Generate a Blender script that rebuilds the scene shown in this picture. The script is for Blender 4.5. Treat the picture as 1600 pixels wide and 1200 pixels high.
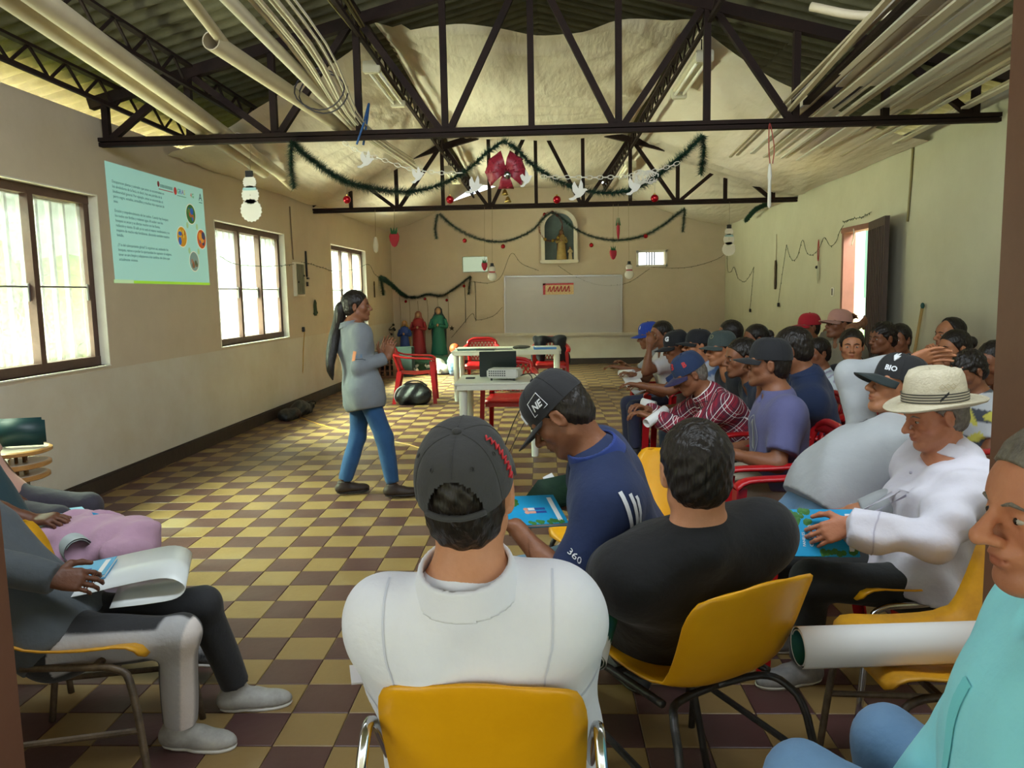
import bpy, bmesh, math, random, time
import numpy as np
from mathutils import Vector, Matrix
from mathutils.bvhtree import BVHTree
T0 = time.time()
SC = bpy.context.scene
COL = SC.collection
for _o in list(bpy.data.objects): bpy.data.objects.remove(_o)
random.seed(7)

# ---------------- camera ----------------
cam = bpy.data.cameras.new('camera')
cam.sensor_fit = 'HORIZONTAL'; cam.sensor_width = 36.0
cam.lens = 1213.5 / 1600 * 36.0
cam.clip_start = 0.05; cam.clip_end = 200
camo = bpy.data.objects.new('camera', cam); COL.objects.link(camo)
_p, _y, _r = math.radians(6.596), math.radians(2.317), math.radians(-1.1356)
camo.matrix_world = (Matrix.Translation((0, 0, 1.5)) @ Matrix.Rotation(_y, 4, 'Z')
                     @ Matrix.Rotation(math.pi / 2 - _p, 4, 'X') @ Matrix.Rotation(_r, 4, 'Z'))
SC.camera = camo

# ---------------- light and exposure ----------------
SC.view_settings.view_transform = 'Standard'
SC.view_settings.look = 'None'
SC.view_settings.gamma = 1.0
SC.view_settings.use_curve_mapping = False
SC.view_settings.exposure = 1.0
SC.cycles.max_bounces = 10
SC.cycles.diffuse_bounces = 7
SC.cycles.transparent_max_bounces = 12
SC.cycles.sample_clamp_indirect = 6.0
SC.cycles.use_denoising = True
SC.cycles.caustics_reflective = False
SC.cycles.caustics_refractive = False
wd = bpy.data.worlds.new('world'); SC.world = wd; wd.use_nodes = True
_bg = wd.node_tree.nodes['Background']
_bg.inputs['Color'].default_value = (0.86, 0.94, 1.0, 1)     # bright overcast sky
_bg.inputs['Strength'].default_value = 2.1

sun = bpy.data.lights.new('sun', 'SUN'); sun.energy = 4.0; sun.angle = .03; sun.color = (1, .93, .78)
suno = bpy.data.objects.new('sun', sun); COL.objects.link(suno); suno.rotation_euler = (math.radians(20), math.radians(-38), 0)
def area(name, loc, rot, sx, sy, power, col=(1, 1, 1)):
    l = bpy.data.lights.new(name, 'AREA'); l.shape = 'RECTANGLE'; l.size = sx; l.size_y = sy; l.energy = power; l.color = col
    o = bpy.data.objects.new(name, l); COL.objects.link(o); o.location = loc; o.rotation_euler = rot; return o
# added fill lamp under the roof inside the doorway, unseen, brightening the hall
area('front_fill', (0, 1.9, 3.35), (math.radians(62), 0, 0), 5.5, 1.0, 85, (.84, .93, 1))
# sky light falling through the window openings from under the eaves
for _k, _y in enumerate((5.1, 9.2, 13.25)):
    _d = area('window_daylight', (-5.0 + .034 * (_y - 5), _y, 3.05), (math.radians(48), 0, math.radians(-90)), 2.2, .9, (1000, 2500, 6200)[_k], (.78, .90, 1)); _d.data.spread = math.radians(84)
    _g = area('ground_fill', (-4.5 + .034 * (_y - 5), _y, .55), (math.radians(101), 0, math.radians(-90)), 2.4, 1.2, (1300, 1900, 2600)[_k], (.94, .93, 1)); _g.data.spread = math.radians(104)  # added lamps aimed up through the windows to brighten the ceiling cloth
area('door_daylight', (4.6, 9.1, 3.15), (math.radians(45), 0, math.radians(90)), 1.2, .8, 300, (.95, 1, .97))
# added lamps imitating warm light off sunlit ground under the eaves
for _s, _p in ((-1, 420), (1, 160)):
    area('eave_fill', (_s * 4.6, 8.5, .6), (math.radians(180), math.radians(_s * 14), 0), 1.0, 15, _p, (1, .78, .34))
# ---------------- helpers: colours and materials ----------------
def S(h, a=1.0):
    h = h.lstrip('#'); c = [int(h[i:i+2], 16) / 255 for i in (0, 2, 4)]
    return tuple(((x / 12.92) if x <= .04045 else ((x + .055) / 1.055) ** 2.4) for x in c) + (a,)
MATS = {}
def mat(name, col='#888888', rough=.6, metal=0., spec=.5, n=None, b=None, attr=False, trans=0., emit=0., alpha=1.0, sheen=0., coat=0.):
    """n=(scale, amount, colour2) mottles the colour; b=(scale, strength) is fine relief; attr multiplies the vertex tint."""
    if name in MATS: return MATS[name]
    m = bpy.data.materials.new(name); m.use_nodes = True; MATS[name] = m
    nt = m.node_tree; N = nt.nodes; L = nt.links; P = N['Principled BSDF']
    c = S(col) if isinstance(col, str) else col
    P.inputs['Base Color'].default_value = c
    m.diffuse_color = c
    P.inputs['Roughness'].default_value = rough
    P.inputs['Metallic'].default_value = metal
    P.inputs['Specular IOR Level'].default_value = spec
    P.inputs['Transmission Weight'].default_value = trans
    P.inputs['Alpha'].default_value = alpha
    if sheen: P.inputs['Sheen Weight'].default_value = sheen
    if coat: P.inputs['Coat Weight'].default_value = coat
    if emit:
        P.inputs['Emission Color'].default_value = c; P.inputs['Emission Strength'].default_value = emit
    out = None
    tc = N.new('ShaderNodeTexCoord')
    if n:
        x = N.new('ShaderNodeTexNoise'); x.inputs['Scale'].default_value = n[0]; x.inputs['Detail'].default_value = 6
        x.inputs['Roughness'].default_value = .65
        L.new(tc.outputs['Object'], x.inputs['Vector'])
        r = N.new('ShaderNodeMapRange'); r.inputs['From Min'].default_value = .35; r.inputs['From Max'].default_value = .68
        r.inputs['To Max'].default_value = n[1]
        L.new(x.outputs['Fac'], r.inputs['Value'])
        mx = N.new('ShaderNodeMix'); mx.data_type = 'RGBA'
        mx.inputs['A'].default_value = c; mx.inputs['B'].default_value = S(n[2])
        L.new(r.outputs['Result'], mx.inputs['Factor']); out = mx.outputs['Result']
    if attr:
        at = N.new('ShaderNodeVertexColor'); at.layer_name = 'tint'
        mm = N.new('ShaderNodeMix'); mm.data_type = 'RGBA'; mm.blend_type = 'MULTIPLY'; mm.inputs['Factor'].default_value = 1
        if out: L.new(out, mm.inputs['A'])
        else: mm.inputs['A'].default_value = c
        L.new(at.outputs['Color'], mm.inputs['B']); out = mm.outputs['Result']
    if out: L.new(out, P.inputs['Base Color'])
    if b:
        x = N.new('ShaderNodeTexNoise'); x.inputs['Scale'].default_value = b[0]; x.inputs['Detail'].default_value = 5
        L.new(tc.outputs['Object'], x.inputs['Vector'])
        bp = N.new('ShaderNodeBump'); bp.inputs['Strength'].default_value = b[1]; bp.inputs['Distance'].default_value = .02
        L.new(x.outputs['Fac'], bp.inputs['Height']); L.new(bp.outputs['Normal'], P.inputs['Normal'])
    return m

# ---------------- helpers: objects ----------------
def props(o, label=None, cat=None, group=None, kind=None):
    if label: o['label'] = label
    if cat: o['category'] = cat
    if group: o['group'] = group
    if kind: o['kind'] = kind
    return o
def thing(name, loc=(0, 0, 0), rz=0., label=None, cat=None, group=None, kind=None):
    o = bpy.data.objects.new(name, None); COL.objects.link(o)
    o.empty_display_size = .05
    o.location = loc; o.rotation_euler = (0, 0, rz)
    return props(o, label, cat, group, kind)
def link(name, me, m=None, parent=None, loc=(0, 0, 0)):
    if m is not None and not me.materials: me.materials.append(m)
    o = bpy.data.objects.new(name, me); COL.objects.link(o); o.location = loc
    if parent: o.parent = parent
    return o
def dup(root, loc, rz=0., label=None, group=None):
    r = root.copy(); COL.objects.link(r); r.location = loc; r.rotation_euler = (0, 0, rz)
    if label: r['label'] = label
    if group: r['group'] = group
    for ch in list(root.children):
        c = ch.copy(); COL.objects.link(c); c.parent = r
        for g in ch.children:
            d = g.copy(); COL.objects.link(d); d.parent = c
    return r
def fast_mesh(name, V, Q, smooth=True, tri=None):
    """V (n,3), Q (m,4) quads, tri (k,3)"""
    me = bpy.data.meshes.new(name)
    V = np.ascontiguousarray(V, dtype=np.float32); nq = len(Q); nt_ = 0 if tri is None else len(tri)
    me.vertices.add(len(V)); me.vertices.foreach_set('co', V.ravel())
    me.loops.add(nq * 4 + nt_ * 3)
    idx = np.asarray(Q, np.int32).reshape(-1)
    st = np.arange(nq, dtype=np.int32) * 4
    if nt_:
        idx = np.concatenate([idx, np.asarray(tri, np.int32).ravel()])
        st = np.concatenate([st, nq * 4 + np.arange(nt_, dtype=np.int32) * 3])
    me.loops.foreach_set('vertex_index', idx)
    me.polygons.add(nq + nt_); me.polygons.foreach_set('loop_start', st)
    me.update(calc_edges=True)
    me.polygons.foreach_set('use_smooth', np.full(nq + nt_, smooth, dtype=bool))
    return me
def rotm(rx=0, ry=0, rz=0):
    return np.array((Matrix.Rotation(rz, 3, 'Z') @ Matrix.Rotation(ry, 3, 'Y') @ Matrix.Rotation(rx, 3, 'X')))
class MB:
    """collects simple solids, builds ONE mesh object"""
    def __init__(s): s.v = []; s.f = []
    def add(s, v, f):
        o = len(s.v); s.v += [tuple(map(float, p)) for p in v]; s.f += [tuple(i + o for i in q) for q in f]; return s
    def box(s, c, d, R=None, ch=0.):
        x, y, z = (k / 2 for k in d); c = np.array(c, float)
        if ch <= 0:
            v = np.array([(-x, -y, -z), (x, -y, -z), (x, y, -z), (-x, y, -z), (-x, -y, z), (x, -y, z), (x, y, z), (-x, y, z)])
            f = [(0, 3, 2, 1), (4, 5, 6, 7), (0, 1, 5, 4), (1, 2, 6, 5), (2, 3, 7, 6), (3, 0, 4, 7)]
        else:
            bm = bmesh.new(); bmesh.ops.create_cube(bm, size=1)
            for q in bm.verts: q.co = Vector((q.co.x * 2 * x, q.co.y * 2 * y, q.co.z * 2 * z))
            bmesh.ops.bevel(bm, geom=bm.edges[:], offset=ch, segments=2, affect='EDGES')
            bm.verts.index_update(); v = np.array([q.co[:] for q in bm.verts]); f = [tuple(k.index for k in q.verts) for q in bm.faces]; bm.free()
        if R is not None: v = v @ np.array(R).T
        return s.add(v + c, f)
    def bar(s, a, b, w, h=None, up=(0, 0, 1)):
        """square bar from a to b, w sideways and h along up"""
        a, b = np.array(a, float), np.array(b, float); h = h or w
        d = b - a; l = np.linalg.norm(d); d = d / l
        u = np.array(up, float); x = np.cross(d, u)
        if np.linalg.norm(x) < 1e-4: x = np.cross(d, (1, 0, 0))
        x /= np.linalg.norm(x); z = np.cross(x, d)
        v = []
        for p in (a, b):
            for i, j in ((-1, -1), (1, -1), (1, 1), (-1, 1)): v.append(p + x * i * w / 2 + z * j * h / 2)
        return s.add(v, [(0, 1, 2, 3), (7, 6, 5, 4), (0, 4, 5, 1), (1, 5, 6, 2), (2, 6, 7, 3), (3, 7, 4, 0)])
    def tube(s, P, r, n=8, cap=True, closed=False):
        P = np.array(P, float); m = len(P); r = np.full(m, r) if np.isscalar(r) else np.array(r)
        T = np.gradient(P, axis=0) if not closed else np.roll(P, -1, 0) - np.roll(P, 1, 0)
        T /= np.linalg.norm(T, axis=1)[:, None] + 1e-12
        x = np.cross(T[0], (0, 0, 1.)); 
        if np.linalg.norm(x) < .1: x = np.cross(T[0], (1., 0, 0))
        v = []
        for k in range(m):
            x = x - T[k] * (x @ T[k]); x /= np.linalg.norm(x) + 1e-12; y = np.cross(T[k], x)
            for j in range(n):
                a = 2 * math.pi * j / n; v.append(P[k] + r[k] * (math.cos(a) * x + math.sin(a) * y))
        f = []
        for k in range(m if closed else m - 1):
            k2 = (k + 1) % m
            for j in range(n): f.append((k * n + j, k * n + (j + 1) % n, k2 * n + (j + 1) % n, k2 * n + j))
        if cap and not closed: f.append(tuple(range(n - 1, -1, -1))); f.append(tuple((m - 1) * n + j for j in range(n)))
        return s.add(v, f)
    def pipe(s, a, b, r, t, n=14):
        """hollow open pipe"""
        a, b = np.array(a, float), np.array(b, float); d = (b - a) / np.linalg.norm(b - a)
        x = np.cross(d, (0, 0, 1.)); x /= np.linalg.norm(x); y = np.cross(d, x); v = []
        for p, q in ((a, r), (b, r), (b, r - t), (a, r - t)):
            for j in range(n):
                an = 2 * math.pi * j / n; v.append(p + q * (math.cos(an) * x + math.sin(an) * y))
        f = []
        for k in range(4):
            k2 = (k + 1) % 4
            for j in range(n): f.append((k * n + j, k2 * n + j, k2 * n + (j + 1) % n, k * n + (j + 1) % n))
        return s.add(v, f)
    def lathe(s, prof, c=(0, 0, 0), n=16, R=None, sx=1., sy=1.):
        v = []; m = len(prof)
        for r, z in prof:
            for j in range(n):
                a = 2 * math.pi * j / n; v.append((r * math.cos(a) * sx, r * math.sin(a) * sy, z))
        f = [(k * n + j, k * n + (j + 1) % n, (k + 1) * n + (j + 1) % n, (k + 1) * n + j) for k in range(m - 1) for j in range(n)]
        f.append(tuple(range(n - 1, -1, -1))); f.append(tuple((m - 1) * n + j for j in range(n)))
        v = np.array(v)
        if R is not None: v = v @ np.array(R).T
        return s.add(v + np.array(c, float), f)
    def ball(s, c, r, n=12, R=None):
        r = (r, r, r) if np.isscalar(r) else r
        m = n // 2 + 1
        prof = [(max(math.sin(math.pi * k / (m - 1)), 1e-3), -math.cos(math.pi * k / (m - 1))) for k in range(m)]
        v = []
        for q, z in prof:
            for j in range(n):
                a = 2 * math.pi * j / n; v.append((q * math.cos(a) * r[0], q * math.sin(a) * r[1], z * r[2]))
        f = [(k * n + j, k * n + (j + 1) % n, (k + 1) * n + (j + 1) % n, (k + 1) * n + j) for k in range(m - 1) for j in range(n)]
        v = np.array(v)
        if R is not None: v = v @ np.array(R).T
        return s.add(v + np.array(c, float), f)
    def plate(s, pts, n, t):
        """flat outline pts (3-D, in order) pushed along n by t"""
        pts = np.array(pts, float); n = np.array(n, float); n = n / np.linalg.norm(n) * t; k = len(pts)
        return s.add(list(pts) + list(pts + n), [tuple(range(k - 1, -1, -1)), tuple(range(k, 2 * k))] + [(j, (j + 1) % k, k + (j + 1) % k, k + j) for j in range(k)])
    def grid(s, G, t=0., closed_u=False):
        """grid of points G[u][v]; t thickens along the normals"""
        G = np.array(G, float); a, b, _ = G.shape
        du = np.gradient(G, axis=0); dv = np.gradient(G, axis=1); Nn = np.cross(du, dv); Nn /= np.linalg.norm(Nn, axis=2)[..., None] + 1e-12
        f = [(i * b + j, (i + 1) * b + j, (i + 1) * b + j + 1, i * b + j + 1) for i in range(a - 1) for j in range(b - 1)]
        if t == 0: return s.add(G.reshape(-1, 3), f)
        o = a * b
        f2 = [tuple(o + k for k in q[::-1]) for q in f]
        ed = [i * b for i in range(a)] + [(a - 1) * b + j for j in range(1, b)] + [i * b + b - 1 for i in range(a - 2, -1, -1)] + [j for j in range(b - 2, 0, -1)]
        f3 = [(ed[k], ed[(k + 1) % len(ed)], o + ed[(k + 1) % len(ed)], o + ed[k]) for k in range(len(ed))]
        f3 = [q[::-1] for q in f3]
        return s.add(list((G).reshape(-1, 3)) + list((G - Nn * t).reshape(-1, 3)), f + f2 + f3)
    def mesh(s, name, smooth=False, ang=None):
        me = bpy.data.meshes.new(name); me.from_pydata(s.v, [], s.f); me.update()
        if smooth or ang:
            me.polygons.foreach_set('use_smooth', np.ones(len(me.polygons), dtype=bool))
            if ang is not None: me.set_sharp_from_angle(angle=math.radians(ang))
        return me
    def build(s, name, m, parent=None, loc=(0, 0, 0), smooth=False, ang=None, world=False):
        if world and parent is not None:
            o = np.array(parent.location) + (np.array(parent.parent.location) if parent.parent else 0)
            s.v = [tuple(np.array(p) - o) for p in s.v]
        elif any(loc):
            s.v = [tuple(np.array(p) - np.array(loc)) for p in s.v]
        return link(name, s.mesh(name, smooth, ang), m, parent, (0, 0, 0) if parent else loc)
def text_mesh(txt, size, ext=.0005, align='CENTER', shear=0., bold=0.):
    c = bpy.data.curves.new('text', 'FONT'); c.body = txt; c.size = size; c.extrude = ext; c.align_x = align; c.shear = shear; c.offset = bold
    c.resolution_u = 2
    o = bpy.data.objects.new('text', c); COL.objects.link(o)
    me = bpy.data.meshes.new_from_object(o.evaluated_get(bpy.context.evaluated_depsgraph_get()))
    bpy.data.objects.remove(o); bpy.data.curves.remove(c)
    return me
def text_on(name, txt, size, M4, m, parent=None, **k):
    """text whose own x,y plane is mapped by the 4x4 M4"""
    me = text_mesh(txt, size, **k); me.transform(Matrix(M4)); me.name = name
    return link(name, me, m, parent)
def frame4(o, x, y):
    x = np.array(x, float); y = np.array(y, float); x /= np.linalg.norm(x); z = np.cross(x, y); z /= np.linalg.norm(z); y = np.cross(z, x)
    M4 = np.eye(4); M4[:3, 0] = x; M4[:3, 1] = y; M4[:3, 2] = z; M4[:3, 3] = o; return M4
def spline(P, n=24):
    """Catmull-Rom through P"""
    P = np.array(P, float); P = np.vstack([2 * P[0] - P[1], P, 2 * P[-1] - P[-2]]); out = []
    m = len(P) - 3; per = max(2, n // m)
    for i in range(m):
        a, b, c, d = P[i:i + 4]
        for t in np.linspace(0, 1, per, endpoint=(i == m - 1)):
            out.append(.5 * (2 * b + (c - a) * t + (2 * a - 5 * b + 4 * c - d) * t * t + (3 * b - a - 3 * c + d) * t ** 3))
    return np.array(out)
def XL(y): return -3.707 + .034 * y          # left wall face
def XR(y): return 3.316 + .0295 * y          # right wall face
YB, YF = 16.4, 1.5                            # back wall, front wall (inner faces)
# ---------------- the room ----------------
M_WALL = mat('wall_paint', '#cdbfab', .85, n=(1.6, .5, '#bcac95'), b=(6, .25))
M_WALLR = mat('wall_paint_right', '#c6c3ac', .85, n=(1.4, .5, '#b4b097'), b=(6, .25))
M_DADO = mat('wall_paint_lower', '#d2cdc2', .8, n=(1.3, .6, '#bdb09a'), b=(5, .2))
M_BASE = mat('baseboard_paint', '#3a2c24', .6, n=(9, .6, '#2a2420'), b=(12, .3))
M_REVEAL = mat('reveal_paint', '#e8e4d8', .8, n=(5, .4, '#cfc8b8'), b=(14, .3))
M_FRAME = mat('window_frame_paint', '#5a4036', .55, n=(8, .6, '#43302a'), b=(20, .15))
M_STEELB = mat('truss_paint', '#271915', .75, spec=.2, n=(5, .7, '#1a1412'), b=(25, .15))
M_GROUT = mat('grout', '#4a4038', .9, n=(6, .6, '#352d28'))
M_CONC = mat('concrete', '#8f887c', .9, n=(3, .6, '#78726a'), b=(8, .2))

def tile_mat(name, c1, c2, c3):
    m = mat(name, c1, .42, n=(2.2, .75, c2), b=(30, .06)); nt = m.node_tree; N = nt.nodes; L = nt.links; P = N['Principled BSDF']
    # worn, chalky blotches and a varying polish
    geo = N.new('ShaderNodeNewGeometry'); x = N.new('ShaderNodeTexNoise'); x.inputs['Scale'].default_value = 1.7; x.inputs['Detail'].default_value = 7
    L.new(geo.outputs['Position'], x.inputs['Vector'])
    r = N.new('ShaderNodeMapRange'); r.inputs['From Min'].default_value = .56; r.inputs['From Max'].default_value = .72; r.inputs['To Max'].default_value = .5
    L.new(x.outputs['Fac'], r.inputs['Value'])
    mx = N.new('ShaderNodeMix'); mx.data_type = 'RGBA'; mx.inputs['B'].default_value = S(c3)
    src = P.inputs['Base Color'].links[0].from_socket
    L.new(r.outputs['Result'], mx.inputs['Factor']); L.new(src, mx.inputs['A']); L.new(mx.outputs['Result'], P.inputs['Base Color'])
    q = N.new('ShaderNodeMapRange'); q.inputs['To Min'].default_value = .27; q.inputs['To Max'].default_value = .58
    L.new(x.outputs['Fac'], q.inputs['Value']); L.new(q.outputs['Result'], P.inputs['Roughness'])
    for nd in N:                                  # mottle by place, not per tile
        if nd.type == 'TEX_NOISE': L.new(geo.outputs['Position'], nd.inputs['Vector'])
    return m
M_TY = tile_mat('tile_ochre', '#8c7246', '#7a6038', '#9c8d70')
M_TM = tile_mat('tile_maroon', '#553834', '#452b29', '#6b5852')

# floor: slab with raised checker tiles
fl = MB().box((0.05, 8.2, -.06), (8.2, 17.0, .12)).build('floor', M_GROUT); props(fl, 'floor of ochre and maroon checkered cement tiles', kind='structure')
TS, TX, TY = .20834, -1.139, 2.631
def tile_geo(cx, cy, dz=0.):
    h = TS / 2 - .0012; k = h - .003
    v = [(-h, -h, 0), (h, -h, 0), (h, h, 0), (-h, h, 0), (-h, -h, .004), (h, -h, .004), (h, h, .004), (-h, h, .004), (-k, -k, .006), (k, -k, .006), (k, k, .006), (-k, k, .006)]
    v = [(a + cx, b + cy, c + dz) for a, b, c in v]
    f = [(0, 1, 5, 4), (1, 2, 6, 5), (2, 3, 7, 6), (3, 0, 4, 7), (4, 5, 9, 8), (5, 6, 10, 9), (6, 7, 11, 10), (7, 4, 8, 11), (8, 9, 10, 11)]
    return v, f
_tm = []
for m_ in (M_TY, M_TM):
    b_ = MB(); b_.add(*tile_geo(0, 0)); me_ = b_.mesh('tile'); me_.materials.append(m_); _tm.append(me_)
_rest = (MB(), MB()); _cand = []
for j in range(-6, 67):
    cy = TY + (j + .5) * TS
    for i in range(-13, 25):
        cx = TX + (i + .5) * TS
        if cx + TS < XL(cy) or cx - TS > XR(cy) or cy > YB + .1: continue
        vis = cy > 2.2 and abs(cx + .04 * cy) < .665 * cy + .15 and not (cx > .25 and cy > 3.0)
        _cand.append((cy if vis else 1e3 + cy, cx, cy, (i + j) % 2))
_cand.sort()
for k, (_, cx, cy, par) in enumerate(_cand):
    if k < 300:
        o = link('tile', _tm[par], None, fl, (cx, cy, random.uniform(-.0006, .0006)))
        o.rotation_euler = (random.uniform(-.002, .002), random.uniform(-.002, .002), 0)
    else: _rest[par].add(*tile_geo(cx, cy, random.uniform(-.0006, .0006)))
for b_, m_ in zip(_rest, (M_TY, M_TM)): props(b_.build('tiles', m_, fl), kind='stuff')

# outside ground, hedge beyond the left windows, pale wall beyond the right door
g_ = MB().box((0, 8, -.36), (60, 60, .4)).build('ground', mat('ground_outside', '#8fa05a', .95, n=(1.2, .7, '#b3a878'))); props(g_, kind='structure')

def wall_boxes(xf, side, rects, mb, d0=0., d1=.18):
    """rects (y0,y1,z0,z1) on a side wall whose inner face is xf(y); side -1 left, +1 right"""
    for y0, y1, z0, z1 in rects:
        v = []
        for z in (z0, z1):
            for y, d in ((y0, d0), (y1, d0), (y1, d1), (y0, d1)): v.append((xf(y) + side * d, y, z))
        f = [(0, 3, 2, 1), (4, 5, 6, 7), (0, 1, 5, 4), (1, 2, 6, 5), (2, 3, 7, 6), (3, 0, 4, 7)]
        if side > 0: f = [q[::-1] for q in f]
        mb.add(v, f)
WIN = [(4.05, 6.13), (8.17, 10.2), (12.2, 14.3)]; WZ0, WZ1 = 1.0, 2.34; HT = 2.95
ys = [YF - .2] + [y for w in WIN for y in w] + [YB + .2]
rects = [(ys[k], ys[k + 1], 0, HT) for k in range(0, len(ys), 2)] + [r for a, b_ in WIN for r in ((a, b_, 0, WZ0), (a, b_, WZ1, HT))]
mb = MB(); wall_boxes(XL, -1, rects, mb); props(mb.build('wall_left', M_WALL), 'beige plastered long wall with three windows', kind='structure')
mb = MB(); wall_boxes(XL, -1, [(YF, YB, .02, .965)], mb, -.005, 0.); props(mb.build('trim_1', M_DADO), kind='structure')
mb = MB(); wall_boxes(XL, -1, [(YF, YB, .0, .125)], mb, -.028, 0.); wall_boxes(XL, -1, [(YF, YB, .125, .14)], mb, -.016, 0.)
props(mb.build('baseboard_left', M_BASE), kind='structure')
DR0, DR1, DRZ = 8.62, 9.55, 2.2
mb = MB(); wall_boxes(XR, 1, [(YF - .2, DR0, 0, HT), (DR1, YB + .2, 0, HT), (DR0, DR1, DRZ, HT)], mb); props(mb.build('wall_right', M_WALLR), 'pale greenish plastered wall with the side door', kind='structure')
mb = MB(); wall_boxes(XR, 1, [(YF, DR0, .0, .13), (DR1, YB, 0, .13)], mb, -.02, 0.); props(mb.build('baseboard_right', M_BASE), kind='structure')
mb = MB(); wall_boxes(XR, 1, [(DR1 + .05, YB, .02, .955)], mb, -.006, 0.); props(mb.build('trim_2', M_WALLR), kind='structure')
# back wall (gable) with two small openings and a niche hole
BWL, BWR = (-1.66, -1.13, 1.975, 2.3), (2.02, 2.56, 2.05, 2.31)
NX0, NX1, NZ0, NZ1 = .05, .70, 2.14, 2.84
def rect_wall(mb, x0, x1, z0, z1, y0=YB, y1=YB + .2): mb.box(((x0 + x1) / 2, (y0 + y1) / 2, (z0 + z1) / 2), (x1 - x0, y1 - y0, z1 - z0))
mb = MB()
rect_wall(mb, -3.4, BWL[0], 0, 2.95); rect_wall(mb, BWL[0], BWL[1], 0, BWL[2]); rect_wall(mb, BWL[0], BWL[1], BWL[3], 2.95)
rect_wall(mb, BWL[1], NX0 - .1, 0, 2.95); rect_wall(mb, NX0 - .1, NX1 + .1, 0, 2.05); rect_wall(mb, NX1 + .1, BWR[0], 0, 2.95)
rect_wall(mb, BWR[0], BWR[1], 0, BWR[2]); rect_wall(mb, BWR[0], BWR[1], BWR[3], 2.95); rect_wall(mb, BWR[1], 4.0, 0, 2.95)
rect_wall(mb, NX0 - .1, NX1 + .1, 2.05, 2.95, YB + .02, YB + .2)
mb.add([(-3.4, YB, 2.95), (4.0, YB, 2.95), (.15, YB, 4.05), (-3.4, YB + .2, 2.95), (4.0, YB + .2, 2.95), (.15, YB + .2, 4.05)], [(0, 1, 2), (5, 4, 3), (1, 4, 5, 2), (3, 0, 2, 5)])
props(mb.build('wall_back', M_WALL), 'cream end wall behind the whiteboard', kind='structure')
mb = MB().box((.3, YB - .012, .065), (7.4, .024, .13)); props(mb.build('baseboard_back', M_BASE), kind='structure')
mb = MB().box((1.1, YB - .03, .63), (5.25, .06, .07), rotm(0, .012, 0), .008).box((1.1, YB - .006, .33), (5.25, .012, .6)); props(mb.build('trim_3', M_DADO), 'concrete ledge along the end wall under the whiteboard', kind='structure')
# front wall with the doorway the photograph is taken through
mb = MB()
for x0, x1, z0, z1 in ((-3.8, -1.14, 0, 1.0), (1.7, 3.5, 0, 1.0), (-3.8, 3.5, 2.4, 2.6), (-3.8,-3.4,1.0,2.4), (3.2,3.5,1.0,2.4), (-1.5,-1.14,1.0,2.4), (1.36, 1.7, 1.0, 2.4)): rect_wall(mb, x0, x1, z0, z1, YF - .2, YF)  # unseen openings either side of the doorway, invented to let more daylight in
props(mb.build('wall_front', M_WALL), kind='structure')

# ---- side windows: brown steel frames, two mullions, patterned glass, bars outside ----
M_GLASS = bpy.data.materials.new('patterned_glass'); M_GLASS.use_nodes = True
_nt = M_GLASS.node_tree; _N = _nt.nodes; _L = _nt.links; _N.remove(_N['Principled BSDF'])
_tr = _N.new('ShaderNodeBsdfTransparent'); _tl = _N.new('ShaderNodeBsdfTranslucent'); _gl = _N.new('ShaderNodeBsdfGlossy'); _m1 = _N.new('ShaderNodeMixShader'); _m2 = _N.new('ShaderNodeMixShader')
_tr.inputs['Color'].default_value = (.36, .38, .30, 1); _tl.inputs['Color'].default_value = (.30, .31, .27, 1); _gl.inputs['Roughness'].default_value = .2
_tc = _N.new('ShaderNodeTexCoord'); _wv = _N.new('ShaderNodeTexVoronoi'); _wv.inputs['Scale'].default_value = 55
_mr = _N.new('ShaderNodeMapRange'); _mr.inputs['From Max'].default_value = .6; _mr.inputs['To Min'].default_value = .0; _mr.inputs['To Max'].default_value = .05
_L.new(_tc.outputs['Object'], _wv.inputs['Vector']); _L.new(_wv.outputs['Distance'], _mr.inputs['Value']); _L.new(_mr.outputs['Result'], _m1.inputs['Fac'])
_L.new(_tr.outputs[0], _m1.inputs[1]); _L.new(_tl.outputs[0], _m1.inputs[2]); _m2.inputs['Fac'].default_value = .05
_L.new(_m1.outputs[0], _m2.inputs[1]); _L.new(_gl.outputs[0], _m2.inputs[2]); _L.new(_m2.outputs[0], _N['Material Output'].inputs['Surface'])
M_BARS = mat('outside_bars', '#6f6a66', .6, n=(8, .5, '#55504c'))
M_ALU = mat('aluminium', '#b9bab8', .35, metal=.8)
WINLAB = ['brown framed window nearest the front, beside the projection', 'brown framed window between the projection and the meter box', 'brown framed window behind the standing woman, nearest the garland corner']
def LP(y, z, d): return (XL(y) - d, y, z)
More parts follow.
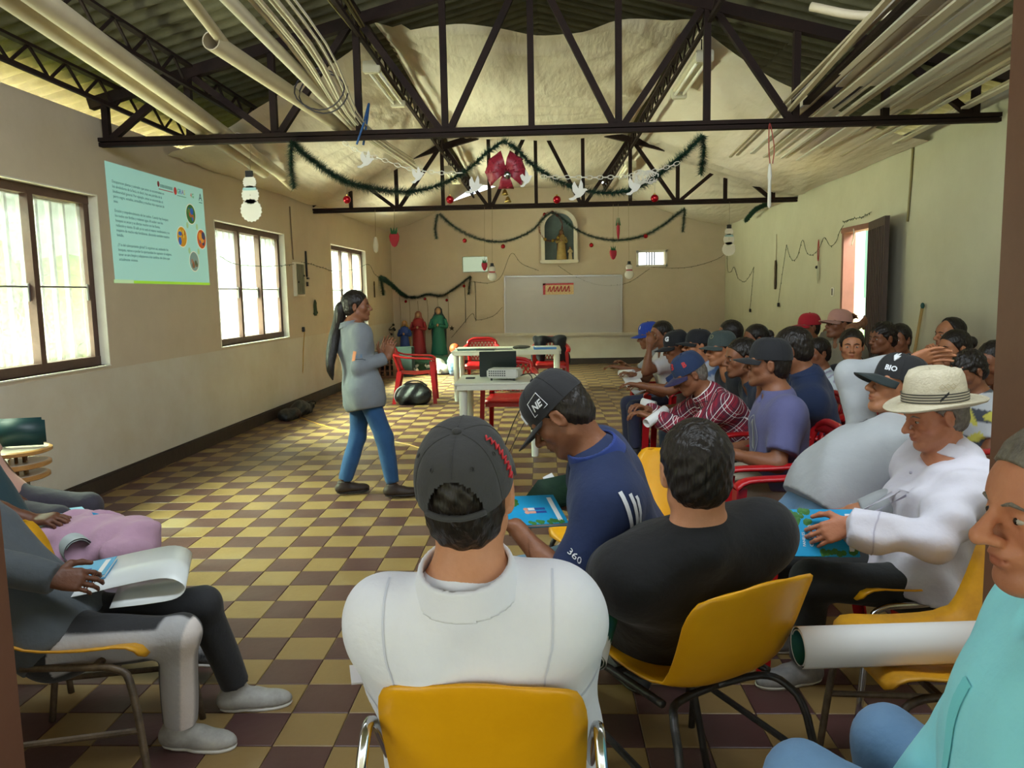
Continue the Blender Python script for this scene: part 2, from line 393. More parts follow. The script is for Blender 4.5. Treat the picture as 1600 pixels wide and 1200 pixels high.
for k, (y0, y1) in enumerate(WIN):
    w = thing('window_%d' % (k + 1), (XL(y0) - .1, y0, WZ0), 0, WINLAB[k], None, None, 'structure')
    mb = MB(); d = .105
    for a, b_ in (((y0, WZ0 + .035), (y1, WZ0 + .035)), ((y0, WZ1 - .035), (y1, WZ1 - .035))): mb.bar(LP(a[0], a[1], d), LP(b_[0], b_[1], d), .075, .07)
    for y in (y0 + .03, y1 - .03): mb.bar(LP(y, WZ0, d), LP(y, WZ1, d), .06, .075, (0, 1, 0))
    mb.build('frame', M_FRAME, w, world=True)
    n3 = [y0 + .06, y0 + .06 + (y1 - y0 - .12) * .36, y0 + .06 + (y1 - y0 - .12) * .68, y1 - .06]
    for j in (1, 2):
        mb = MB().bar(LP(n3[j], WZ0 + .05, d - .01), LP(n3[j], WZ1 - .05, d - .01), .06, .06, (0, 1, 0)); mb.build('mullion', M_FRAME, w, world=True)
    for j in range(3):
        a, b_ = n3[j] + (.02 if j else 0), n3[j + 1] - (.02 if j < 2 else 0); dj = d + (.02 if j == 1 else 0)
        mb = MB().box(((XL((a + b_) / 2) - dj), (a + b_) / 2, (WZ0 + WZ1) / 2), (.005, b_ - a, WZ1 - WZ0 - .12), rotm(0, 0, -.034)); p = mb.build('pane', M_GLASS, w, world=True)
        mb = MB().bar(LP(a, 1.62, dj - .012), LP(b_, 1.62, dj - .012), .018, .012); mb.build('glazing_bar', M_BARS, w, world=True)
        mb = MB().box(LP(b_ - .02, 1.58, dj - .02), (.012, .02, .13), None, .003); mb.build('latch', M_ALU, w, world=True)
    mb = MB()
    wall_boxes(XL, -1, [(y0, y1, WZ0 - .012, WZ0)], mb, -.012, .07); mb.build('window_sill', M_REVEAL, w, world=True)
    mb = MB(); wall_boxes(XL, -1, [(y1 - .006, y1 + .004, WZ0, WZ1), (y0 - .004, y0 + .006, WZ0, WZ1), (y0, y1, WZ1 - .006, WZ1 + .004)], mb, -.004, .07); mb.build('reveal', M_REVEAL, w, world=True)
    for j in range(13):
        y = y0 + .08 + (y1 - y0 - .16) * j / 12
        mb = MB().bar(LP(y, WZ0 + .02, .24), LP(y, WZ1 - .02, .24), .035, .03, (0, 1, 0)); mb.build('security_bar', M_BARS, w, world=True)
    MB().bar(LP(y0, WZ0 + .05, .24), LP(y1, WZ0 + .05, .24), .03).bar(LP(y0, WZ1 - .05, .24), LP(y1, WZ1 - .05, .24), .03).build('bar_rail', M_BARS, w, world=True)
# hedge outside the left wall
rr = random.Random(3); mb = MB()
for k in range(150):
    y = rr.uniform(1, 19); z = rr.uniform(-.1, 2.0); mb.ball((-6.4 + rr.uniform(-.5, .5), y, z), (rr.uniform(.3, .6), rr.uniform(.4, .8), rr.uniform(.3, .5)), 8)
props(mb.build('hedge', mat('hedge_leaves', '#86a83e', .8, n=(3, .9, '#b0b848'), b=(25, .6)), smooth=True), 'sunlit green hedge outside the patterned windows', 'hedge', kind='stuff')
mb = MB().box((-8.5, 9, .9), (.2, 24, 2.6)); props(mb.build('wall_outside', mat('outside_wall', '#d8d6c8', .9)), kind='structure')

# ---- side door on the right wall ----
M_DOORB = mat('door_brown', '#4c3a30', .6, n=(4, .6, '#3a2c26'), b=(20, .15))
M_JAMBP = mat('jamb_pinkbrown', '#8a5a48', .5, n=(6, .4, '#6d4638'))
w = thing('door_1', (XR(DR1), DR1, 0), 0, 'side doorway with its brown ribbed leaf swung open', None, None, 'structure')
mb = MB()
for y in (DR0 + .03, DR1 - .03): mb.box((XR(y) + .06, y, DRZ / 2), (.14, .06, DRZ))
mb.box((XR(9.1) + .06, (DR0 + DR1) / 2, DRZ - .03), (.14, DR1 - DR0, .06)); mb.build('door_frame', M_JAMBP, w, world=True)
hx, hy = XR(DR0) - .03, DR0 + .0; ex, ey = XR(7.84) - .17, 7.84
dv = np.array([ex - hx, ey - hy, 0]); Ld = np.linalg.norm(dv); dv /= Ld; nv = np.array([dv[1], -dv[0], 0]);
mb = MB().bar((hx, hy, DRZ / 2 + .02), (ex, ey, DRZ / 2 + .02), .045, DRZ - .06); lf = mb.build('door_leaf', M_DOORB, w, world=True)
for k in range(9):
    c = np.array([hx, hy, 0]) + dv * (.06 + (Ld - .12) * k / 8)
    for sgn in (1,):
        q = c - nv * .028 * sgn
        if q[0] > c[0]: q = c + nv * .028
        mb = MB().bar((q[0], q[1], .12), (q[0], q[1], DRZ - .1), .03, .014, tuple(nv)); mb.build('rib', M_DOORB, lf, world=True)
mb = MB().box((6.2, 10.5, 1.3), (.2, 9, 3.0)).box((6.08, 10.5, 2.0), (.03, 9, 1.4)); props(mb.build('wall_beyond', mat('outside_teal', '#557f74', .8, n=(2, .5, '#6a9184'))), kind='structure')
mb = MB().box((4.50, 11.5, 1.5), (.09, .25, 3.2)); props(mb.build('pillar_outside', M_REVEAL), kind='structure')

# ---- brown steel front door: jamb posts and the folded right leaf ----
M_FD = mat('front_door_brown', '#6f4a38', .45, n=(3, .5, '#5a3a2d'), b=(14, .08))
M_CHIP = mat('paint_chip', '#c9b9a4', .8)
fd = thing('door_2', (.9, YF, 0), 0, 'brown steel double door at the front entrance, folded open', None, None, 'structure')
def jamb(x, sgn):
    mb = MB().box((x + sgn * .035, YF - .06, 1.2), (.07, .12, 2.4), None, .004).box((x + sgn * .012, YF - .1, 1.2), (.02, .09, 2.4)); return mb.build('door_frame', M_FD, fd, world=True)
jamb(-1.105, -1); jr = jamb(.853, 1)
lf = MB().box((1.16, YF - .085, 1.2), (.46, .035, 2.36), rotm(0, 0, .08), .003).build('door_leaf', M_FD, fd, world=True)
for k, (dx, w_) in enumerate(((.005, .012), (.05, .03), (.115, .02), (.16, .035), (.225, .02), (.29, .03), (.36, .02))):
    MB().box((.945 + dx, YF - .125 + .0 + dx * .08, 1.2), (w_, .022, 2.34), rotm(0, 0, .08), .004).build('rib', M_FD, lf, world=True)
rr = random.Random(5)
for z, h_ in ((1.55, .07), (1.15, .17), (.98, .05), (1.43, .03)):
    mb = MB()
    for k in range(9): mb.ball((.853 + rr.uniform(.004, .028), YF - .1475, z + rr.uniform(-h_, h_) / 2), (rr.uniform(.002, .006), .003, rr.uniform(.004, .014)), 6)
    mb.build('chipped_paint', M_CHIP, fd, world=True)
for z in (1.03, 1.5, 1.86):
    MB().lathe([(.011, -.05), (.011, .05)], (.85, YF - .14, z), 10).build('hinge', M_FD, jr, world=True)
# porch slab outside the doorway and lintel
mb = MB().box((0, -.9, -.05), (9, 4.4, .1)); props(mb.build('porch_floor', M_CONC), kind='structure')

mb = MB().box((0, -1.0, 2.86), (11, 4.7, .08), rotm(.05, 0, 0)); props(mb.build('light_block_roof', M_CONC), kind='structure')  # unseen roof added to cut the sky light on the foreground
mb = MB().box((0, -7.0, 1.5), (16, .2, 3.2)); props(mb.build('light_block_wall', M_WALL), kind='structure')  # unseen wall added to block light coming from behind the camera
# ---------------- roof, trusses, fabric ----------------
M_ROOF = mat('fibre_cement', '#6a6650', .95, n=(3.5, .8, '#4b4838'), b=(9, .35))
RZ0, RSL = 4.13, .262                                   # ridge height, slope
def RZ(x): return RZ0 - RSL * abs(x)
roof = thing('roof', (0, 8, RZ0), 0, 'corrugated grey fibre cement roof on a gable', None, None, 'structure')
def sheet_mesh():
    G = []; nu, nv = 4, 49
    for i in range(nu):
        row = []
        for j in range(nv):
            y = -.56 + 1.12 * j / (nv - 1); row.append((i / (nu - 1) * 2.32 - 1.16, y, .024 * math.sin(2 * math.pi * y / .16)))
        G.append(row)
    mb = MB().grid(G, .007); me = mb.mesh('roof_sheet', True, 60); me.materials.append(M_ROOF); return me
shm = sheet_mesh(); ang = math.atan(RSL)
for s in (-1, 1):
    for row in range(2):
        for k in range(17):
            xc = s * (1.1 + 2.16 * row); y = .2 + k * 1.0
            o = link('roof_sheet', shm, None, roof, (xc, y - 8, RZ(xc) - RZ0 + .03 + .012 * (1 - row) + random.uniform(-.004, .004)))
            o.rotation_euler = (0, s * ang, 0)
mb = MB(); 
G = [[(x, y, -.262 * abs(x) + .06) for y in (.0 - 8, 17 - 8)] for x in (-.25, -.12, 0, .12, .25)]
MB().grid(G, .01).build('ridge_cap', M_ROOF, roof)

def truss(name, yt, label):
    zb = 2.755; t = thing(name, (0, yt, zb), 0, label, 'roof truss', 'brown steel trusses spanning the hall')
    zt = lambda x: RZ(x) - .14 - zb
    xl, xr = XL(yt) - .06, XR(yt) + .06
    MB().box(((xl + xr) / 2, 0, .025), (xr - xl, .075, .03)).box(((xl + xr) / 2, 0, -.012), (xr - xl, .06, .03)).build('bottom_chord', M_STEELB, t)
    for s, x in ((-1, xl), (1, xr)):
        MB().bar((x, 0, zt(x)), (0, 0, zt(0)), .07, .085).build('top_chord', M_STEELB, t)
    c0 = -.06; dx = .675
    for k in range(-5, 6):
        x = c0 + k * dx; MB().bar((x, 0, .03), (x, 0, zt(x)), .05, .05, (0, 1, 0)).build('web_post', M_STEELB, t)
    for k in (-4, -2, 0, 2, 4):
        for s in (-1, 1):
            xb = c0 + (k + s) * dx; xt = c0 + k * dx
            if abs(k + s) <= 5: MB().bar((xb + (.04 if k > k + s else -.04), 0, .035), (xt + s * .05, 0, zt(xt) - .03), .05, .05, (0, 1, 0)).build('web_brace', M_STEELB, t)
    return t
tr1 = truss('roof_truss', 6.24, 'brown steel roof truss nearest the front, carrying the pipes')
tr2 = truss('roof_truss', 11.45, 'brown steel roof truss farther in, above the long table')
# lattice purlins: two chords and zigzag wire
def purlin(x, label, y0=1.5, y1=16.4):
    z = RZ(x) - .10; p = thing('lattice_purlin', (x, y0, z), 0, label, 'purlin', 'lattice purlins along the roof')
    L_ = y1 - y0
    MB().bar((0, 0, 0), (0, L_, 0), .05, .02).bar((0, 0, -.16), (0, L_, -.16), .03, .03).build('chord', M_STEELB, p)
    n = int(L_ / .2); pts = [(0, k * L_ / n, 0 if k % 2 == 0 else -.16) for k in range(n + 1)]
    mb = MB()
    for a, b_ in zip(pts[:-1], pts[1:]): mb.bar(a, b_, .016)
    mb.build('lacing', M_STEELB, p); return p
for x, lb in ((-3.3, 'lattice purlin just above the window wall'), (-2.72, 'lattice purlin above the two thick pipes'), (-1.38, 'lattice purlin holding the fluorescent lights by the window side'), (1.3, 'lattice purlin holding the fluorescent lights by the door side'), (2.7, 'lattice purlin above the stack of white strips')): purlin(x, lb)

# draped cream cloth under the roof
def cloth_mat(name, c1, c2):
    m = mat(name, c1, .9, n=(1.1, .6, c2)); nt = m.node_tree; N = nt.nodes; L = nt.links; P = N['Principled BSDF']
    P.inputs['Subsurface Weight'].default_value = 0
    tr = N.new('ShaderNodeBsdfTranslucent'); mx = N.new('ShaderNodeMixShader'); mx.inputs['Fac'].default_value = .25
    src = P.inputs['Base Color'].links[0].from_socket; L.new(src, tr.inputs['Color'])
    L.new(P.outputs[0], mx.inputs[1]); L.new(tr.outputs[0], mx.inputs[2]); L.new(mx.outputs[0], N['Material Output'].inputs['Surface'])
    tc = N.new('ShaderNodeTexCoord'); x = N.new('ShaderNodeTexNoise'); x.inputs['Scale'].default_value = 5; x.inputs['Detail'].default_value = 8
    mp = N.new('ShaderNodeMapping'); mp.inputs['Scale'].default_value = (2.2, .5, 1); L.new(tc.outputs['Object'], mp.inputs['Vector']); L.new(mp.outputs[0], x.inputs['Vector'])
    bp = N.new('ShaderNodeBump'); bp.inputs['Strength'].default_value = .5; bp.inputs['Distance'].default_value = .05; L.new(x.outputs['Fac'], bp.inputs['Height']); L.new(bp.outputs['Normal'], P.inputs['Normal'])
    return m
M_CLOTH = cloth_mat('ceiling_cloth', '#e9dfd0', '#dccfbb')
def drape(label, uf, zf, y0, y1, edge0, nu=36, nv=80, seed=0, sag=.12, pulls=()):
    """cloth between curves: uf(u,y)->x, zf(u,y)->z"""
    rr = random.Random(seed); G = []
    ph = [rr.uniform(0, 6) for _ in range(8)]
    for i in range(nu):
        u = i / (nu - 1); row = []
        for j in range(nv):
            v = j / (nv - 1); y = y0 + edge0(u) + (y1 - y0 - edge0(u)) * v
            x = uf(u, y); z = zf(u, y)
            z -= sag * 4 * u * (1 - u) * (.55 + .45 * abs(math.sin((y - 6.3) / 5.2 * math.pi)))
            z += .010 * math.sin(5 * x + 2.5 * y + ph[0]) * math.sin(1.3 * y + ph[1]) + .004 * math.sin(15 * x - 4 * y + ph[2])
            for px_, py_, amp in pulls:                      # tension folds fanning from a pinned point
                dx_, dy_ = x - px_, y - py_; rd = math.hypot(dx_, dy_)
                if rd < 2.2: z += amp * math.sin(17 * math.atan2(dy_, dx_) + ph[3]) * min(rd / .4, 1) * (1 - rd / 2.2)
            row.append((x, y, z))
        G.append(row)
    o = MB().grid(G).build('ceiling_cloth', M_CLOTH, smooth=True)
    return props(o, label, 'cloth', 'cream cloths hung under the roof')
xl_ = lambda y: XL(y) + .02; xr_ = lambda y: XR(y) - .02
drape('cream ceiling cloth sloping from the window wall up to the purlin', lambda u, y: xl_(y) + (-1.44 - xl_(y)) * u, lambda u, y: 2.84 + .84 * u ** .9, 6.75, 16.38, lambda u: .5 - .5 * u + .05 * math.sin(9 * u), seed=1, sag=.17, pulls=((-3.3, 11.6, .03), (-1.4, 9, .03), (-3.3, 7.3, .02)))
drape('cream ceiling cloth stretched along the middle of the roof', lambda u, y: -1.36 + 2.62 * u, lambda u, y: 3.78 - .05 * u, 6.7, 16.38, lambda u: .04 * math.sin(14 * u), seed=2, sag=.14, pulls=((-1.36, 6.9, .035), (1.26, 9.6, .035), (1.26, 6.8, .03), (-1.3, 11.5, .03)))
drape('cream ceiling cloth sagging from the purlin down to the door wall', lambda u, y: xr_(y) + (1.36 - xr_(y)) * u, lambda u, y: 2.80 + .9 * u ** .9, 6.8, 16.38, lambda u: .55 - .5 * u + .05 * math.sin(8 * u), seed=3, sag=.24, pulls=((1.36, 6.9, .04), (3.6, 11.3, .03), (1.36, 11.4, .03)))

# twin-tube light fittings hung along the purlins
M_FIX = mat('fixture_cream', '#d8d2ba', .5, n=(8, .3, '#c4bda2')); M_TUBE = mat('unlit_tube', '#f3f1e6', .25)
def fixture(loc, rz, tilt, label):
    t = thing('light_fixture', loc, rz, label, 'light fixture', 'unlit twin tube light fixtures')
    t.rotation_euler = (tilt, 0, rz)
    MB().box((0, 0, .02), (.13, 1.22, .05), None, .006).build('channel', M_FIX, t)
    for s in (-1, 1): MB().box((0, s * .62, -.015), (.15, .07, .1), None, .008).build('end_cap', M_FIX, t)
    for s in (-1, 1): MB().tube([(s * .04, -.6, -.03), (s * .04, .6, -.03)], .015, 10).build('tube', M_TUBE, t, smooth=True)
    MB().tube([(0, -.5, .04), (0, -.5, .3)], .006, 6).tube([(0, .5, .04), (0, .5, .3)], .006, 6).build('hanger', M_STEELB, t)
fixture((-1.45, 7.6, 3.50), .0, 0, 'unlit twin tube fitting near the front truss, window side')
fixture((-1.43, 12.9, 3.45), .0, 0, 'unlit twin tube fitting beyond the second truss, window side')
fixture((1.42, 7.6, 3.50), .0, 0, 'unlit twin tube fitting near the front truss, door side')
fixture((1.40, 12.9, 3.45), .0, 0, 'unlit twin tube fitting beyond the second truss, door side')

# pipes and strips stored on the truss
M_PVC = mat('old_pvc', '#c3b79e', .5, n=(2.5, .6, '#a7977c')); M_PVCW = mat('white_pvc', '#dcd8cf', .4, n=(2, .4, '#c4beb2')); M_STRIP = mat('strip_offwhite', '#cfc7b6', .5, n=(3, .5, '#b5aa95'))
def pvc(a, b, r, label, m=M_PVC, grp=None):
    o = MB().pipe(a, b, r, .006, 18).build('plastic_pipe', m, loc=tuple(a), ang=40); return props(o, label, 'pipe', grp)
pz = 2.80
pvc((-1.98, 1.55, pz + .055), (-2.86, 8.75, pz + .055), .055, 'thick cream plastic pipe on the truss, the one nearer the middle', grp='cream plastic pipes resting on the truss')
pvc((-2.10, 1.55, pz + .05), (-2.98, 8.5, pz + .05), .05, 'thick cream plastic pipe on the truss, the one nearer the windows', grp='cream plastic pipes resting on the truss')
pvc((-2.52, 6.6, pz + .055), (-3.06, 9.7, pz + .045), .033, 'thinner pipe end poking out of the pipe by the windows')
pvc((-1.80, 4.40, pz + .12), (-1.575, 6.5, pz + .055), .052, 'short wide cream pipe holding a slimmer pipe in its open end')
pvc((-1.62, 3.2, pz + .22), (-1.80, 4.72, pz + .13), .03, 'slim cream pipe slid into the short wide pipe')
pvc((-1.52, 3.0, pz + .2), (-1.50, 6.6, pz + .06), .034, 'slim grey cream pipe lying beside the bundle of strips', M_STRIP)
rr = random.Random(11)
for k in range(9):
    x0 = -1.47 + .028 * k; x1 = -1.46 + .018 * k; z = pz + .09 + rr.uniform(0, .05)
    P = spline([(x0, 2.8, z + .16), (x0 + .03, 4.6, z + .05), (x1 - .05, 6.24, z - .05), (x1 + .03, 8.3 + rr.uniform(-.4, .3), z - .02)], 15)
    o = MB().tube(P, rr.uniform(.007, .013), 6).build('trim_strip', M_STRIP, smooth=True); props(o, 'thin cream plastic strip in the tied bundle above the projection side', 'strip', 'thin strips tied in a bundle on the truss')
mb = MB()
for y in (5.35, 5.45):
    mb.tube([(-1.47 + .17 * math.cos(a), y + .02 * math.sin(3 * a), pz + .09 + .13 * math.sin(a)) for a in np.linspace(0, 2 * math.pi, 20)], .005, 5)
props(mb.build('binding_twine', mat('dark_cord', '#2e2a30', .7)), 'dark cord tied around the bundle of strips', 'cord')
bl = mat('blue_strap', '#1f4f86', .5)
mb = MB().tube(spline([(-1.42, 6.16, pz - .12), (-1.36, 6.18, pz + .05), (-1.33, 6.24, pz + .2), (-1.37, 6.3, pz + .05), (-1.40, 6.3, pz - .1)], 20), .009, 6); props(mb.build('tie_strap', bl, smooth=True), 'blue strap looped over the truss chord', 'strap')
# right-hand pile
rr = random.Random(12)
for k in range(20):
    t = k / 19; xa = 1.66 + 1.25 * t + rr.uniform(-.04, .04); xc = 1.88 + 1.42 * t; dx = .06
    z = pz + .02 + rr.uniform(0, .12); y1 = 8.4 - .3 * t + rr.uniform(-.6, .5); y0 = 2.0 + rr.uniform(0, .8)
    xa = xc - dx * (6.24 - y0); xb = min(xc + dx * (y1 - 6.24), XR(y1) - .05)
    w_ = rr.choice((.03, .045, .06, .09)); 
    mb = MB().bar((xa, y0, z + .05), (xb, y1, z - .0), w_, .014)
    if rr.random() < .5: mb.bar((xa + w_ / 2, y0, z + .062), (xb + w_ / 2, y1, z + .012), .008, .03)
    props(mb.build('ceiling_strip', rr.choice((M_PVCW, M_STRIP, M_PVCW, M_PVC)), loc=(xa, y0, z)), 'long pale plastic strip in the pile on the truss by the doorway', 'strip', 'pale strips piled on the truss by the doorway')
for k, (xc, w_) in enumerate(((2.34, .44),)):
    mb = MB().plate([(1.86, 2.2, pz + .26), (2.36, 2.2, pz + .26), (2.58, 5.95, pz + .15), (2.16, 5.95, pz + .15)], (0, 0, 1), .012); props(mb.build('ceiling_panel', M_PVCW), 'wide white ceiling panel lying on the pile of strips', 'panel')
mb = MB().plate([(2.5, 2.2, pz + .2), (2.95, 2.2, pz + .2), (3.15, 6.6, pz + .12), (2.75, 6.6, pz + .12)], (0, 0, 1), .012); props(mb.build('ceiling_panel', M_STRIP), 'cream ceiling panel partly under the strips beside the door wall', 'panel')
o = MB().bar((1.60, 2.2, pz + .2), (1.93, 6.4, pz + .05), .035, .02).build('ceiling_strip', M_PVC); props(o, 'yellowed strip along the inner edge of the pile', 'strip')
o = MB().bar((1.72, 2.2, pz + .16), (2.0, 6.1, pz + .08), .05, .03).build('ceiling_strip', M_STEELB); props(o, 'dark strip lying among the pale strips of the pile', 'strip')
P = spline([(1.62, 4.9, pz + .36), (1.86, 4.75, pz + .25), (2.15, 4.6, pz + .21), (2.5, 4.5, pz + .24), (2.95, 4.4, pz + .32)], 24)
o = MB().tube(P, .026, 12).build('bent_pipe', M_PVC, smooth=True); props(o, 'bent cream plastic pipe lying across the pile of strips', 'pipe')
# loose poles hanging from the roof at the first purlin
rr = random.Random(4)
for k in range(6):
    o = MB().tube(spline([(-1.50 + .05 * k, 3.9, 3.68 + rr.uniform(-.05, .05)), (-1.46 + .03 * k, 5.3, 3.60 + rr.uniform(-.05, .05)), (-1.42 + .012 * k, 7.0, 3.58)], 10), .009, 5).build('thin_cane', mat('dry_cane', '#6d6238', .8)); props(o, 'thin dry cane in the bunch along the purlin above the truss', 'cane', 'dry canes tied along the purlin')
# ---------------- figures: smooth bodies and clothes from blended limbs ----------------
A3 = lambda *v: np.array(v, float)
def unit(v): v = np.asarray(v, float); return v / (np.linalg.norm(v) + 1e-12)
class Sdf:
    def __init__(s): s.p = []
    def cone(s, a, b, ra, rb, k=.03, clip=None, op=1): s.p.append(('c', np.asarray(a, float), np.asarray(b, float), ra, rb, k, clip, op)); return s
    def ell(s, c, r, R=None, k=.03, op=1, clip=None): s.p.append(('e', np.asarray(c, float), np.asarray(r, float) * np.ones(3), R, None, k, clip, op)); return s
    def bounds(s, t=0):
        lo, hi = np.full(3, 9e9), np.full(3, -9e9)
        for q in s.p:
            if q[7] < 0: continue
            if q[0] == 'c': l = np.minimum(q[1] - q[3], q[2] - q[4]); h = np.maximum(q[1] + q[3], q[2] + q[4])
            else: m = q[2].max() if q[3] is not None else q[2]; l = q[1] - m; h = q[1] + m
            lo = np.minimum(lo, l); hi = np.maximum(hi, h)
        return lo - t, hi + t
    def grid(s, lo, hi, h, t=0., post=None):
        n = np.ceil((hi - lo) / h).astype(int) + 1
        ax = [(lo[i] + h * np.arange(n[i])).astype(np.float32) for i in range(3)]
        F = np.full(n, 1., np.float32)
        for kind, a, b, c, d_, k, clip, op in s.p:
            m = k + max(t, 0) + 3 * h
            if kind == 'c': l_, h_ = np.minimum(a - c, b - d_) - m, np.maximum(a + c, b + d_) + m
            else: q = b.max() if c is not None else b; l_, h_ = a - q - m, a + q + m
            i0 = np.clip(np.floor((l_ - lo) / h).astype(int), 0, n); i1 = np.clip(np.ceil((h_ - lo) / h).astype(int) + 1, 0, n)
            if (i1 <= i0).any(): continue
            sl = tuple(slice(i0[i], i1[i]) for i in range(3))
            X, Y, Z = ax[0][sl[0]][:, None, None], ax[1][sl[1]][None, :, None], ax[2][sl[2]][None, None, :]
            x, y, z = X - np.float32(a[0]), Y - np.float32(a[1]), Z - np.float32(a[2])
            if kind == 'c':
                ba = b - a; L2 = float(ba @ ba) + 1e-9; ba = ba.astype(np.float32)
                tt = np.clip((x * ba[0] + y * ba[1] + z * ba[2]) / np.float32(L2), 0, 1)
                d = np.sqrt((x - tt * ba[0]) ** 2 + (y - tt * ba[1]) ** 2 + (z - tt * ba[2]) ** 2) - (c + (d_ - c) * tt)
            else:
                if c is not None:
                    R = np.asarray(c, np.float32); x, y, z = (x * R[0, i] + y * R[1, i] + z * R[2, i] for i in range(3))
                x, y, z = x / np.float32(b[0]), y / np.float32(b[1]), z / np.float32(b[2])
                k0 = np.sqrt(x * x + y * y + z * z); k1 = np.sqrt((x / b[0]) ** 2 + (y / b[1]) ** 2 + (z / b[2]) ** 2) + 1e-6
                d = (k0 * (k0 - 1) / k1).astype(np.float32)
            d = d.astype(np.float32)
            if clip is not None:
                p_, n_ = clip; n_ = unit(n_); d = np.maximum(d, (X - p_[0]) * n_[0] + (Y - p_[1]) * n_[1] + (Z - p_[2]) * n_[2])
            G = F[sl]
            if op > 0: hh = np.maximum(k - np.abs(G - d), 0) / k; F[sl] = np.minimum(G, d) - hh * hh * k * .25
            else: d = -(d); hh = np.maximum(k - np.abs(G - d), 0) / k; F[sl] = np.maximum(G, d) + hh * hh * k * .25
        if t: F -= np.float32(t)
        if post is not None: F = post(F, ax[0][:, None, None], ax[1][None, :, None], ax[2][None, None, :])
        return F
def nets(F, lo, h):
    """surface nets: quads on the zero level"""
    Sg = F < 0; n = np.array(F.shape)
    c = np.zeros(n - 1, np.int8)
    for i in (0, 1):
        for j in (0, 1):
            for k in (0, 1): c += Sg[i:n[0] - 1 + i, j:n[1] - 1 + j, k:n[2] - 1 + k]
    act = (c > 0) & (c < 8); I = np.argwhere(act)
    if len(I) == 0: return np.zeros((0, 3)), np.zeros((0, 4), int)
    idx = np.full(n - 1, -1, np.int32); idx[act] = np.arange(len(I))
    co = [(i, j, k) for i in (0, 1) for j in (0, 1) for k in (0, 1)]
    fv = {q: F[I[:, 0] + q[0], I[:, 1] + q[1], I[:, 2] + q[2]] for q in co}
    P = np.zeros((len(I), 3), np.float32); W = np.zeros(len(I), np.float32)
    for q in co:
        for a in range(3):
            if q[a] == 0:
                r = list(q); r[a] = 1; f0, f1 = fv[q], fv[tuple(r)]
                m = (f0 < 0) != (f1 < 0); t = np.where(m, f0 / (f0 - f1 + 1e-12), 0)
                e = np.zeros((len(I), 3), np.float32); e[:] = q; e[:, a] += t
                P += e * m[:, None]; W += m
    V = (I + P / W[:, None]) * h + lo
    Qs = []
    for a in range(3):
        b, d = (a + 1) % 3, (a + 2) % 3
        s0 = [slice(None)] * 3; s1 = [slice(None)] * 3; s0[a] = slice(0, -1); s1[a] = slice(1, None)
        A, B = Sg[tuple(s0)], Sg[tuple(s1)]; E = np.argwhere(A != B)
        E = E[(E[:, b] > 0) & (E[:, d] > 0) & (E[:, b] < n[b] - 1) & (E[:, d] < n[d] - 1)]
        if len(E) == 0: continue
        fl = A[E[:, 0], E[:, 1], E[:, 2]]
        def cell(db, dd): q = E.copy(); q[:, b] -= db; q[:, d] -= dd; return idx[q[:, 0], q[:, 1], q[:, 2]]
        q = np.stack([cell(1, 1), cell(0, 1), cell(0, 0), cell(1, 0)], 1)
        q[~fl] = q[~fl][:, ::-1]; Qs.append(q)
    return V, np.concatenate(Qs)
def sdf_mesh(s, h, t=0., post=None, lo=None, hi=None, pad=.02):
    if lo is None: lo, hi = s.bounds(max(t, 0) + pad + 2 * h)
    return nets(s.grid(lo, hi, h, t, post), lo, h)
def ik(a, c, l1, l2, pole):
    d = c - a; L = np.linalg.norm(d)
    if L > (l1 + l2) * .995: c = a + d / L * (l1 + l2) * .995; d = c - a; L = np.linalg.norm(d)
    if L < abs(l1 - l2) + .03: L = abs(l1 - l2) + .03
    x = d / np.linalg.norm(d); q = (l1 * l1 - l2 * l2 + L * L) / (2 * L); hgt = math.sqrt(max(l1 * l1 - q * q, 0))
    p = pole - x * (pole @ x); return a + x * q + unit(p) * hgt, c
def hand_prims(s, W, d, n, left, curl=.4, spread=.0, sc=1., grip=None):
    """palm, four fingers and a thumb; d = finger direction, n = the way the palm faces"""
    d = unit(d); n = unit(n - d * (n @ d)); t = np.cross(n, d) * (1 if left else -1)
    offs = (.030, .0105, -.0095, -.028); lens = ((.043, .027, .021), (.048, .031, .022), (.044, .029, .021), (.034, .021, .019)); rad = (.0090, .0093, .0088, .0078)
    s.ell(W + d * .05 * sc, A3(.036, .05, .0135) * sc, np.stack([t, d, n], 1), .012)
    for o, ln, r in zip(offs, lens, rad):
        k0 = W + (d * (.088 - .25 * abs(o - .008)) + t * o) * sc; s.cone(W + t * o * .55 * sc, k0, .0135 * sc, .0112 * sc, .010)
        p = k0; a = 0.; df = unit(d + t * (o * spread * 8))
        for q, (l, da) in enumerate(zip(ln, (48, 62, 38))):
            a += math.radians(da) * curl; v = df * math.cos(a) + n * math.sin(a)
            p2 = p + v * l * sc; s.cone(p, p2, (r - .0009 * q) * sc, (r - .0009 * (q + 1)) * sc, .004); p = p2
    p = W + (d * .018 + t * .022) * sc
    for v, l, r in ((t * .75 + d * .6 + n * .25, .045, .0135), (t * .35 + d * .85 + n * .3 * (1 + curl), .034, .0105), (d * .9 + t * .05 + n * .45 * curl, .028, .0092)):
        p2 = p + unit(v) * l * sc; s.cone(p, p2, r * sc, (r - .0012) * sc, .008); p = p2
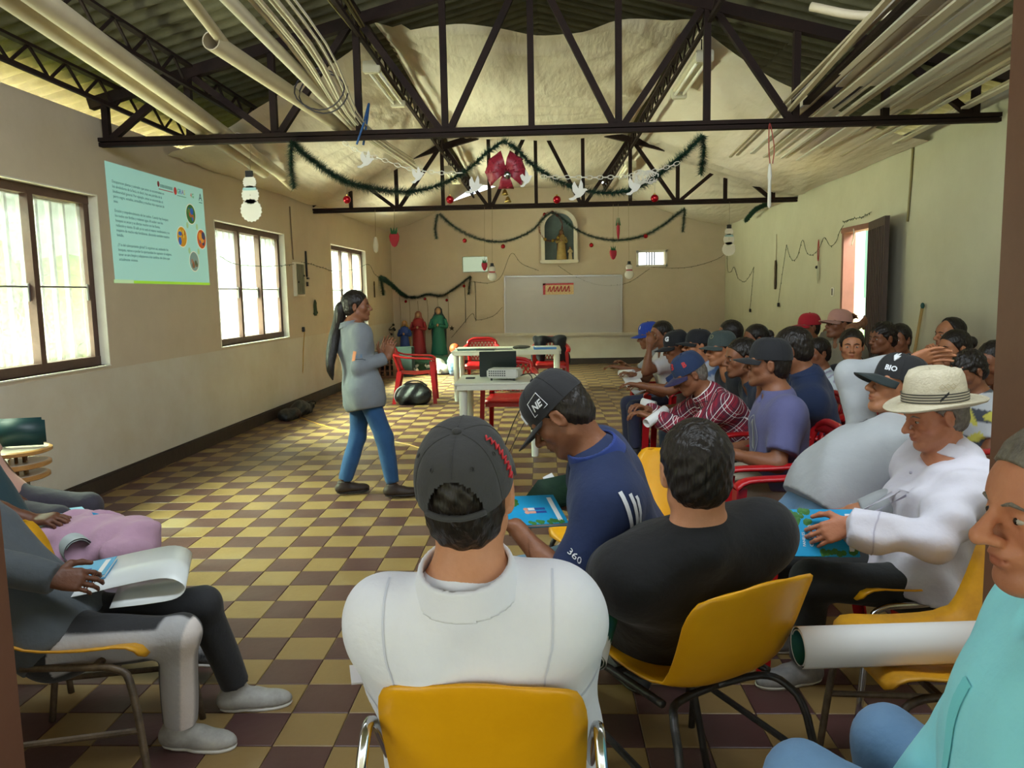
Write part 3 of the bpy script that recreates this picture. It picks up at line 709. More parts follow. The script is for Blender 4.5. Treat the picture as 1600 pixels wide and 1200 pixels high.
def head_prims(s, H, R, k=1., wide=1., nose=1., fem=False, smile=0., lids=.5, jaw=1.):
    """skull, jaw, nose, lips, sockets, ears in head axes (x right, y forward, z up)"""
    P = lambda x, y, z: H + R @ (A3(x * wide, y, z) * k)
    E = lambda c, r, kk=.02, op=1, Rl=None: s.ell(P(*c), A3(r[0] * wide, r[1], r[2]) * k, R if Rl is None else R @ Rl, kk * k, op)
    C = lambda a, b, ra, rb, kk=.015, op=1: s.cone(P(*a), P(*b), ra * k, rb * k, kk * k, None, op)
    E((0, -.012, .036), (.074, .094, .084), .03)
    E((0, .026, -.040), (.057, .060, .070), .035)
    E((0, .058, .030), (.058, .034, .045), .03)
    j = .046 * jaw
    for q in (-1, 1):
        C((q * j, .002, -.062), (q * .020, .068, -.096), .019, .018, .03)
        E((q * .044, .056, -.022), (.024, .024, .022), .025)
        C((q * .012, .086, .022), (q * .046, .068, .020), .0105 if not fem else .008, .009, .014)
    E((0, .074, -.099), (.023, .017, .016), .02)
    C((0, .090, .014), (0, .090 + .024 * nose, -.024), .0085, .0115, .012)
    E((0, .092 + .022 * nose, -.030), (.0125, .012, .0105), .010)
    for q in (-1, 1):
        E((q * .0135, .094 + .008 * nose, -.033), (.0085, .011, .0085), .007)
        E((q * .007, .104 + .012 * nose, -.043), (.004, .006, .005), .003, -1)
        E((q * .032, .097, .001), (.019, .020, .0125), .014, -1)
        E((q * .032, .0745, .001), (.0150, .0150, .0135), .006)                      # lids over the eyeball
    E((0, .080, -.056), (.030, .018, .018), .018)
    E((0, .0955, -.0565), (.021, .0085, .0062), .006); E((0, .0935, -.0685), (.019, .0090, .0070), .006)
    C((-.021, .092, -.062), (.021, .092, -.062), .0016, .0016, .004, -1); E((0, .104, -.062), (.016, .0065, .0014), .004, -1)
    for q in (-1, 1):
        Rl = rotm(math.radians(-12), 0, q * math.radians(-22))
        E((q * .078, -.008, -.004), (.0095, .020, .033), .008, 1, Rl)
        E((q * .087, -.003, -.002), (.006, .011, .020), .005, -1, Rl)
        C((q * .081, -.018, .018), (q * .081, -.022, -.010), .0045, .0045, .004)
def set_attr(me, name, arr, typ):
    a = me.color_attributes.new(name, 'FLOAT_COLOR', 'POINT') if typ == 'col' else me.attributes.new(name, 'FLOAT_VECTOR', 'POINT')
    if typ == 'col': a.data.foreach_set('color', np.concatenate([arr, np.ones((len(arr), 1))], 1).astype(np.float32).ravel())
    else: a.data.foreach_set('vector', arr.astype(np.float32).ravel())
def skin(name, c, c2): return mat('skin_' + name, c, .48, n=(14, .55, c2), b=(70, .10), attr=True, spec=.4)
SKIN = dict(tan=skin('tan', '#b67c58', '#9c6544'), brown=skin('brown', '#8a5a3e', '#734730'), dark=skin('dark', '#6a4330', '#573524'), light=skin('light', '#c98f6c', '#b0764f'), red=skin('red', '#c0805f', '#a8664a'))
def hairmat(name, c, c2): 
    m = mat('hair_' + name, c, .42, n=(60, .8, c2), spec=.35); nt = m.node_tree; N = nt.nodes; L = nt.links
    x = N.new('ShaderNodeTexNoise'); x.inputs['Scale'].default_value = 90; mp = N.new('ShaderNodeMapping'); mp.inputs['Scale'].default_value = (1, 1, .18); tc = N.new('ShaderNodeTexCoord')
    L.new(tc.outputs['Object'], mp.inputs['Vector']); L.new(mp.outputs[0], x.inputs['Vector']); bp = N.new('ShaderNodeBump'); bp.inputs['Strength'].default_value = .7; bp.inputs['Distance'].default_value = .01
    L.new(x.outputs['Fac'], bp.inputs['Height']); L.new(bp.outputs['Normal'], N['Principled BSDF'].inputs['Normal']); return m
HAIR = dict(black=hairmat('black', '#17130f', '#2a221c'), grey=hairmat('grey', '#7b746a', '#4d463e'), dark=hairmat('dark', '#1c1714', '#3a2f27'))
M_EYE = mat('eye_white', '#aca398', .25); M_IRIS = mat('eye_iris', '#1d120c', .15)
_FAB = {}
def fabric(c, c2=None, attr=False, rough=.85):
    key = (c, c2, attr)
    if key not in _FAB: _FAB[key] = mat('fabric_%d' % len(_FAB), c, rough, n=(9, .5, c2 or c), b=(11, .45), attr=attr, sheen=.1)
    return _FAB[key]
def folds(amp, seed, f=9.):
    rr = random.Random(seed); M_ = np.array([[rr.uniform(-1, 1) for _ in range(3)] for _ in range(6)]); ph = [rr.uniform(0, 6) for _ in range(6)]
    def fn(F, X, Y, Z):
        w = np.sin(f * .5 * (M_[0, 0] * X + M_[0, 1] * Y + M_[0, 2] * Z) + ph[0]); q = 0
        for i, (ff, a) in enumerate(((1., 1.), (1.7, .6), (2.9, .35))):
            q = q + a * np.sin(f * ff * (M_[i + 1, 0] * X + M_[i + 1, 1] * Y + M_[i + 1, 2] * Z) * 1.4 + 2.2 * w + ph[i + 1])
        return (F + amp * q.astype(np.float32)) if amp else F
    return fn
LOD = {0: (.020, .0047, .0044, .0085, .013), 1: (.022, .0065, .0066, .0125, .017), 2: (.028, .0088, .011, .017, .022)}
PEOPLE = {}
def person(label, head, yaw, face, pitch=0., roll=0., skin_='brown', lod=2, sc=1., hip=None, L=.49, lean=1, hipz=.52, build=1., belly=0., stand=False,
           legface=None, feet=None, knee_out=.0, wr=None, wl=None, el=None, er=None, hd=(None, None), palm=(None, None), curl=(.45, .45),
           hair='short', hairc='black', shirt='#334455', shirt2=None, sleeve=.62, collar=False, shirt_t=.013, fold=.0035, colf=None, shirt_mat=None, pants='#2b3340', pants2=None, pants_colf=None, pant_end=.92,
           shoes='#2a2623', sole='#1d1b1a', cap=None, wide=1., nose=1., fem=False, jaw=1., seed=1, hem=-.02, neckr=1., brow=1., hipw=1., shw=1., hand_lod=None, headk=1., group=None, up_arm=.275, fore=.245, barefeet=False):
    hb, hh, hhd, hs, hp = LOD[lod]; hhd = hand_lod or hhd
    H = A3(*head); a = math.radians(yaw); Rh = rotm(0, 0, a - math.pi / 2) @ rotm(math.radians(-pitch), 0, 0) @ rotm(0, math.radians(roll), 0)
    Rhh = rotm(0, 0, a - math.pi / 2) @ rotm(math.radians(-pitch * .55), 0, 0)
    NB = H + Rhh @ (A3(0, -.048, -.132) * sc)
    fa = math.radians(face); fd = A3(math.cos(fa), math.sin(fa), 0); L *= sc
    if hip is None:
        cz = np.clip((NB[2] - hipz) / L, -1, 1); sn = math.sqrt(1 - cz * cz) * lean; u = fd * sn + A3(0, 0, cz); Pv = NB - u * L
    else: Pv = A3(*hip); u = unit(NB - Pv); L = np.linalg.norm(NB - Pv)
    rt = unit(np.cross(fd, u)); f = np.cross(u, rt); RT = np.stack([rt, f, u], 1)
    T = lambda x, y, z: Pv + RT @ (A3(x, y, z) * sc)
    q = L / (.49 * sc)
    lf = fd if legface is None else A3(math.cos(math.radians(legface)), math.sin(math.radians(legface)), 0)
    lr = A3(lf[1], -lf[0], 0)
    hips = [Pv + (lr * sg * .085 * hipw) * sc for sg in (-1, 1)]
    if feet is None: feet = [(Pv[0] + lf[0] * .40 * sc + lr[0] * sg * (.12 + knee_out), Pv[1] + lf[1] * .40 * sc + lr[1] * sg * (.12 + knee_out), .085) for sg in (-1, 1)]
    feet = [A3(*q_) for q_ in feet]; knees = []
    for i, sg in enumerate((-1, 1)):
        k_, c_ = ik(hips[i], feet[i], .415 * sc, .405 * sc, (lf * .9 + A3(0, 0, .6) + lr * sg * (.12 + knee_out)) if not stand else lf + lr * sg * .1); knees.append(k_); feet[i] = c_
    sh = [T(sg * .168 * shw, -.005, (.49 * q - .105)) for sg in (-1, 1)]
    tgt = [wl, wr]; pole = [el, er]; elb = []; wri = []
    for i, sg in enumerate((-1, 1)):
        t_ = A3(*tgt[i]) if tgt[i] is not None else hips[i] * .35 + knees[i] * .65 + A3(0, 0, .10) - lr * sg * .04
        pl = A3(*pole[i]) - sh[i] if pole[i] is not None else rt * sg * .55 - fd * .5 - A3(0, 0, .55)
        e_, w_ = ik(sh[i], t_, up_arm * sc, fore * sc, pl); elb.append(e_); wri.append(w_)
    bw = build
    # --- body ---
    S_ = Sdf()
    head_prims(S_, H, Rh, sc * headk, wide, nose, fem, jaw=jaw)
    S_.cone(T(0, -.005, .49 * q - .07), H + Rh @ (A3(0, -.022, -.055) * sc), .064 * sc * neckr, .057 * sc * neckr, .03)
    tors = []
    for sg in (-1, 1):
        tors.append((T(sg * (.070 if not stand else .05), 0, .02), T(sg * .078 * shw, 0, .30 * q), (.104 if not stand else .082) * sc * bw, .106 * sc * (1 + (bw - 1) * .6), .06))
        tors.append((T(0, -.012, .49 * q - .055), sh[(sg + 1) // 2] - rt * sg * .02, .060 * sc, .056 * sc, .06))
        tors.append((T(sg * .09 * shw, 0, .33 * q), sh[(sg + 1) // 2] - u * .03, .085 * sc, .062 * sc, .06))
    for t_ in tors: S_.cone(*t_[:4], k=t_[4])
    for i in (0, 1):
        S_.cone(sh[i], elb[i], .052 * sc, .040 * sc, .03); S_.cone(elb[i], wri[i], .042 * sc, .0285 * sc, .02)
        S_.cone(elb[i] + (wri[i] - elb[i]) * .1, elb[i] + (wri[i] - elb[i]) * .5, .043 * sc, .036 * sc, .02)
        S_.cone(hips[i], knees[i], .085 * sc * (.6 + .4 * bw), .055 * sc, .04); S_.cone(knees[i], feet[i], .054 * sc, .036 * sc, .03)
    hbx = []
    for i in (0, 1):
        fv = unit(wri[i] - elb[i]); d_ = A3(*hd[i]) if hd[i] is not None else fv
        n_ = A3(*palm[i]) if palm[i] is not None else A3(0, 0, -1) + fd * .1
        hand_prims(S_, wri[i], d_, n_, i == 0, curl[i], .35, sc); hbx.append(wri[i] + unit(d_) * .085 * sc)
    lo, hi = S_.bounds(.02 + 2 * hb); V, Q = sdf_mesh(S_, hb, lo=lo, hi=hi)
    hc = H + Rh @ (A3(0, .01, -.02) * sc)
    boxes = [(hc - .165 * sc, hc + .165 * sc, hh)] + [(c_ - .118 * sc, c_ + .118 * sc, hhd) for c_ in hbx]
    VV, QQ, nv = [], [], 0
    keep = np.ones(len(Q), bool)
    for l_, h_, st in boxes:
        ins = ((V > l_ + 1.1 * hb) & (V < h_ - 1.1 * hb)).all(1); keep &= ~ins[Q].all(1)
    VV.append(V); QQ.append(Q[keep]); nv = len(V)
    for l_, h_, st in boxes:
        v2, q2 = sdf_mesh(S_, st, lo=l_, hi=h_); VV.append(v2); QQ.append(q2 + nv); nv += len(v2)
    V = np.concatenate(VV); Q = np.concatenate(QQ)
    used = np.unique(Q); rm = np.full(len(V), -1); rm[used] = np.arange(len(used)); V = V[used]; Q = rm[Q]
    base = A3(Pv[0], Pv[1], 0)
    me = fast_mesh('person', V - base, Q)
    loc = (V - H) @ Rh / sc                                       # head axes
    tint = np.ones((len(V), 3))
    lip = np.exp(-(((loc[:, 0]) / .020) ** 2 + ((loc[:, 1] - .098) / .014) ** 2 + ((loc[:, 2] + .0625) / .0105) ** 2) ** 2); tint *= 1 - lip[:, None] * A3(.22, .42, .38)
    chk = np.exp(-(((np.abs(loc[:, 0]) - .045) / .02) ** 2 + ((loc[:, 1] - .07) / .03) ** 2 + ((loc[:, 2] + .025) / .02) ** 2)); tint *= 1 - chk[:, None] * A3(.0, .08, .08)
    if not fem and lod < 2:
        bd = np.exp(-(((loc[:, 1] - .06) / .05) ** 2 + ((loc[:, 2] + .085) / .035) ** 2) ** 2) * (np.linalg.norm(loc, axis=1) < .16); tint *= 1 - .16 * bd[:, None]
    set_attr(me, 'tint', np.clip(tint, 0, 1), 'col')
    root = link('person', me, SKIN[skin_], None, tuple(base)); props(root, label, 'person', group)
    hw = lambda x, y, z: H + Rh @ (A3(x * wide, y, z) * sc * headk) - base
    def child(name, v, q_, m, parent=root, col=None, tc=None):
        me_ = fast_mesh(name, v - base if parent is root else v, q_)
        if col is not None: set_attr(me_, 'tint', col, 'col')
        if tc is not None: set_attr(me_, 'tc', tc, 'vec')
        return link(name, me_, m, parent)
    # --- eyes and brows ---
    for sg in (-1, 1):
        er_ = MB().ball(hw(sg * .032, .0810, .0005), A3(.0125, .0100, .0068) * sc, 10, Rh).build('eye', M_EYE if lod < 2 else M_EYE, root, smooth=True)
        MB().ball(hw(sg * .0315, .0876, .0002), A3(.0056, .0040, .0056) * sc, 8, Rh).build('iris', M_IRIS, er_, smooth=True)
        MB().tube([hw(sg * .012, .096, .019), hw(sg * .030, .0935, .0245), hw(sg * .050, .080, .017)], [.0028 * sc * brow, .0036 * sc * brow, .0018 * sc * brow], 6).build('eyebrow', HAIR[hairc], root)
    # --- hair ---
    if cap and hair == 'short': hair = 'crop'
    if hair:
        hs_ = Sdf(); g = (.012 if hair != 'crop' else .006)
        hs_.ell(H + Rh @ (A3(0, -.014, .037) * sc), A3((.0755 + g) * wide, .095 + g, .0855 + g) * sc, Rh, .03)
        hs_.ell(H + Rh @ (A3(0, -.050, -.03) * sc), A3(.062 + g * .6, .050 + g * .6, .055) * sc, Rh, .04)
        ys_ = {'receding': (-.035, -.02, .0, .02, .035)}.get(hair, (-.035, -.008, .012, .050, .092) if not fem else (-.03, -.004, .03, .066, .096))
        dark_top = rr_ = random.Random(seed)
        if hair in ('fringe', 'messy'): ys_ = (-.03, 0.0, .03, .105, .12)
        def hpost(F, X, Y, Z):
            x, y, z = X - H[0], Y - H[1], Z - H[2]
            lx = (x * Rh[0, 0] + y * Rh[1, 0] + z * Rh[2, 0]) / sc; ly = (x * Rh[0, 1] + y * Rh[1, 1] + z * Rh[2, 1]) / sc; lz = (x * Rh[0, 2] + y * Rh[1, 2] + z * Rh[2, 2]) / sc
            F = F + (.0022 if hair not in ('messy',) else .006) * (np.sin(170 * lx + 3 * np.sin(60 * ly)) * np.sin(150 * lz + 60 * ly)).astype(np.float32)
            g1 = ly - np.interp(lz, (-.08, -.03, .01, .05, .09), ys_); F = np.maximum(F, (g1 * .8 * sc).astype(np.float32))
            ear = np.sqrt(((np.abs(lx) - .085) / .02) ** 2 + ((ly + .004) / .024) ** 2 + ((lz + .006) / .032) ** 2) - 1; F = np.maximum(F, (-ear * .02 * sc).astype(np.float32))
            return np.maximum(F, ((-.082 if not fem else -.07) - lz).astype(np.float32) * sc)
        st = {0: .0042, 1: .006, 2: .0085}[lod]
        v_, q_ = sdf_mesh(hs_, st, post=hpost); ho = child('hair', v_, q_, HAIR[hairc])
        if hair == 'bun': MB().ball(hw(0, -.125, .035), A3(.045, .04, .045) * sc, 12, Rh).build('hair_bun', HAIR[hairc], ho, smooth=True)
        if hair == 'pony':
            P_ = spline([hw(0, -.10, .02), hw(0, -.14, -.01), hw(.01, -.15, -.12), hw(.0, -.14, -.26)], 14); MB().tube(P_, np.interp(np.linspace(0, 1, len(P_)), (0, .2, .6, 1), (.022, .034, .03, .006)) * sc, 10).build('ponytail', HAIR[hairc], ho, smooth=True)
    # --- shirt ---
    C_ = Sdf()
    for t_ in tors: C_.cone(*t_[:4], k=t_[4])
    if stand: C_.cone(T(-.07, -.01, -.10), T(-.06, 0, .12), .118 * sc * hipw, .086 * sc, .05); C_.cone(T(.07, -.01, -.10), T(.06, 0, .12), .118 * sc * hipw, .086 * sc, .05)
    if stand: C_.cone(hips[0], hips[1], .117 * sc * hipw, .117 * sc * hipw, .05)
    else: C_.cone(T(-.085, 0, .0), T(.085, 0, 0), .115 * sc * bw, .115 * sc * bw, .06)
    if belly: C_.ell(T(0, .03 + .05 * belly, .13), A3(.13 + .03 * belly, .08 + .045 * belly, .19) * sc, RT, .13)
    for i in (0, 1):
        if sleeve <= 1: e_ = sh[i] + (elb[i] - sh[i]) * sleeve; C_.cone(sh[i], e_ + (elb[i] - sh[i]) * .05, .052 * sc, .054 * sc + .006, .06, (e_, elb[i] - sh[i]))
        else:
            C_.cone(sh[i], elb[i], .057 * sc, .047 * sc, .04); e_ = elb[i] + (wri[i] - elb[i]) * (sleeve - 1); C_.cone(elb[i], e_ + unit(wri[i] - elb[i]) * .03, .047 * sc, .036 * sc, .03, (e_, wri[i] - elb[i]))
    C_.cone(T(0, 0, .49 * q - .12), H + Rh @ (A3(0, -.02, -.05) * sc), .060 * sc * neckr, .060 * sc * neckr, .012, None, -1)
    C_.ell(T(0, .075, .49 * q - .045), A3(.055, .05, .05) * sc, RT, .02, -1)
    fo = folds(fold, seed, 9 if fold < .01 else 15)
    hp_ = T(0, 0, hem)
    def spost(F, X, Y, Z):
        F = fo(F, X, Y, Z); return np.maximum(F, (-(X - hp_[0]) * u[0] - (Y - hp_[1]) * u[1] - (Z - hp_[2]) * u[2]).astype(np.float32))
    v_, q_ = sdf_mesh(C_, hs, shirt_t * sc, spost); tc = (v_ - Pv) @ RT / sc
    so = child('shirt', v_, q_, shirt_mat or fabric(shirt, shirt2, colf is not None), col=colf(tc) if colf else None, tc=tc)
    if collar:
        K_ = Sdf(); K_.cone(T(0, -.014, .49 * q - .06), T(0, .0, .49 * q + .04), (.090 + shirt_t * .5) * sc * neckr, .071 * sc * neckr, .01)
        n1, n2 = T(0, -.01, .49 * q - .05 + shirt_t), T(0, -.0, .49 * q + .004 + shirt_t * .8)
        def kpost(F, X, Y, Z):
            F = np.abs(F) - np.float32(.005 * sc)
            s1 = (X - n1[0]) * u[0] + (Y - n1[1]) * u[1] + (Z - n1[2]) * u[2]; s2 = (X - n2[0]) * u[0] + (Y - n2[1]) * u[1] + (Z - n2[2]) * u[2]
            lx = np.abs((X - n2[0]) * rt[0] + (Y - n2[1]) * rt[1] + (Z - n2[2]) * rt[2]); ly = (X - n2[0]) * f[0] + (Y - n2[1]) * f[1] + (Z - n2[2]) * f[2]
            F = np.maximum(F, np.maximum(s2, -s1).astype(np.float32)); return np.maximum(F, np.minimum(ly - .03 * sc, .02 * sc - lx).astype(np.float32))
        v2, q2 = sdf_mesh(K_, max(hs * .5, .004), 0, kpost)
        if len(v2): child('collar', v2, q2, shirt_mat or fabric(shirt if collar is True else collar, shirt2, colf is not None), so_parent(root), col=np.ones((len(v2), 3)) if colf else None, tc=(v2 - Pv) @ RT / sc)
    # --- trousers ---
    D_ = Sdf()
    D_.cone(hips[0], hips[1], .112 * sc * bw * hipw, .112 * sc * bw * hipw, .05); D_.cone(T(-.06, 0, 0), T(-.06, 0, .10), .10 * sc * bw, .10 * sc * bw, .05); D_.cone(T(.06, 0, 0), T(.06, 0, .10), .10 * sc * bw, .10 * sc * bw, .05)
    for i in (0, 1):
        D_.cone(hips[i], knees[i], .086 * sc * (.6 + .4 * bw), .062 * sc, .04); e_ = knees[i] + (feet[i] - knees[i]) * pant_end; D_.cone(knees[i], e_ + (feet[i] - knees[i]) * .05, .060 * sc, .050 * sc, .03, (e_, feet[i] - knees[i]))
    w0 = T(0, 0, -.05 if stand else .12); f2 = folds(min(fold, .005) * .9, seed + 5, 10)
    def tpost(F, X, Y, Z): F = f2(F, X, Y, Z); return np.maximum(F, ((X - w0[0]) * u[0] + (Y - w0[1]) * u[1] + (Z - w0[2]) * u[2]).astype(np.float32))
    v_, q_ = sdf_mesh(D_, .0065 if pants_colf else hp, .008 * sc, tpost)
    pcol = pants_colf(v_, hips, knees, feet) if pants_colf else None
    child('trousers', v_, q_, fabric(pants, pants2, pcol is not None), col=pcol)
    # --- shoes ---
    for i, sg in enumerate((-1, 1)):
        fdv = unit(lf + lr * sg * .12); F0 = A3(feet[i][0], feet[i][1], 0); Rf = np.stack([A3(fdv[1], -fdv[0], 0), fdv, A3(0, 0, 1)], 1); dz = feet[i][2] - .085
        Z_ = Sdf(); O = F0 + A3(0, 0, max(dz, 0))
        Z_.cone(O + fdv * -.035 + A3(0, 0, .045), O + fdv * .06 + A3(0, 0, .042), .040 * sc, .041 * sc, .03); Z_.ell(O + fdv * .115 + A3(0, 0, .028), A3(.045, .085, .040) * sc, Rf, .03); Z_.cone(O + A3(0, 0, .05), O + A3(0, 0, .098) - fdv * .008, .042 * sc, .043 * sc, .025)
        zc = O[2] + .018
        v_, q_ = sdf_mesh(Z_, max(hs * .8, .007), .002, lambda F, X, Y, Z: np.maximum(np.maximum(F, (zc - Z).astype(np.float32)), (Z - (O[2] + .105)).astype(np.float32)))
        sh_ = child('shoe', v_, q_, mat('shoe_' + shoes, shoes, .6, n=(20, .4, sole)))
        v_, q_ = sdf_mesh(Z_, max(hs * .8, .007), .006, lambda F, X, Y, Z: np.maximum(np.maximum(F, (Z - zc - .002).astype(np.float32)), (O[2] + .001 - Z).astype(np.float32)))
        child('sole', v_ - base, q_, mat('sole_' + sole, sole, .7), sh_)
    info = dict(root=root, H=H, Rh=Rh, Pv=Pv, RT=RT, sh=sh, elb=elb, wri=wri, knees=knees, feet=feet, base=base, sc=sc * headk, hips=hips, shirt=so, u=u, wide=wide, T=T)
    if cap: make_cap(info, **cap)
    return info
def so_parent(r): return r
def make_cap(I, col='#222222', col2=None, brim=None, tilt=0., turn=0., back=False, bl=.078, logo=None, seams=True, high=1., mesh_back=None, button=True, curve=.35):
    """six-panel baseball cap on the head of figure I"""
    H, Rh, sc, root, base = I['H'], I['Rh'], I['sc'], I['root'], I['base']
    Rc = Rh @ rotm(math.radians(-tilt), 0, math.radians(turn)); w = I['wide']
    O = H + Rh @ (A3(0, -.012, .028) * sc) - base
    X = lambda p: O + Rc @ (A3(p[0] * w, p[1], p[2]) * sc)
    nu, nv = (144, 36) if back else (48, 12); rx, ry, rz = .0875, .108, .108 * high
    m = fabric(col, col2)
    def cp(a, v, off=0.):
        e = math.sin(v * math.pi / 2) ** .92; c = math.cos(v * math.pi / 2) ** .62
        fr = max(math.sin(a), 0)
        zz = rz * e * (1 + .10 * fr * (1 - v)) 
        seam = .0022 * math.exp(-((((math.degrees(a) - 90) % 60 + 30) % 60 - 30) / 3.0) ** 2) * (1 if seams else 0) * (1 - v)
        return A3((rx + off - seam) * c * math.cos(a), (ry + off - seam + .004 * fr) * c * math.sin(a), zz + off * e)
    mb = MB(); V = []; F = []
    for j in range(nv + 1):
        for i in range(nu): V.append(X(cp(2 * math.pi * i / nu, j / nv)))
    for j in range(nv):
        for i in range(nu):
            a = math.degrees(2 * math.pi * (i + .5) / nu); da = abs((a - 270 + 180) % 360 - 180)
            if back and (da / 33) ** 2 + ((j + .5) / nv / .42) ** 2 < 1 and j >= (2 if back == 'strap' else 0): continue
            F.append((j * nu + i, j * nu + (i + 1) % nu, (j + 1) * nu + (i + 1) % nu, (j + 1) * nu + i))
    mb.add(V, F); co = mb.build('cap', m, root, smooth=True)
    if seams:
        for k in range(6):
            a = math.radians(90 + 60 * k)
            if back and k == 3: ps = np.linspace(.45, .97, 8)
            else: ps = np.linspace(.02, .97, 12)
            MB().tube([X(cp(a, q, .0004)) for q in ps], .0011 * sc, 5).build('seam', m, co)
    if button: MB().ball(X((0, 0, rz + .002)), A3(.0085, .0085, .005) * sc, 10, Rc).build('cap_button', m, co, smooth=True)
    nb, nr = 17, 6; G = []
    for r in range(nr):
        row = []
        for i in range(nb):
            a = math.radians(90 + (i / (nb - 1) - .5) * 128); p = cp(a, 0)
            t = r / (nr - 1); ext = bl * t * math.cos((i / (nb - 1) - .5) * math.pi * .98) ** .55
            x = p[0] * (1 + .06 * t); y = p[1] + ext; z = -.006 - curve * x * x / .09 * (.35 + .65 * t) - .16 * ext + .006
            row.append(X((x, y, z)))
        G.append(row)
    bo = MB().grid(np.array(G)[::-1], .004 * sc).build('brim', fabric(brim or col, col2), co, smooth=True)
    if back:
        MB().tube([X(cp(math.radians(270 + d), .03, .002)) for d in range(-34, 35, 4)], .0055 * sc, 6).build('strap', m, co, smooth=True)
    I['cap'] = co; I['capX'] = X; I['capcp'] = cp; I['capR'] = Rc
    return co
def wrap_on(name, target, pts, width, m, parent, off=.002, base=A3(0, 0, 0), n=None):
    """a ribbon laid on the surface of mesh object target along world points pts"""
    me = target.data; bv = BVHTree.FromPolygons([v.co[:] for v in me.vertices], [p.vertices[:] for p in me.polygons])
    P = spline(pts, n or 24); G = []
    T = np.gradient(P, axis=0)
    last = None
    for p, t in zip(P, T):
        loc, nn, _, _ = bv.find_nearest(Vector(p - base)); nn = A3(*nn); s_ = unit(np.cross(t, nn)); row = []
        for w in (-.5, -.17, .17, .5):
            l2, n2, _, _ = bv.find_nearest(Vector(A3(*loc) + s_ * w * width)); row.append(A3(*l2) + A3(*n2) * off)
        G.append(row)
    return MB().grid(G).build(name, m, parent, smooth=True)
def text_wrap(name, target, txt, size, centre, xdir, ydir, m, parent, base, off=.002, me=None, **k):
    """text projected on to the nearest surface of target"""
    if me is None: me = text_mesh(txt, size, 0, **k)
    bv = BVHTree.FromPolygons([v.co[:] for v in target.data.vertices], [p.vertices[:] for p in target.data.polygons])
    x, y = unit(xdir), unit(ydir)
    for v in me.vertices:
        p = A3(*centre) - base + x * v.co.x + y * (v.co.y - size * .35); l, nn, _, _ = bv.find_nearest(Vector(p)); v.co = l + nn * off
    me.name = name; return link(name, me, m, parent)
# ---------------- the people ----------------
PP = {}
def stripes_tint(fn): return fn
# -- standing speaker
PP['speaker'] = person('woman standing by the windows with a long black ponytail, grey shirt and blue jeans', (-1.370, 5.720, 1.432), 8, 38, pitch=-2, skin_='brown', lod=1, sc=.92, hip=(-1.33, 5.66, .83), stand=True, legface=20,
    feet=[(-1.53, 5.74, .085), (-1.13, 5.63, .085)], wr=(-1.131, 5.620, 1.061), er=(-1.263, 5.450, 0.701), wl=(-1.242, 5.950, 1.046), el=(-1.481, 6.100, 0.607), hd=((.35, .1, .9), (.25, .0, .95)), palm=((.3, -.9, .1), (.2, .9, .1)), curl=(.25, .5),
    hair='short', fem=True, shirt='#7a8086', shirt2='#6d737a', sleeve=1.86, collar='#7a8086', pants='#24507c', pants2='#1c426b', pant_end=.93, shoes='#35281f', sole='#241c17', hem=-.17, hipw=1.12, shw=.90, fold=.004, seed=3)
# -- foreground, seen from behind
PP['white_polo'] = person('man in a white polo and dark grey cap, back turned, sitting in the doorway', (-0.151, 1.470, 1.118), 86, 88, pitch=-18, roll=-2, skin_='light', lod=0, sc=1.03, hip=(-.12, 1.60, .50),
    wl=(-.30, 1.90, .60), wr=(.07, 1.92, .60), el=(-0.374, 1.580, 0.505), er=(0.038, 1.580, 0.507), hair='short', shirt='#e9ebf2', shirt2='#dfe2ec', sleeve=.84, collar='#e4e6ee', shirt_t=.018, fold=.0055, pants='#2c3c55', build=1.08, belly=.5, shw=.95, hand_lod=.009, nose=1., neckr=1.08, seed=4, headk=1.04,
    cap=dict(col='#3b3b3d', col2='#333335', back='strap', tilt=-4, high=1.0, bl=.075))
PP['black_tee'] = person('man in a black T-shirt with short black hair, back turned, on a yellow chair', (0.413, 2.100, 1.008), 92, 104, pitch=4, skin_='light', lod=0, sc=1.11, hip=(.42, 2.38, .47), legface=116,
    wl=(.12, 2.62, .60), wr=(.42, 2.75, .63), el=(0.094, 2.200, 0.441), er=(0.750, 2.350, 0.388), hair='short', shirt='#0f1013', shirt2='#15161a', sleeve=.80, shirt_t=.02, fold=.004, pants='#c3b5aa', pants2='#b5a698', build=1.1, belly=.3, shw=1.08, hand_lod=.009, neckr=1.05, seed=5, headk=1.02, shoes='#23272b', sole='#4a463e')
# -- blue polo reading
def blue_polo_tint(tc):
    c = np.ones((len(tc), 3)); side = (np.abs(tc[:, 0]) > .10) & (tc[:, 1] > -.045 - .10 * (tc[:, 2] - .1)) & (tc[:, 1] < .075 - .25 * (tc[:, 2] - .12)) & (tc[:, 2] < .30) & (np.abs(tc[:, 0]) < .17)
    c[:] = (.39, .37, .20); c[side] = (.8, .7, 1.0); return c
PP['blue_polo'] = person('man in a navy polo with white side stripes and black cap, bent over a booklet', (0.054, 2.450, 1.114), 166, 180, pitch=40, roll=0, skin_='brown', lod=0, sc=1.0, hip=(0.296, 2.550, 0.607), legface=176,
    wl=(-0.091, 2.330, 0.785), el=(0.147, 2.250, 0.737), wr=(-0.004, 2.620, 0.781), er=(0.125, 2.800, 0.697), hd=((-.9, .35, .15), (-.8, -.45, -.1)), palm=((.1, .3, .9), (-.2, -.2, -.9)), curl=(.6, .55), hair='short', hairc='black', shirt='#2240a6', shirt2='#1e3a9a', colf=blue_polo_tint, sleeve=.78, collar='#1b3263', shirt_t=.016, fold=.004, pants='#7fa3bd', pants2='#6a8fab', build=1.08, seed=6, jaw=1.08, nose=1.1,
    cap=dict(col='#1d1d20', tilt=6, high=1.06, bl=.085, curve=.15))
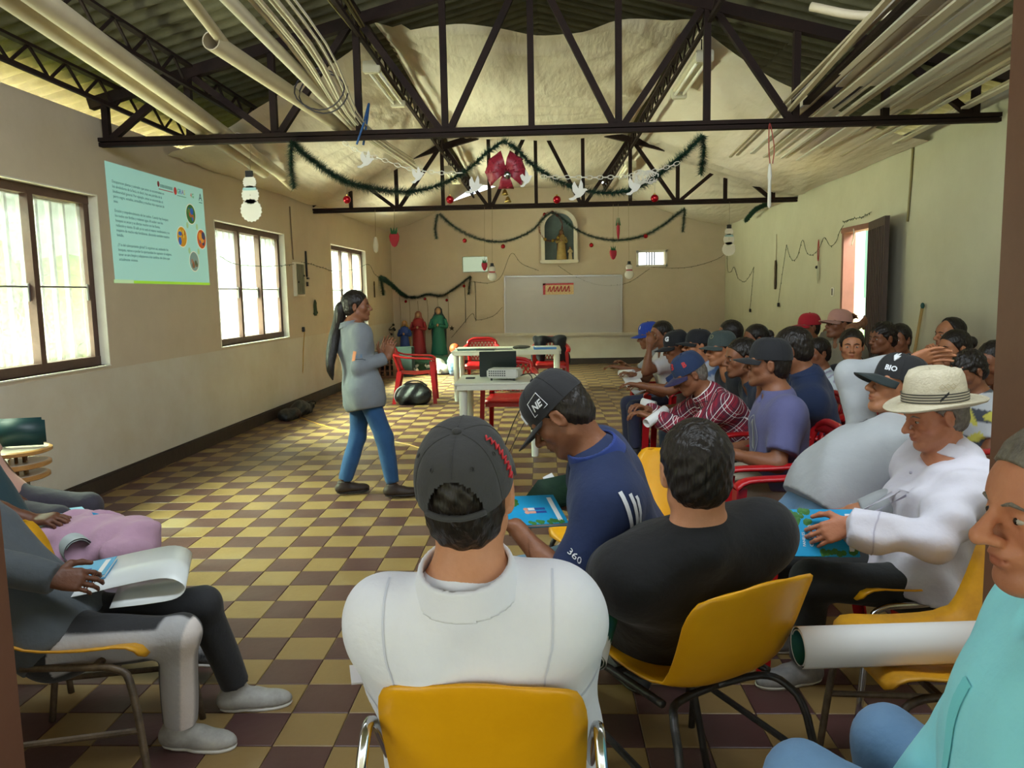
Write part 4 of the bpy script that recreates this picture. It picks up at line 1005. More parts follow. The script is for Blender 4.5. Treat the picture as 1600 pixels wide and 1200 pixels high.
# -- hat man
PP['hat_man'] = person('old man in a white long-sleeved shirt and cream fedora, reading a blue booklet', (1.397, 2.800, 1.042), 184, 186, pitch=14, skin_='red', lod=0, sc=.98, hip=(1.350, 2.820, 0.425), legface=186,
    feet=[(.98, 2.86, .085), (.97, 3.12, .085)], wl=(1.031, 2.600, 0.702), el=(1.223, 2.450, 0.577), wr=(1.186, 2.980, 0.598), er=(1.566, 3.200, 0.405), hd=((-.85, .1, -.35), (-.9, -.2, -.3)), palm=((-.3, .75, -.5), (-.3, -.75, -.5)), curl=(.5, .5), hair='short', hairc='grey', shirt='#dcdae4', shirt2='#d0cedb', sleeve=1.88, collar='#d9d7e2', shirt_t=.026, fold=.012, pants='#232524', pants2='#1b1d1c', shoes='#77767a', sole='#b7b2a6', seed=7, jaw=1.02, nose=1.18, wide=.98)
# -- reclining grey man
PP['grey_man'] = person('man leaning far back in a pale grey shirt, one arm behind his black cap', (1.477, 3.280, 1.085), 184, 184, pitch=-12, skin_='tan', lod=0, sc=1.02, hip=(1.191, 3.220, 0.561), legface=182, build=1.15, belly=1.1,
    feet=[(.42, 3.05, .085), (.42, 3.36, .085)], wr=(1.632, 3.520, 1.163), er=(1.276, 3.550, 1.184), wl=(1.153, 2.900, 0.659), el=(1.321, 2.800, 0.638), hd=(None, (.9, -.2, .35)), palm=(None, (-.2, -.7, -.3)), curl=(.4, .35), hair='short', shirt='#a9adaf', shirt2='#9da2a5', sleeve=1.85, shirt_t=.016, fold=.009, pants='#6f93b3', pants2='#567c9f', seed=8, jaw=1.1, nose=1.1,
    cap=dict(col='#1b1c1e', tilt=-2, high=1.0, bl=.085, curve=.5, brim='#1f2a2a'))
# -- purple tee
PP['purple_tee'] = person('man in a faded purple T-shirt and black cap, arm on a red chair', (1.166, 4.050, 1.114), 166, 176, pitch=-2, skin_='brown', lod=1, sc=1.0, hip=(1.219, 4.000, 0.507), legface=182, wl=(0.932, 3.880, 0.684), el=(1.086, 3.750, 0.624), wr=(0.985, 4.250, 0.636), hair='short', shirt='#5a5b85', shirt2='#505178', sleeve=.72, shirt_t=.02, fold=.005, pants='#8f8471', build=1.06, seed=9, jaw=1.06, nose=1.1, cap=dict(col='#17181c', high=1.02, bl=.08, tilt=0))
PP['navy_polo'] = person('dark-haired man in a plain navy polo leaning forward, hand at his chin', (1.467, 4.620, 1.141), 150, 168, pitch=12, skin_='brown', lod=1, sc=1.04, hip=(1.685, 4.700, 0.517), wl=(1.202, 4.300, 1.017), el=(1.077, 4.350, 0.833), hd=((.2, .1, .95), None), wr=(1.282, 4.700, 0.542), hair='short', shirt='#16294d', shirt2='#122241', collar='#16294d', sleeve=.7, shirt_t=.02, pants='#222c3a', build=1.12, seed=10)
# plaid: stripes in the shirt's own axes
def plaid():
    m = mat('plaid_cloth', '#8d2236', .9, b=(240, .12)); nt = m.node_tree; N = nt.nodes; L = nt.links
    at = N.new('ShaderNodeAttribute'); at.attribute_name = 'tc'; sp = N.new('ShaderNodeSeparateXYZ'); L.new(at.outputs['Vector'], sp.inputs[0])
    ax = N.new('ShaderNodeMath'); ax.operation = 'ADD'; L.new(sp.outputs['X'], ax.inputs[0]); L.new(sp.outputs['Y'], ax.inputs[1])
    cur = None
    def band(src, per, lo, hi):
        a = N.new('ShaderNodeMath'); a.operation = 'MULTIPLY_ADD'; a.inputs[1].default_value = 1 / per; a.inputs[2].default_value = 40; L.new(src, a.inputs[0])
        f = N.new('ShaderNodeMath'); f.operation = 'FRACT'; L.new(a.outputs[0], f.inputs[0])
        c = N.new('ShaderNodeMath'); c.operation = 'COMPARE'; c.inputs[1].default_value = (lo + hi) / 2; c.inputs[2].default_value = (hi - lo) / 2; L.new(f.outputs[0], c.inputs[0]); return c.outputs[0]
    base = S('#8d2236')
    for src in (ax.outputs[0], sp.outputs['Z']):
        for lo, hi, col, fac in ((.0, .36, '#2c2a3c', .5), (.06, .11, '#f0ece8', .9), (.60, .64, '#1d1c28', .8), (.80, .84, '#f4efec', .75)):
            mx = N.new('ShaderNodeMix'); mx.data_type = 'RGBA'; mx.inputs['B'].default_value = S(col)
            if cur is None: mx.inputs['A'].default_value = base
            else: L.new(cur, mx.inputs['A'])
            mu = N.new('ShaderNodeMath'); mu.operation = 'MULTIPLY'; mu.inputs[1].default_value = fac; L.new(band(src, .085, lo, hi), mu.inputs[0]); L.new(mu.outputs[0], mx.inputs['Factor']); cur = mx.outputs['Result']
    L.new(cur, N['Principled BSDF'].inputs['Base Color']); return m
PP['plaid_man'] = person('old man in a red plaid shirt and navy cap looking down', (0.923, 4.900, 0.977), 187, 186, pitch=26, skin_='brown', lod=1, sc=1.0, hipz=.50, L=.50, wl=(0.663, 4.700, 0.739), wr=(0.664, 5.000, 0.741), curl=(.6, .6), hair='short', hairc='grey', shirt_mat=plaid(), collar=True, sleeve=1.8, shirt_t=.02, pants='#4a4a36', seed=11, nose=1.15, cap=dict(col='#1b2f52', brim='#2a2348', high=1.05, bl=.08, tilt=4))
PP['navy_tee'] = person('stocky bareheaded man in a navy T-shirt facing the screen', (1.308, 5.150, 1.050), 186, 182, pitch=4, skin_='brown', lod=1, sc=1.04, hair='short', shirt='#1d2b40', shirt2='#18253a', sleeve=.6, shirt_t=.018, pants='#2a3a44', build=1.15, belly=.6, seed=12, jaw=1.12, nose=1.1)
PP['green_cap'] = person('man in a dark T-shirt and grey-green cap looking toward the camera side', (1.310, 5.750, 1.067), 200, 190, pitch=2, skin_='tan', lod=1, sc=1.03, hair='short', shirt='#1c222c', sleeve=.6, pants='#1f2b33', build=1.1, seed=13, jaw=1.1, cap=dict(col='#3a4644', high=.98, bl=.075))
PP['stripe_tee'] = person('man in a white and blue striped shirt and dark cap', (1.237, 6.250, 1.058), 190, 186, pitch=-2, skin_='tan', lod=2, sc=1.02, hair='short', shirt='#c9d2e2', sleeve=.6, colf=lambda tc: np.where((np.mod(tc[:, 2:3] * 14, 1) < .45), A3(.22, .36, .72), A3(.95, .97, 1.0)), pants='#1b2733', build=1.1, seed=14, cap=dict(col='#16181d', high=.98))
PP['blue_jersey'] = person('man in a blue jersey and black cap with a white logo, papers in his lap', (1.095, 6.400, 1.040), 190, 186, pitch=14, skin_='brown', lod=2, sc=1.0, wl=(0.773, 6.200, 0.757), wr=(0.826, 6.500, 0.704), hair='short', shirt='#2a4f96', sleeve=.6, colf=lambda tc: np.where((tc[:, 2:3] < .22) & (np.mod(tc[:, 2:3] * 16 + .6 * tc[:, 0:1] * 16, 1) < .5), A3(2.4, 2.2, 1.5), A3(1., 1., 1.)) / 2.4, pants='#1c2634', seed=15, cap=dict(col='#131418', high=1.05, bl=.09))
PP['mask_woman'] = person('woman in a white blouse with a pale face mask, chin on her hand', (1.068, 7.050, 1.111), 200, 186, skin_='brown', lod=2, sc=.96, wl=(0.938, 6.850, 1.028), el=(0.876, 6.850, 0.690), hd=((.1, .3, .9), None), wr=(0.786, 7.000, 0.761), hair='short', fem=True, shirt='#d7d6da', sleeve=.6, pants='#2c2f4a', seed=16)
PP['blue_cap'] = person('man in a grey shirt and bright blue cap, farthest along the front row', (1.041, 7.650, 1.067), 188, 186, pitch=10, skin_='brown', lod=2, sc=1.0, wl=(0.741, 7.400, 0.781), wr=(0.802, 7.700, 0.783), hair='short', shirt='#9a9ea4', collar='#9a9ea4', sleeve=.7, pants='#4c4f50', seed=17, cap=dict(col='#1f3f9c', high=1.02, bl=.085))
# -- second and third rows
PP['hair_woman'] = person('woman with smooth dark hair behind the navy T-shirt man', (1.608, 6.750, 1.117), 172, 180, skin_='brown', lod=2, sc=.97, hair='short', fem=True, shirt='#33384a', seed=18)
PP['bun_woman'] = person('woman with her dark hair in a bun, seated by the door wall', (1.786, 6.600, 1.084), 186, 186, skin_='brown', lod=2, sc=.97, hair='bun', fem=True, shirt='#22242c', seed=19)
PP['red_cap'] = person('young man in a bright red cap and grey shirt', (2.459, 7.300, 1.138), 196, 190, skin_='brown', lod=2, sc=1.0, hair='short', shirt='#8c96a0', collar='#8c96a0', seed=20, cap=dict(col='#a81626', high=1.0, bl=.08))
PP['glasses_woman'] = person('small woman in glasses and a white flowered blouse', (2.041, 5.850, 1.018), 200, 192, pitch=4, skin_='brown', lod=2, sc=.9, hipz=.46, hair='short', fem=True, shirt='#c9d6da', sleeve=.55, colf=lambda tc: np.where((np.sin(tc[:, 0:1] * 70) * np.sin(tc[:, 2:3] * 75 + tc[:, 1:2] * 40) > .55), A3(.55, .45, .62), A3(1, 1, 1)), seed=21)
PP['pink_cap'] = person('man in a khaki shirt and faded pink cap, hands behind his head', (2.602, 6.950, 1.179), 196, 200, pitch=-6, skin_='brown', lod=2, sc=1.03, wl=(2.755, 6.850, 1.180), el=(2.449, 6.500, 0.999), wr=(2.721, 7.150, 1.209), er=(2.654, 7.400, 1.082), hd=((.6, .5, .3), (.3, -.5, .3)), palm=((-.3, .6, 0), (0, -.8, 0)), hair='short', shirt='#8b8470', shirt2='#7c7562', sleeve=.7, collar='#8b8470', shirt_t=.02, pants='#4a463c', seed=22, cap=dict(col='#b98a7c', brim='#a87f72', high=.95, bl=.085))
PP['looking_woman'] = person('young woman in a black jacket with pale piping, looking straight at the camera', (2.214, 5.650, 1.081), 250, 215, pitch=0, skin_='tan', lod=1, sc=.97, hair='short', fem=True, shirt='#17171a', sleeve=1.8, pants='#1c2026', seed=23, collar='#17171a')
PP['boy'] = person('teenage boy with thick black hair and a black T-shirt', (2.601, 6.050, 1.107), 198, 196, pitch=2, skin_='brown', lod=2, sc=.98, hair='messy', shirt='#16171a', sleeve=.6, seed=24)
PP['pink_woman'] = person('woman in a pale pink blouse with tied-back dark hair', (2.744, 6.100, 1.091), 222, 205, skin_='brown', lod=2, sc=.97, hair='pony', fem=True, shirt='#b98b80', sleeve=.6, seed=25)
PP['hand_woman'] = person('woman with sleek black hair resting her mouth on her hand', (2.726, 5.250, 1.083), 190, 190, pitch=2, skin_='tan', lod=1, sc=.97, wl=(2.489, 5.000, 1.019), el=(2.518, 4.900, 0.730), hd=((.0, .25, .95), None), palm=((-.2, .9, .1), None), curl=(.8, .4), hair='bun', fem=True, shirt='#5e4a44', sleeve=1.7, seed=26)
PP['behind_man'] = person('balding man half hidden behind the woman with sleek black hair', (3.052, 5.950, 1.133), 186, 190, skin_='tan', lod=2, sc=1.0, hair='receding', shirt='#6a6a62', seed=27)
PP['yellow_boy'] = person('boy in a yellow and black patterned shirt, head bowed', (2.340, 4.350, 1.029), 196, 192, pitch=20, skin_='brown', lod=1, sc=.9, hipz=.46, hair='messy', shirt='#ffffff', sleeve=.6, colf=lambda tc: np.where(np.sin(tc[:, 0:1] * 42 + 2 * np.sin(tc[:, 2:3] * 30)) + np.sin(tc[:, 2:3] * 50 + tc[:, 1:2] * 30) > .5, A3(.62, .58, .10), np.where(np.sin(tc[:, 2:3] * 37 + 1) > .1, A3(.06, .07, .09), A3(.55, .58, .6))), pants='#26303c', seed=28)
PP['edge_man'] = person('person in a white shirt with small dark prints, half behind the door post', (2.618, 4.600, 1.052), 198, 190, pitch=16, skin_='brown', lod=1, sc=1.0, hair='crop', shirt='#cfd2dc', sleeve=.6, colf=lambda tc: np.where((np.sin(tc[:, 0:1] * 85) * np.sin(tc[:, 2:3] * 90 + tc[:, 1:2] * 60) > .72), A3(.25, .2, .25), A3(1, 1, 1)), seed=29)
# -- cyan shirt beside the camera
PP['cyan_man'] = person('man in a light cyan shirt close to the camera, face in profile', (0.767, 1.150, 1.167), 182, 165, pitch=4, skin_='red', lod=0, sc=1.04, hip=(.86, 1.20, .50), legface=122, wl=(.68, 1.28, .40), el=(1.5, .6, .2), wr=(.72, 1.52, .40), er=(.9, 1.3, -.5), hair='short', hairc='grey', shirt='#93e4ec', shirt2='#84d8e2', sleeve=2.0, collar='#93e4ec', shirt_t=.024, fold=.006, pants='#6f93b8', pants2='#5b80a6', build=1.12, belly=.5, hand_lod=.009, seed=30, nose=1.3, jaw=1.05)
# -- three seated along the left edge
def track_tint(V, hips, knees, feet):
    c = np.tile(A3(.018, .019, .022), (len(V), 1))
    for i in (0, 1):
        for a, b in ((hips[i], knees[i]), (knees[i], feet[i])):
            ba = b - a; t = np.clip((V - a) @ ba / (ba @ ba), 0, 1); r = V - a - t[:, None] * ba; near = np.linalg.norm(r, axis=1) < .11
            out = A3(0, -1, 0); fr = np.cross(out, unit(ba)); fr = fr if fr[2] > 0 or abs(fr[2]) < .5 and fr[0] > 0 else -fr
            s_ = (r @ out) / (np.linalg.norm(r, axis=1) + 1e-6); q = (r @ fr) / (np.linalg.norm(r, axis=1) + 1e-6)
            sm = lambda v, e: np.clip((v - e) / .10 + .5, 0, 1); wg = near * sm(s_, .15) * sm(-np.abs(q), -.62); ww = near * sm(s_, -.2) * sm(q, .45) * sm(-q, -.95) * (1. if a is knees[i] else 0.)
            if i == 1: c[:] = c + (A3(.40, .40, .41) - c) * wg[:, None]; c[:] = c + (A3(.72, .66, .63) - c) * ww[:, None]
    return c
PP['track_pants'] = person('person in a grey sweater and black, grey and white track pants', (-1.98, 2.36, 1.04), 5, 6, skin_='dark', lod=0, sc=.93, hip=(-1.56, 2.36, .43), legface=4, feet=[(-1.14, 2.66, .085), (-1.24, 2.42, .085)], wr=(-1.281, 2.220, 0.580), er=(-1.544, 2.100, 0.412), wl=(-1.681, 2.460, 0.522), el=(-2.255, 2.800, 0.388), hd=((.85, .1, .1), (.9, .25, -.15)), palm=((.05, .0, -1), (.1, .75, -.55)), curl=(.15, .6), hair='short', shirt='#4c5257', shirt2='#41474c', sleeve=2.0, shirt_t=.012, fold=.004, pants='#ffffff', pants_colf=track_tint, pant_end=.93, shoes='#8f8d88', sole='#c9c7c0', seed=31)
PP['teal_left'] = person('person in a dark teal top holding rolled papers over a pink bundle', (-2.46, 2.98, 1.12), 0, 2, skin_='dark', lod=1, sc=1.0, hip=(-2.18, 2.98, .47), legface=2, feet=[(-1.55, 3.12, .085), (-1.22, 2.86, .085)], wr=(-1.918, 2.880, 0.620), er=(-2.050, 2.720, 0.344), wl=(-2.190, 3.100, 0.548), hd=(None, (.95, -.1, .12)), palm=(None, (.1, .2, -.95)), curl=(.4, .7), hand_lod=.005, hair='short', shirt='#1f3a40', shirt2='#18303a', sleeve=1.15, pants='#b9b0c4', shoes='#1b1b1d', sole='#cfc9c4', seed=32)
PP['peach_left'] = person('person in a peach blouse with a sheet of light blue paper', (-2.95, 3.62, 1.12), 0, 0, skin_='dark', lod=1, sc=.98, hip=(-2.70, 3.6, .52), legface=0, wr=(-2.385, 3.450, 0.496), er=(-2.458, 3.300, 0.398), wl=(-2.538, 3.700, 0.462), palm=(None, (0, .3, -.9)), curl=(.5, .5), hair='short', fem=True, shirt='#c79a8a', sleeve=.7, pants='#3a3640', seed=33)

# long ponytail of the speaker
I = PP['speaker']; hw_ = lambda x, y, z: I['H'] + I['Rh'] @ (A3(x, y, z) * I['sc']) - I['base']
P_ = spline([hw_(0, -.085, .03), hw_(-.0, -.125, .0), hw_(-.01, -.145, -.10), A3(*(-1.543, 5.700, 1.195)) - I['base'], A3(*(-1.559, 5.620, 1.012)) - I['base'], A3(*(-1.545, 5.620, 0.898)) - I['base']], 24)
MB().tube(P_, np.interp(np.linspace(0, 1, len(P_)), (0, .08, .3, .7, .92, 1), (.02, .030, .046, .044, .026, .004)), 12).build('ponytail', HAIR['black'], I['root'], smooth=True)
MB().tube([hw_(.022 * math.cos(a), -.112 - .006 * math.sin(a), .012 + .022 * math.sin(a)) for a in np.linspace(0, 6.28, 14)], .010, 6).build('hair_tie', mat('hair_tie', '#0f0f12', .6), I['root'])
G = [[I['T'](.066 * math.cos(a) * q, -.012 + .07 * math.sin(a) * q, .485 + z_ * 1) - I['base'] for q, z_ in ((1.18, -.012), (1.02, .022))] for a in np.linspace(-2.9, .1, 18)]
# ---- marks on caps and clothes ----
M_WPRINT = mat('print_white', '#dfe3e8', .6); M_RPRINT = mat('print_red', '#b3262c', .6)
I = PP['blue_polo']; sh = I['shirt']; Tq = I['T']; yl = A3(0, 0, 0)
# three white stripes curving down the side seam toward the back hem
for k in range(3):
    d = .036 * k; pts = [Tq(-.22, -.135 + d, .37 + .015 * k), Tq(-.25, -.130 + d, .28), Tq(-.25, -.115 + d, .19), Tq(-.24, -.06 + d, .10), Tq(-.22, .0 + d, .03)]
    wrap_on('side_stripe', sh, pts, .013, M_WPRINT, I['root'], .004, I['base'], 26)
text_wrap('sleeve_print', sh, '360', .03, I['sh'][0] + (I['elb'][0] - I['sh'][0]) * .55 + A3(-.03, -.06, 0), (.5, -.6, -.45), (.3, -.2, .9), M_WPRINT, I['root'], I['base'], .004)
def cap_mark(I, txt, size, a, v, m, name='cap_logo', shear=0., bold=.0, dx=0):
    X, cp = I['capX'], I['capcp']; a = math.radians(a); p0 = X(cp(a, v)); xd = X(cp(a + .05, v)) - X(cp(a - .05, v)); yd = X(cp(a, v + .03)) - X(cp(a, v - .03))
    return text_wrap(name, I['cap'], txt, size, p0 + I['base'], xd, yd, m, I['cap'], I['base'], .0022, shear=shear, bold=bold)
cap_mark(PP['blue_polo'], 'NE', .030, 165, .22, M_WPRINT, shear=.3, bold=.001); 
X_, cp_ = PP['blue_polo']['capX'], PP['blue_polo']['capcp']
MB().tube([X_(cp_(math.radians(a_), v_, .002)) for a_, v_ in ((148, .10), (182, .10), (180, .42), (152, .36))], .0015, 5, closed=True).build('logo_flag', M_WPRINT, PP['blue_polo']['cap'])
MB().tube([X_(cp_(math.radians(a_), v_, .002)) for a_, v_ in ((112, .12), (104, .3), (96, .2), (90, .4), (84, .2))], .004, 5).build('front_logo', M_WPRINT, PP['blue_polo']['cap'])
cap_mark(PP['plaid_man'], 'B', .055, 105, .42, M_RPRINT, bold=.002); cap_mark(PP['plaid_man'], 'B', .045, 160, .35, M_RPRINT, bold=.002)
cap_mark(PP['blue_jersey'], 'G', .05, 120, .35, M_WPRINT, bold=.003); cap_mark(PP['green_cap'], 'O', .045, 100, .4, mat('print_gold', '#8f8a62', .6)); cap_mark(PP['blue_cap'], 'l', .04, 110, .4, M_WPRINT, bold=.003)
cap_mark(PP['grey_man'], 'BIO', .030, 128, .20, M_WPRINT, bold=.001)
X_, cp_ = PP['grey_man']['capX'], PP['grey_man']['capcp']
for k, (a_, v_) in enumerate(((118, .70), (126, .78), (136, .62))): MB().tube([X_(cp_(math.radians(128), .40, .002)), X_(cp_(math.radians((128 + a_) / 2), (.40 + v_) / 2, .003)), X_(cp_(math.radians(a_), v_, .002))], [.002, .006, .001], 6).build('logo_leaf', M_WPRINT, PP['grey_man']['cap'])
# red script up the right side and eyelets on the grey cap
X_, cp_ = PP['white_polo']['capX'], PP['white_polo']['capcp']; rr = random.Random(3)
pts = []
for k in range(26): pts.append(X_(cp_(math.radians(-8 + 5 * math.sin(k * 2.1)), .10 + .026 * k + .012 * math.sin(k * 1.7), .0025)))
MB().tube(pts, .0022, 5).build('red_script', mat('script_red', '#c8323c', .6), PP['white_polo']['cap'])
for a_ in (240, 300, 200, 340): MB().tube([X_(cp_(math.radians(a_) + .035 * math.cos(q), .52 + .03 * math.sin(q), .001)) for q in np.linspace(0, 6.283, 11)[:-1]], .0011, 4, closed=True).build('eyelet', PP['white_polo']['cap'].data.materials[0], PP['white_polo']['cap'])
# sleeve logo of the speaker, prints on the purple shirt
I = PP['speaker']; mid = I['sh'][1] + (I['elb'][1] - I['sh'][1]) * .62
text_wrap('sleeve_text', I['shirt'], 'CLIN', .034, mid + A3(.02, -.09, 0), (.93, -.3, .12), (-.05, 0, 1), mat('print_blue', '#3f6f96', .6), I['root'], I['base'], .004)
wrap_on('sleeve_mark', I['shirt'], [mid + A3(-.045, -.08, .035), mid + A3(-.05, -.08, .0), mid + A3(-.045, -.08, -.035)], .03, mat('print_orange', '#c9794a', .6), I['root'], .004, I['base'], 8)
wrap_on('sleeve_line', I['shirt'], [mid + A3(-.03, -.09, -.025), mid + A3(.03, -.1, -.018), mid + A3(.09, -.1, -.008)], .006, mat('print_dark', '#39434c', .6), I['root'], .004, I['base'], 8)
I = PP['purple_tee']
for r_, w_ in ((.085, .006), (.06, .005)): wrap_on('chest_print', I['shirt'], [I['T'](-.03 + r_ * math.cos(a), .13, .25 + r_ * 1.2 * math.sin(a)) for a in np.linspace(0, 6.283, 13)], w_, mat('print_pale', '#9aa0a8', .8), I['root'], .004, I['base'], 36)
wrap_on('chest_print', I['shirt'], [I['T'](-.03, .13, .33), I['T'](-.04, .13, .26), I['T'](-.02, .13, .18)], .045, mat('print_pale', '#9aa0a8', .8), I['root'], .004, I['base'], 10)
I = PP['grey_man']; text_wrap('chest_text', I['shirt'], 'Asocampo', .035, I['T'](.0, .14, .40), (-.2, -.9, .1), (.8, 0, .6), mat('print_black', '#1c1c1e', .7), I['root'], I['base'], .004)
I = PP['black_tee']; wrap_on('sleeve_print', I['shirt'], [I['sh'][0] + (I['elb'][0] - I['sh'][0]) * t_ + A3(-.05, -.03, 0) for t_ in (.30, .5, .68)], .035, mat('print_yellow', '#d2ac28', .6), I['root'], .004, I['base'], 10)
MB().plate([(-0.473, 1.750, 0.623), (-0.462, 1.720, 0.593), (-0.418, 1.800, 0.558), (-0.412, 1.850, 0.576)], (0, .1, 1), .004).build('paper_sheets', mat('paper_white', '#e4e4e2', .6))
props(bpy.data.objects['paper_sheets'], 'white sheets on the lap of the man in the white polo', 'paper')
# seams, label patch and pocket
I = PP['white_polo']; M_SEAM = mat('polo_seam', '#cfd3e0', .85)
for sg in (0, 1):
    s_, e_ = I['sh'][sg], I['elb'][sg]; d_ = unit(e_ - s_); o_ = I['RT'][:, 0] * (-1 if sg == 0 else 1); b_ = -I['RT'][:, 1]; q_ = s_ - o_ * .005
    wrap_on('armhole_seam', I['shirt'], [q_ + A3(0, 0, .12) + b_ * .03, q_ + A3(0, 0, .06) + b_ * .12, q_ + b_ * .14 + A3(0, 0, -.03), q_ + b_ * .12 - A3(0, 0, .12)], .004, M_SEAM, I['root'], .0015, I['base'], 20)
    q_ = s_ + d_ * .205
    wrap_on('sleeve_hem', I['shirt'], [q_ + o_ * .12 - d_ * .0, q_ + b_ * .12 + o_ * .06, q_ + b_ * .12 - o_ * .05], .006, M_SEAM, I['root'], .0015, I['base'], 16)
wrap_on('label_patch', I['shirt'], [I['T'](.0, -.3, .345), I['T'](.0, -.3, .315), I['T'](.0, -.3, .285)], .045, M_SEAM, I['root'], .001, I['base'], 8)
I = PP['hat_man']; M_SEAM2 = mat('shirt_seam', '#b9b6c6', .85)
wrap_on('pocket', I['shirt'], [I['T'](-.09, .3, .345), I['T'](-.09, .3, .29), I['T'](-.09, .3, .235)], .10, mat('pocket_white', '#d3d1dd', .85), I['root'], .004, I['base'], 10)
wrap_on('pocket_edge', I['shirt'], [I['T'](-.145, .3, .347), I['T'](-.09, .3, .350), I['T'](-.035, .3, .347)], .010, M_SEAM2, I['root'], .006, I['base'], 8)
wrap_on('placket', I['shirt'], [I['T'](0, .3, .42), I['T'](0, .3, .3), I['T'](0, .3, .16), I['T'](0, .3, .06)], .026, mat('pocket_white', '#d3d1dd', .85), I['root'], .003, I['base'], 20)
s_, e_, w_ = I['sh'][0], I['elb'][0], I['wri'][0]; ax_ = unit(w_ - e_); p_ = e_ + (w_ - e_) * .68; b1 = unit(np.cross(ax_, (0, 0, 1.))); b2 = np.cross(ax_, b1)
wrap_on('cuff_seam', I['shirt'], [p_ + (b1 * math.cos(a) + b2 * math.sin(a)) * .12 for a in np.linspace(0, 6.283, 13)], .005, M_SEAM2, I['root'], .002, I['base'], 40)
for q_ in (.4, .33, .24, .15): MB().ball(I['T'](0, .118 if q_ < .3 else .125, q_) - I['base'], .006, 8).build('button', M_SEAM2, I['root'], smooth=True)
I = PP['cyan_man']
wrap_on('placket', I['shirt'], [I['T'](0, .3, .43), I['T'](0, .3, .3), I['T'](0, .3, .16)], .03, mat('cyan_placket', '#7ad6dc', .85), I['root'], .003, I['base'], 16)
# ---------------- chairs, tables and things on them ----------------
M_RED = mat('red_plastic', '#b3141b', .32, n=(4, .4, '#8f1017'), spec=.5); M_WHT = mat('white_plastic', '#dcdcd2', .38, n=(5, .3, '#c6c6ba'))
M_YEL = mat('yellow_shell', '#e8a814', .36, n=(4.5, .55, '#d4940a'), b=(30, .05)); M_YELD = mat('yellow_shell_worn', '#dba01a', .42, n=(5, .9, '#a8741c'), b=(30, .08))
M_BLK = mat('black_tube', '#1e1f1e', .4, n=(25, .7, '#3a342e'), b=(40, .15)); M_RUST = mat('worn_tube', '#3c3126', .5, n=(18, .9, '#6b5a44'), b=(40, .2)); M_CHR = mat('chrome_tube', '#c9ccd0', .15, metal=1.)
def armchair(label, cat='chair', lattice=False):
    t = thing('plastic_armchair', (0, 0, 0), 0, label, cat)
    G = []
    for i in range(9):
        v = i / 8; y = .235 - .47 * v; row = []
        for j in range(9):
            u = j / 4 - 1; w = .235 - .02 * v; z = .43 - .035 * math.sin(math.pi * min(v * 1.05, 1)) * (1 - u * u * .6) - .05 * max(0, (.12 - v) / .12) ** 1.5 + .0 * u; row.append((u * w, y, z))
        G.append(row)
    MB().grid(np.array(G)[:, ::-1], .008).build('seat', M_RED, t, smooth=True)
    MB().grid([[(u * .232, .245 + .004 * q, .385 - .0 * q - .035 * q + .03 * u * u * 0) for q in (0, 1)] for u in np.linspace(-1, 1, 9)], .006).build('apron', M_RED, t)
    bk = []
    def bp(u, v): return (u * (.205 + .035 * v - .03 * max(0, v - .75) * 4 * abs(u) * .6), -.235 - .10 * v - .03 * (1 - u * u) * .9 + .02, .44 + .36 * v - .05 * max(0, v - .8) * 5 * u ** 4)
    rim = [bp(-1, v) for v in np.linspace(0, 1, 8)] + [bp(u, 1) for u in np.linspace(-.9, .9, 9)] + [bp(1, v) for v in np.linspace(1, 0, 8)]
    fr = MB().tube(rim, .021, 8).build('backrest', M_RED, t, smooth=True)
    MB().grid([[bp(u, v) for v in (.84, .92, 1.)] for u in np.linspace(-1, 1, 11)], .008).build('top_rail', M_RED, fr, smooth=True)
    if lattice:
        G_ = [[bp(u, v) for v in np.linspace(0, .86, 5)] for u in np.linspace(-1, 1, 9)]
        mb = MB()
        for k in np.linspace(-1.6, 1, 12):
            for s in (1, -1): mb.tube([bp(np.clip(s * (k + .8 * q), -1, 1), .04 + .8 * q) for q in np.linspace(0, 1, 5)], .009, 4)
        props(mb.build('lattice', M_RED, fr), kind='stuff')
    else:
        for u in (-.62, -.31, 0, .31, .62): MB().grid([[bp(u * (.7 + .3 * v) + d, v) for v in np.linspace(.0, .88, 6)] for d in (-.085, 0, .085)], .007).build('back_slat', M_RED, fr, smooth=True)
    for s in (-1, 1):
        P = spline([(s * .235, -.29, .70), (s * .272, -.18, .665), (s * .285, .02, .645), (s * .28, .20, .635), (s * .268, .262, .60)], 18)
        G = []
        for p, tn in zip(P, np.gradient(P, axis=0)):
            sd = unit(np.cross(tn, (0, 0, 1))); G.append([p + sd * w * .03 + A3(0, 0, -.012 * abs(w) ** 2) for w in (-1, -.5, 0, .5, 1)])
        MB().grid(G, .014 * 1).build('armrest', M_RED, t, smooth=True)
        for y0, y1, z1, x1 in ((.255, .285, .60, .268), (-.235, -.32, .46, .225)):
            mb = MB(); n = 6; G = []
            for k in range(n):
                q = k / (n - 1); z = z1 * (1 - q); x = s * (x1 + .02 * q - .0); y = y0 + (y1 - y0) * q; w = .034 - .008 * q
                G.append([(x - s * w * 1.3, y, z), (x, y + math.copysign(w * .3, y0), z), (x, y - math.copysign(w * 1.5, y0), z)])
            mb.grid(G if s * y0 > 0 else np.array(G)[:, ::-1], .007).build('leg', M_RED, t)
    return t
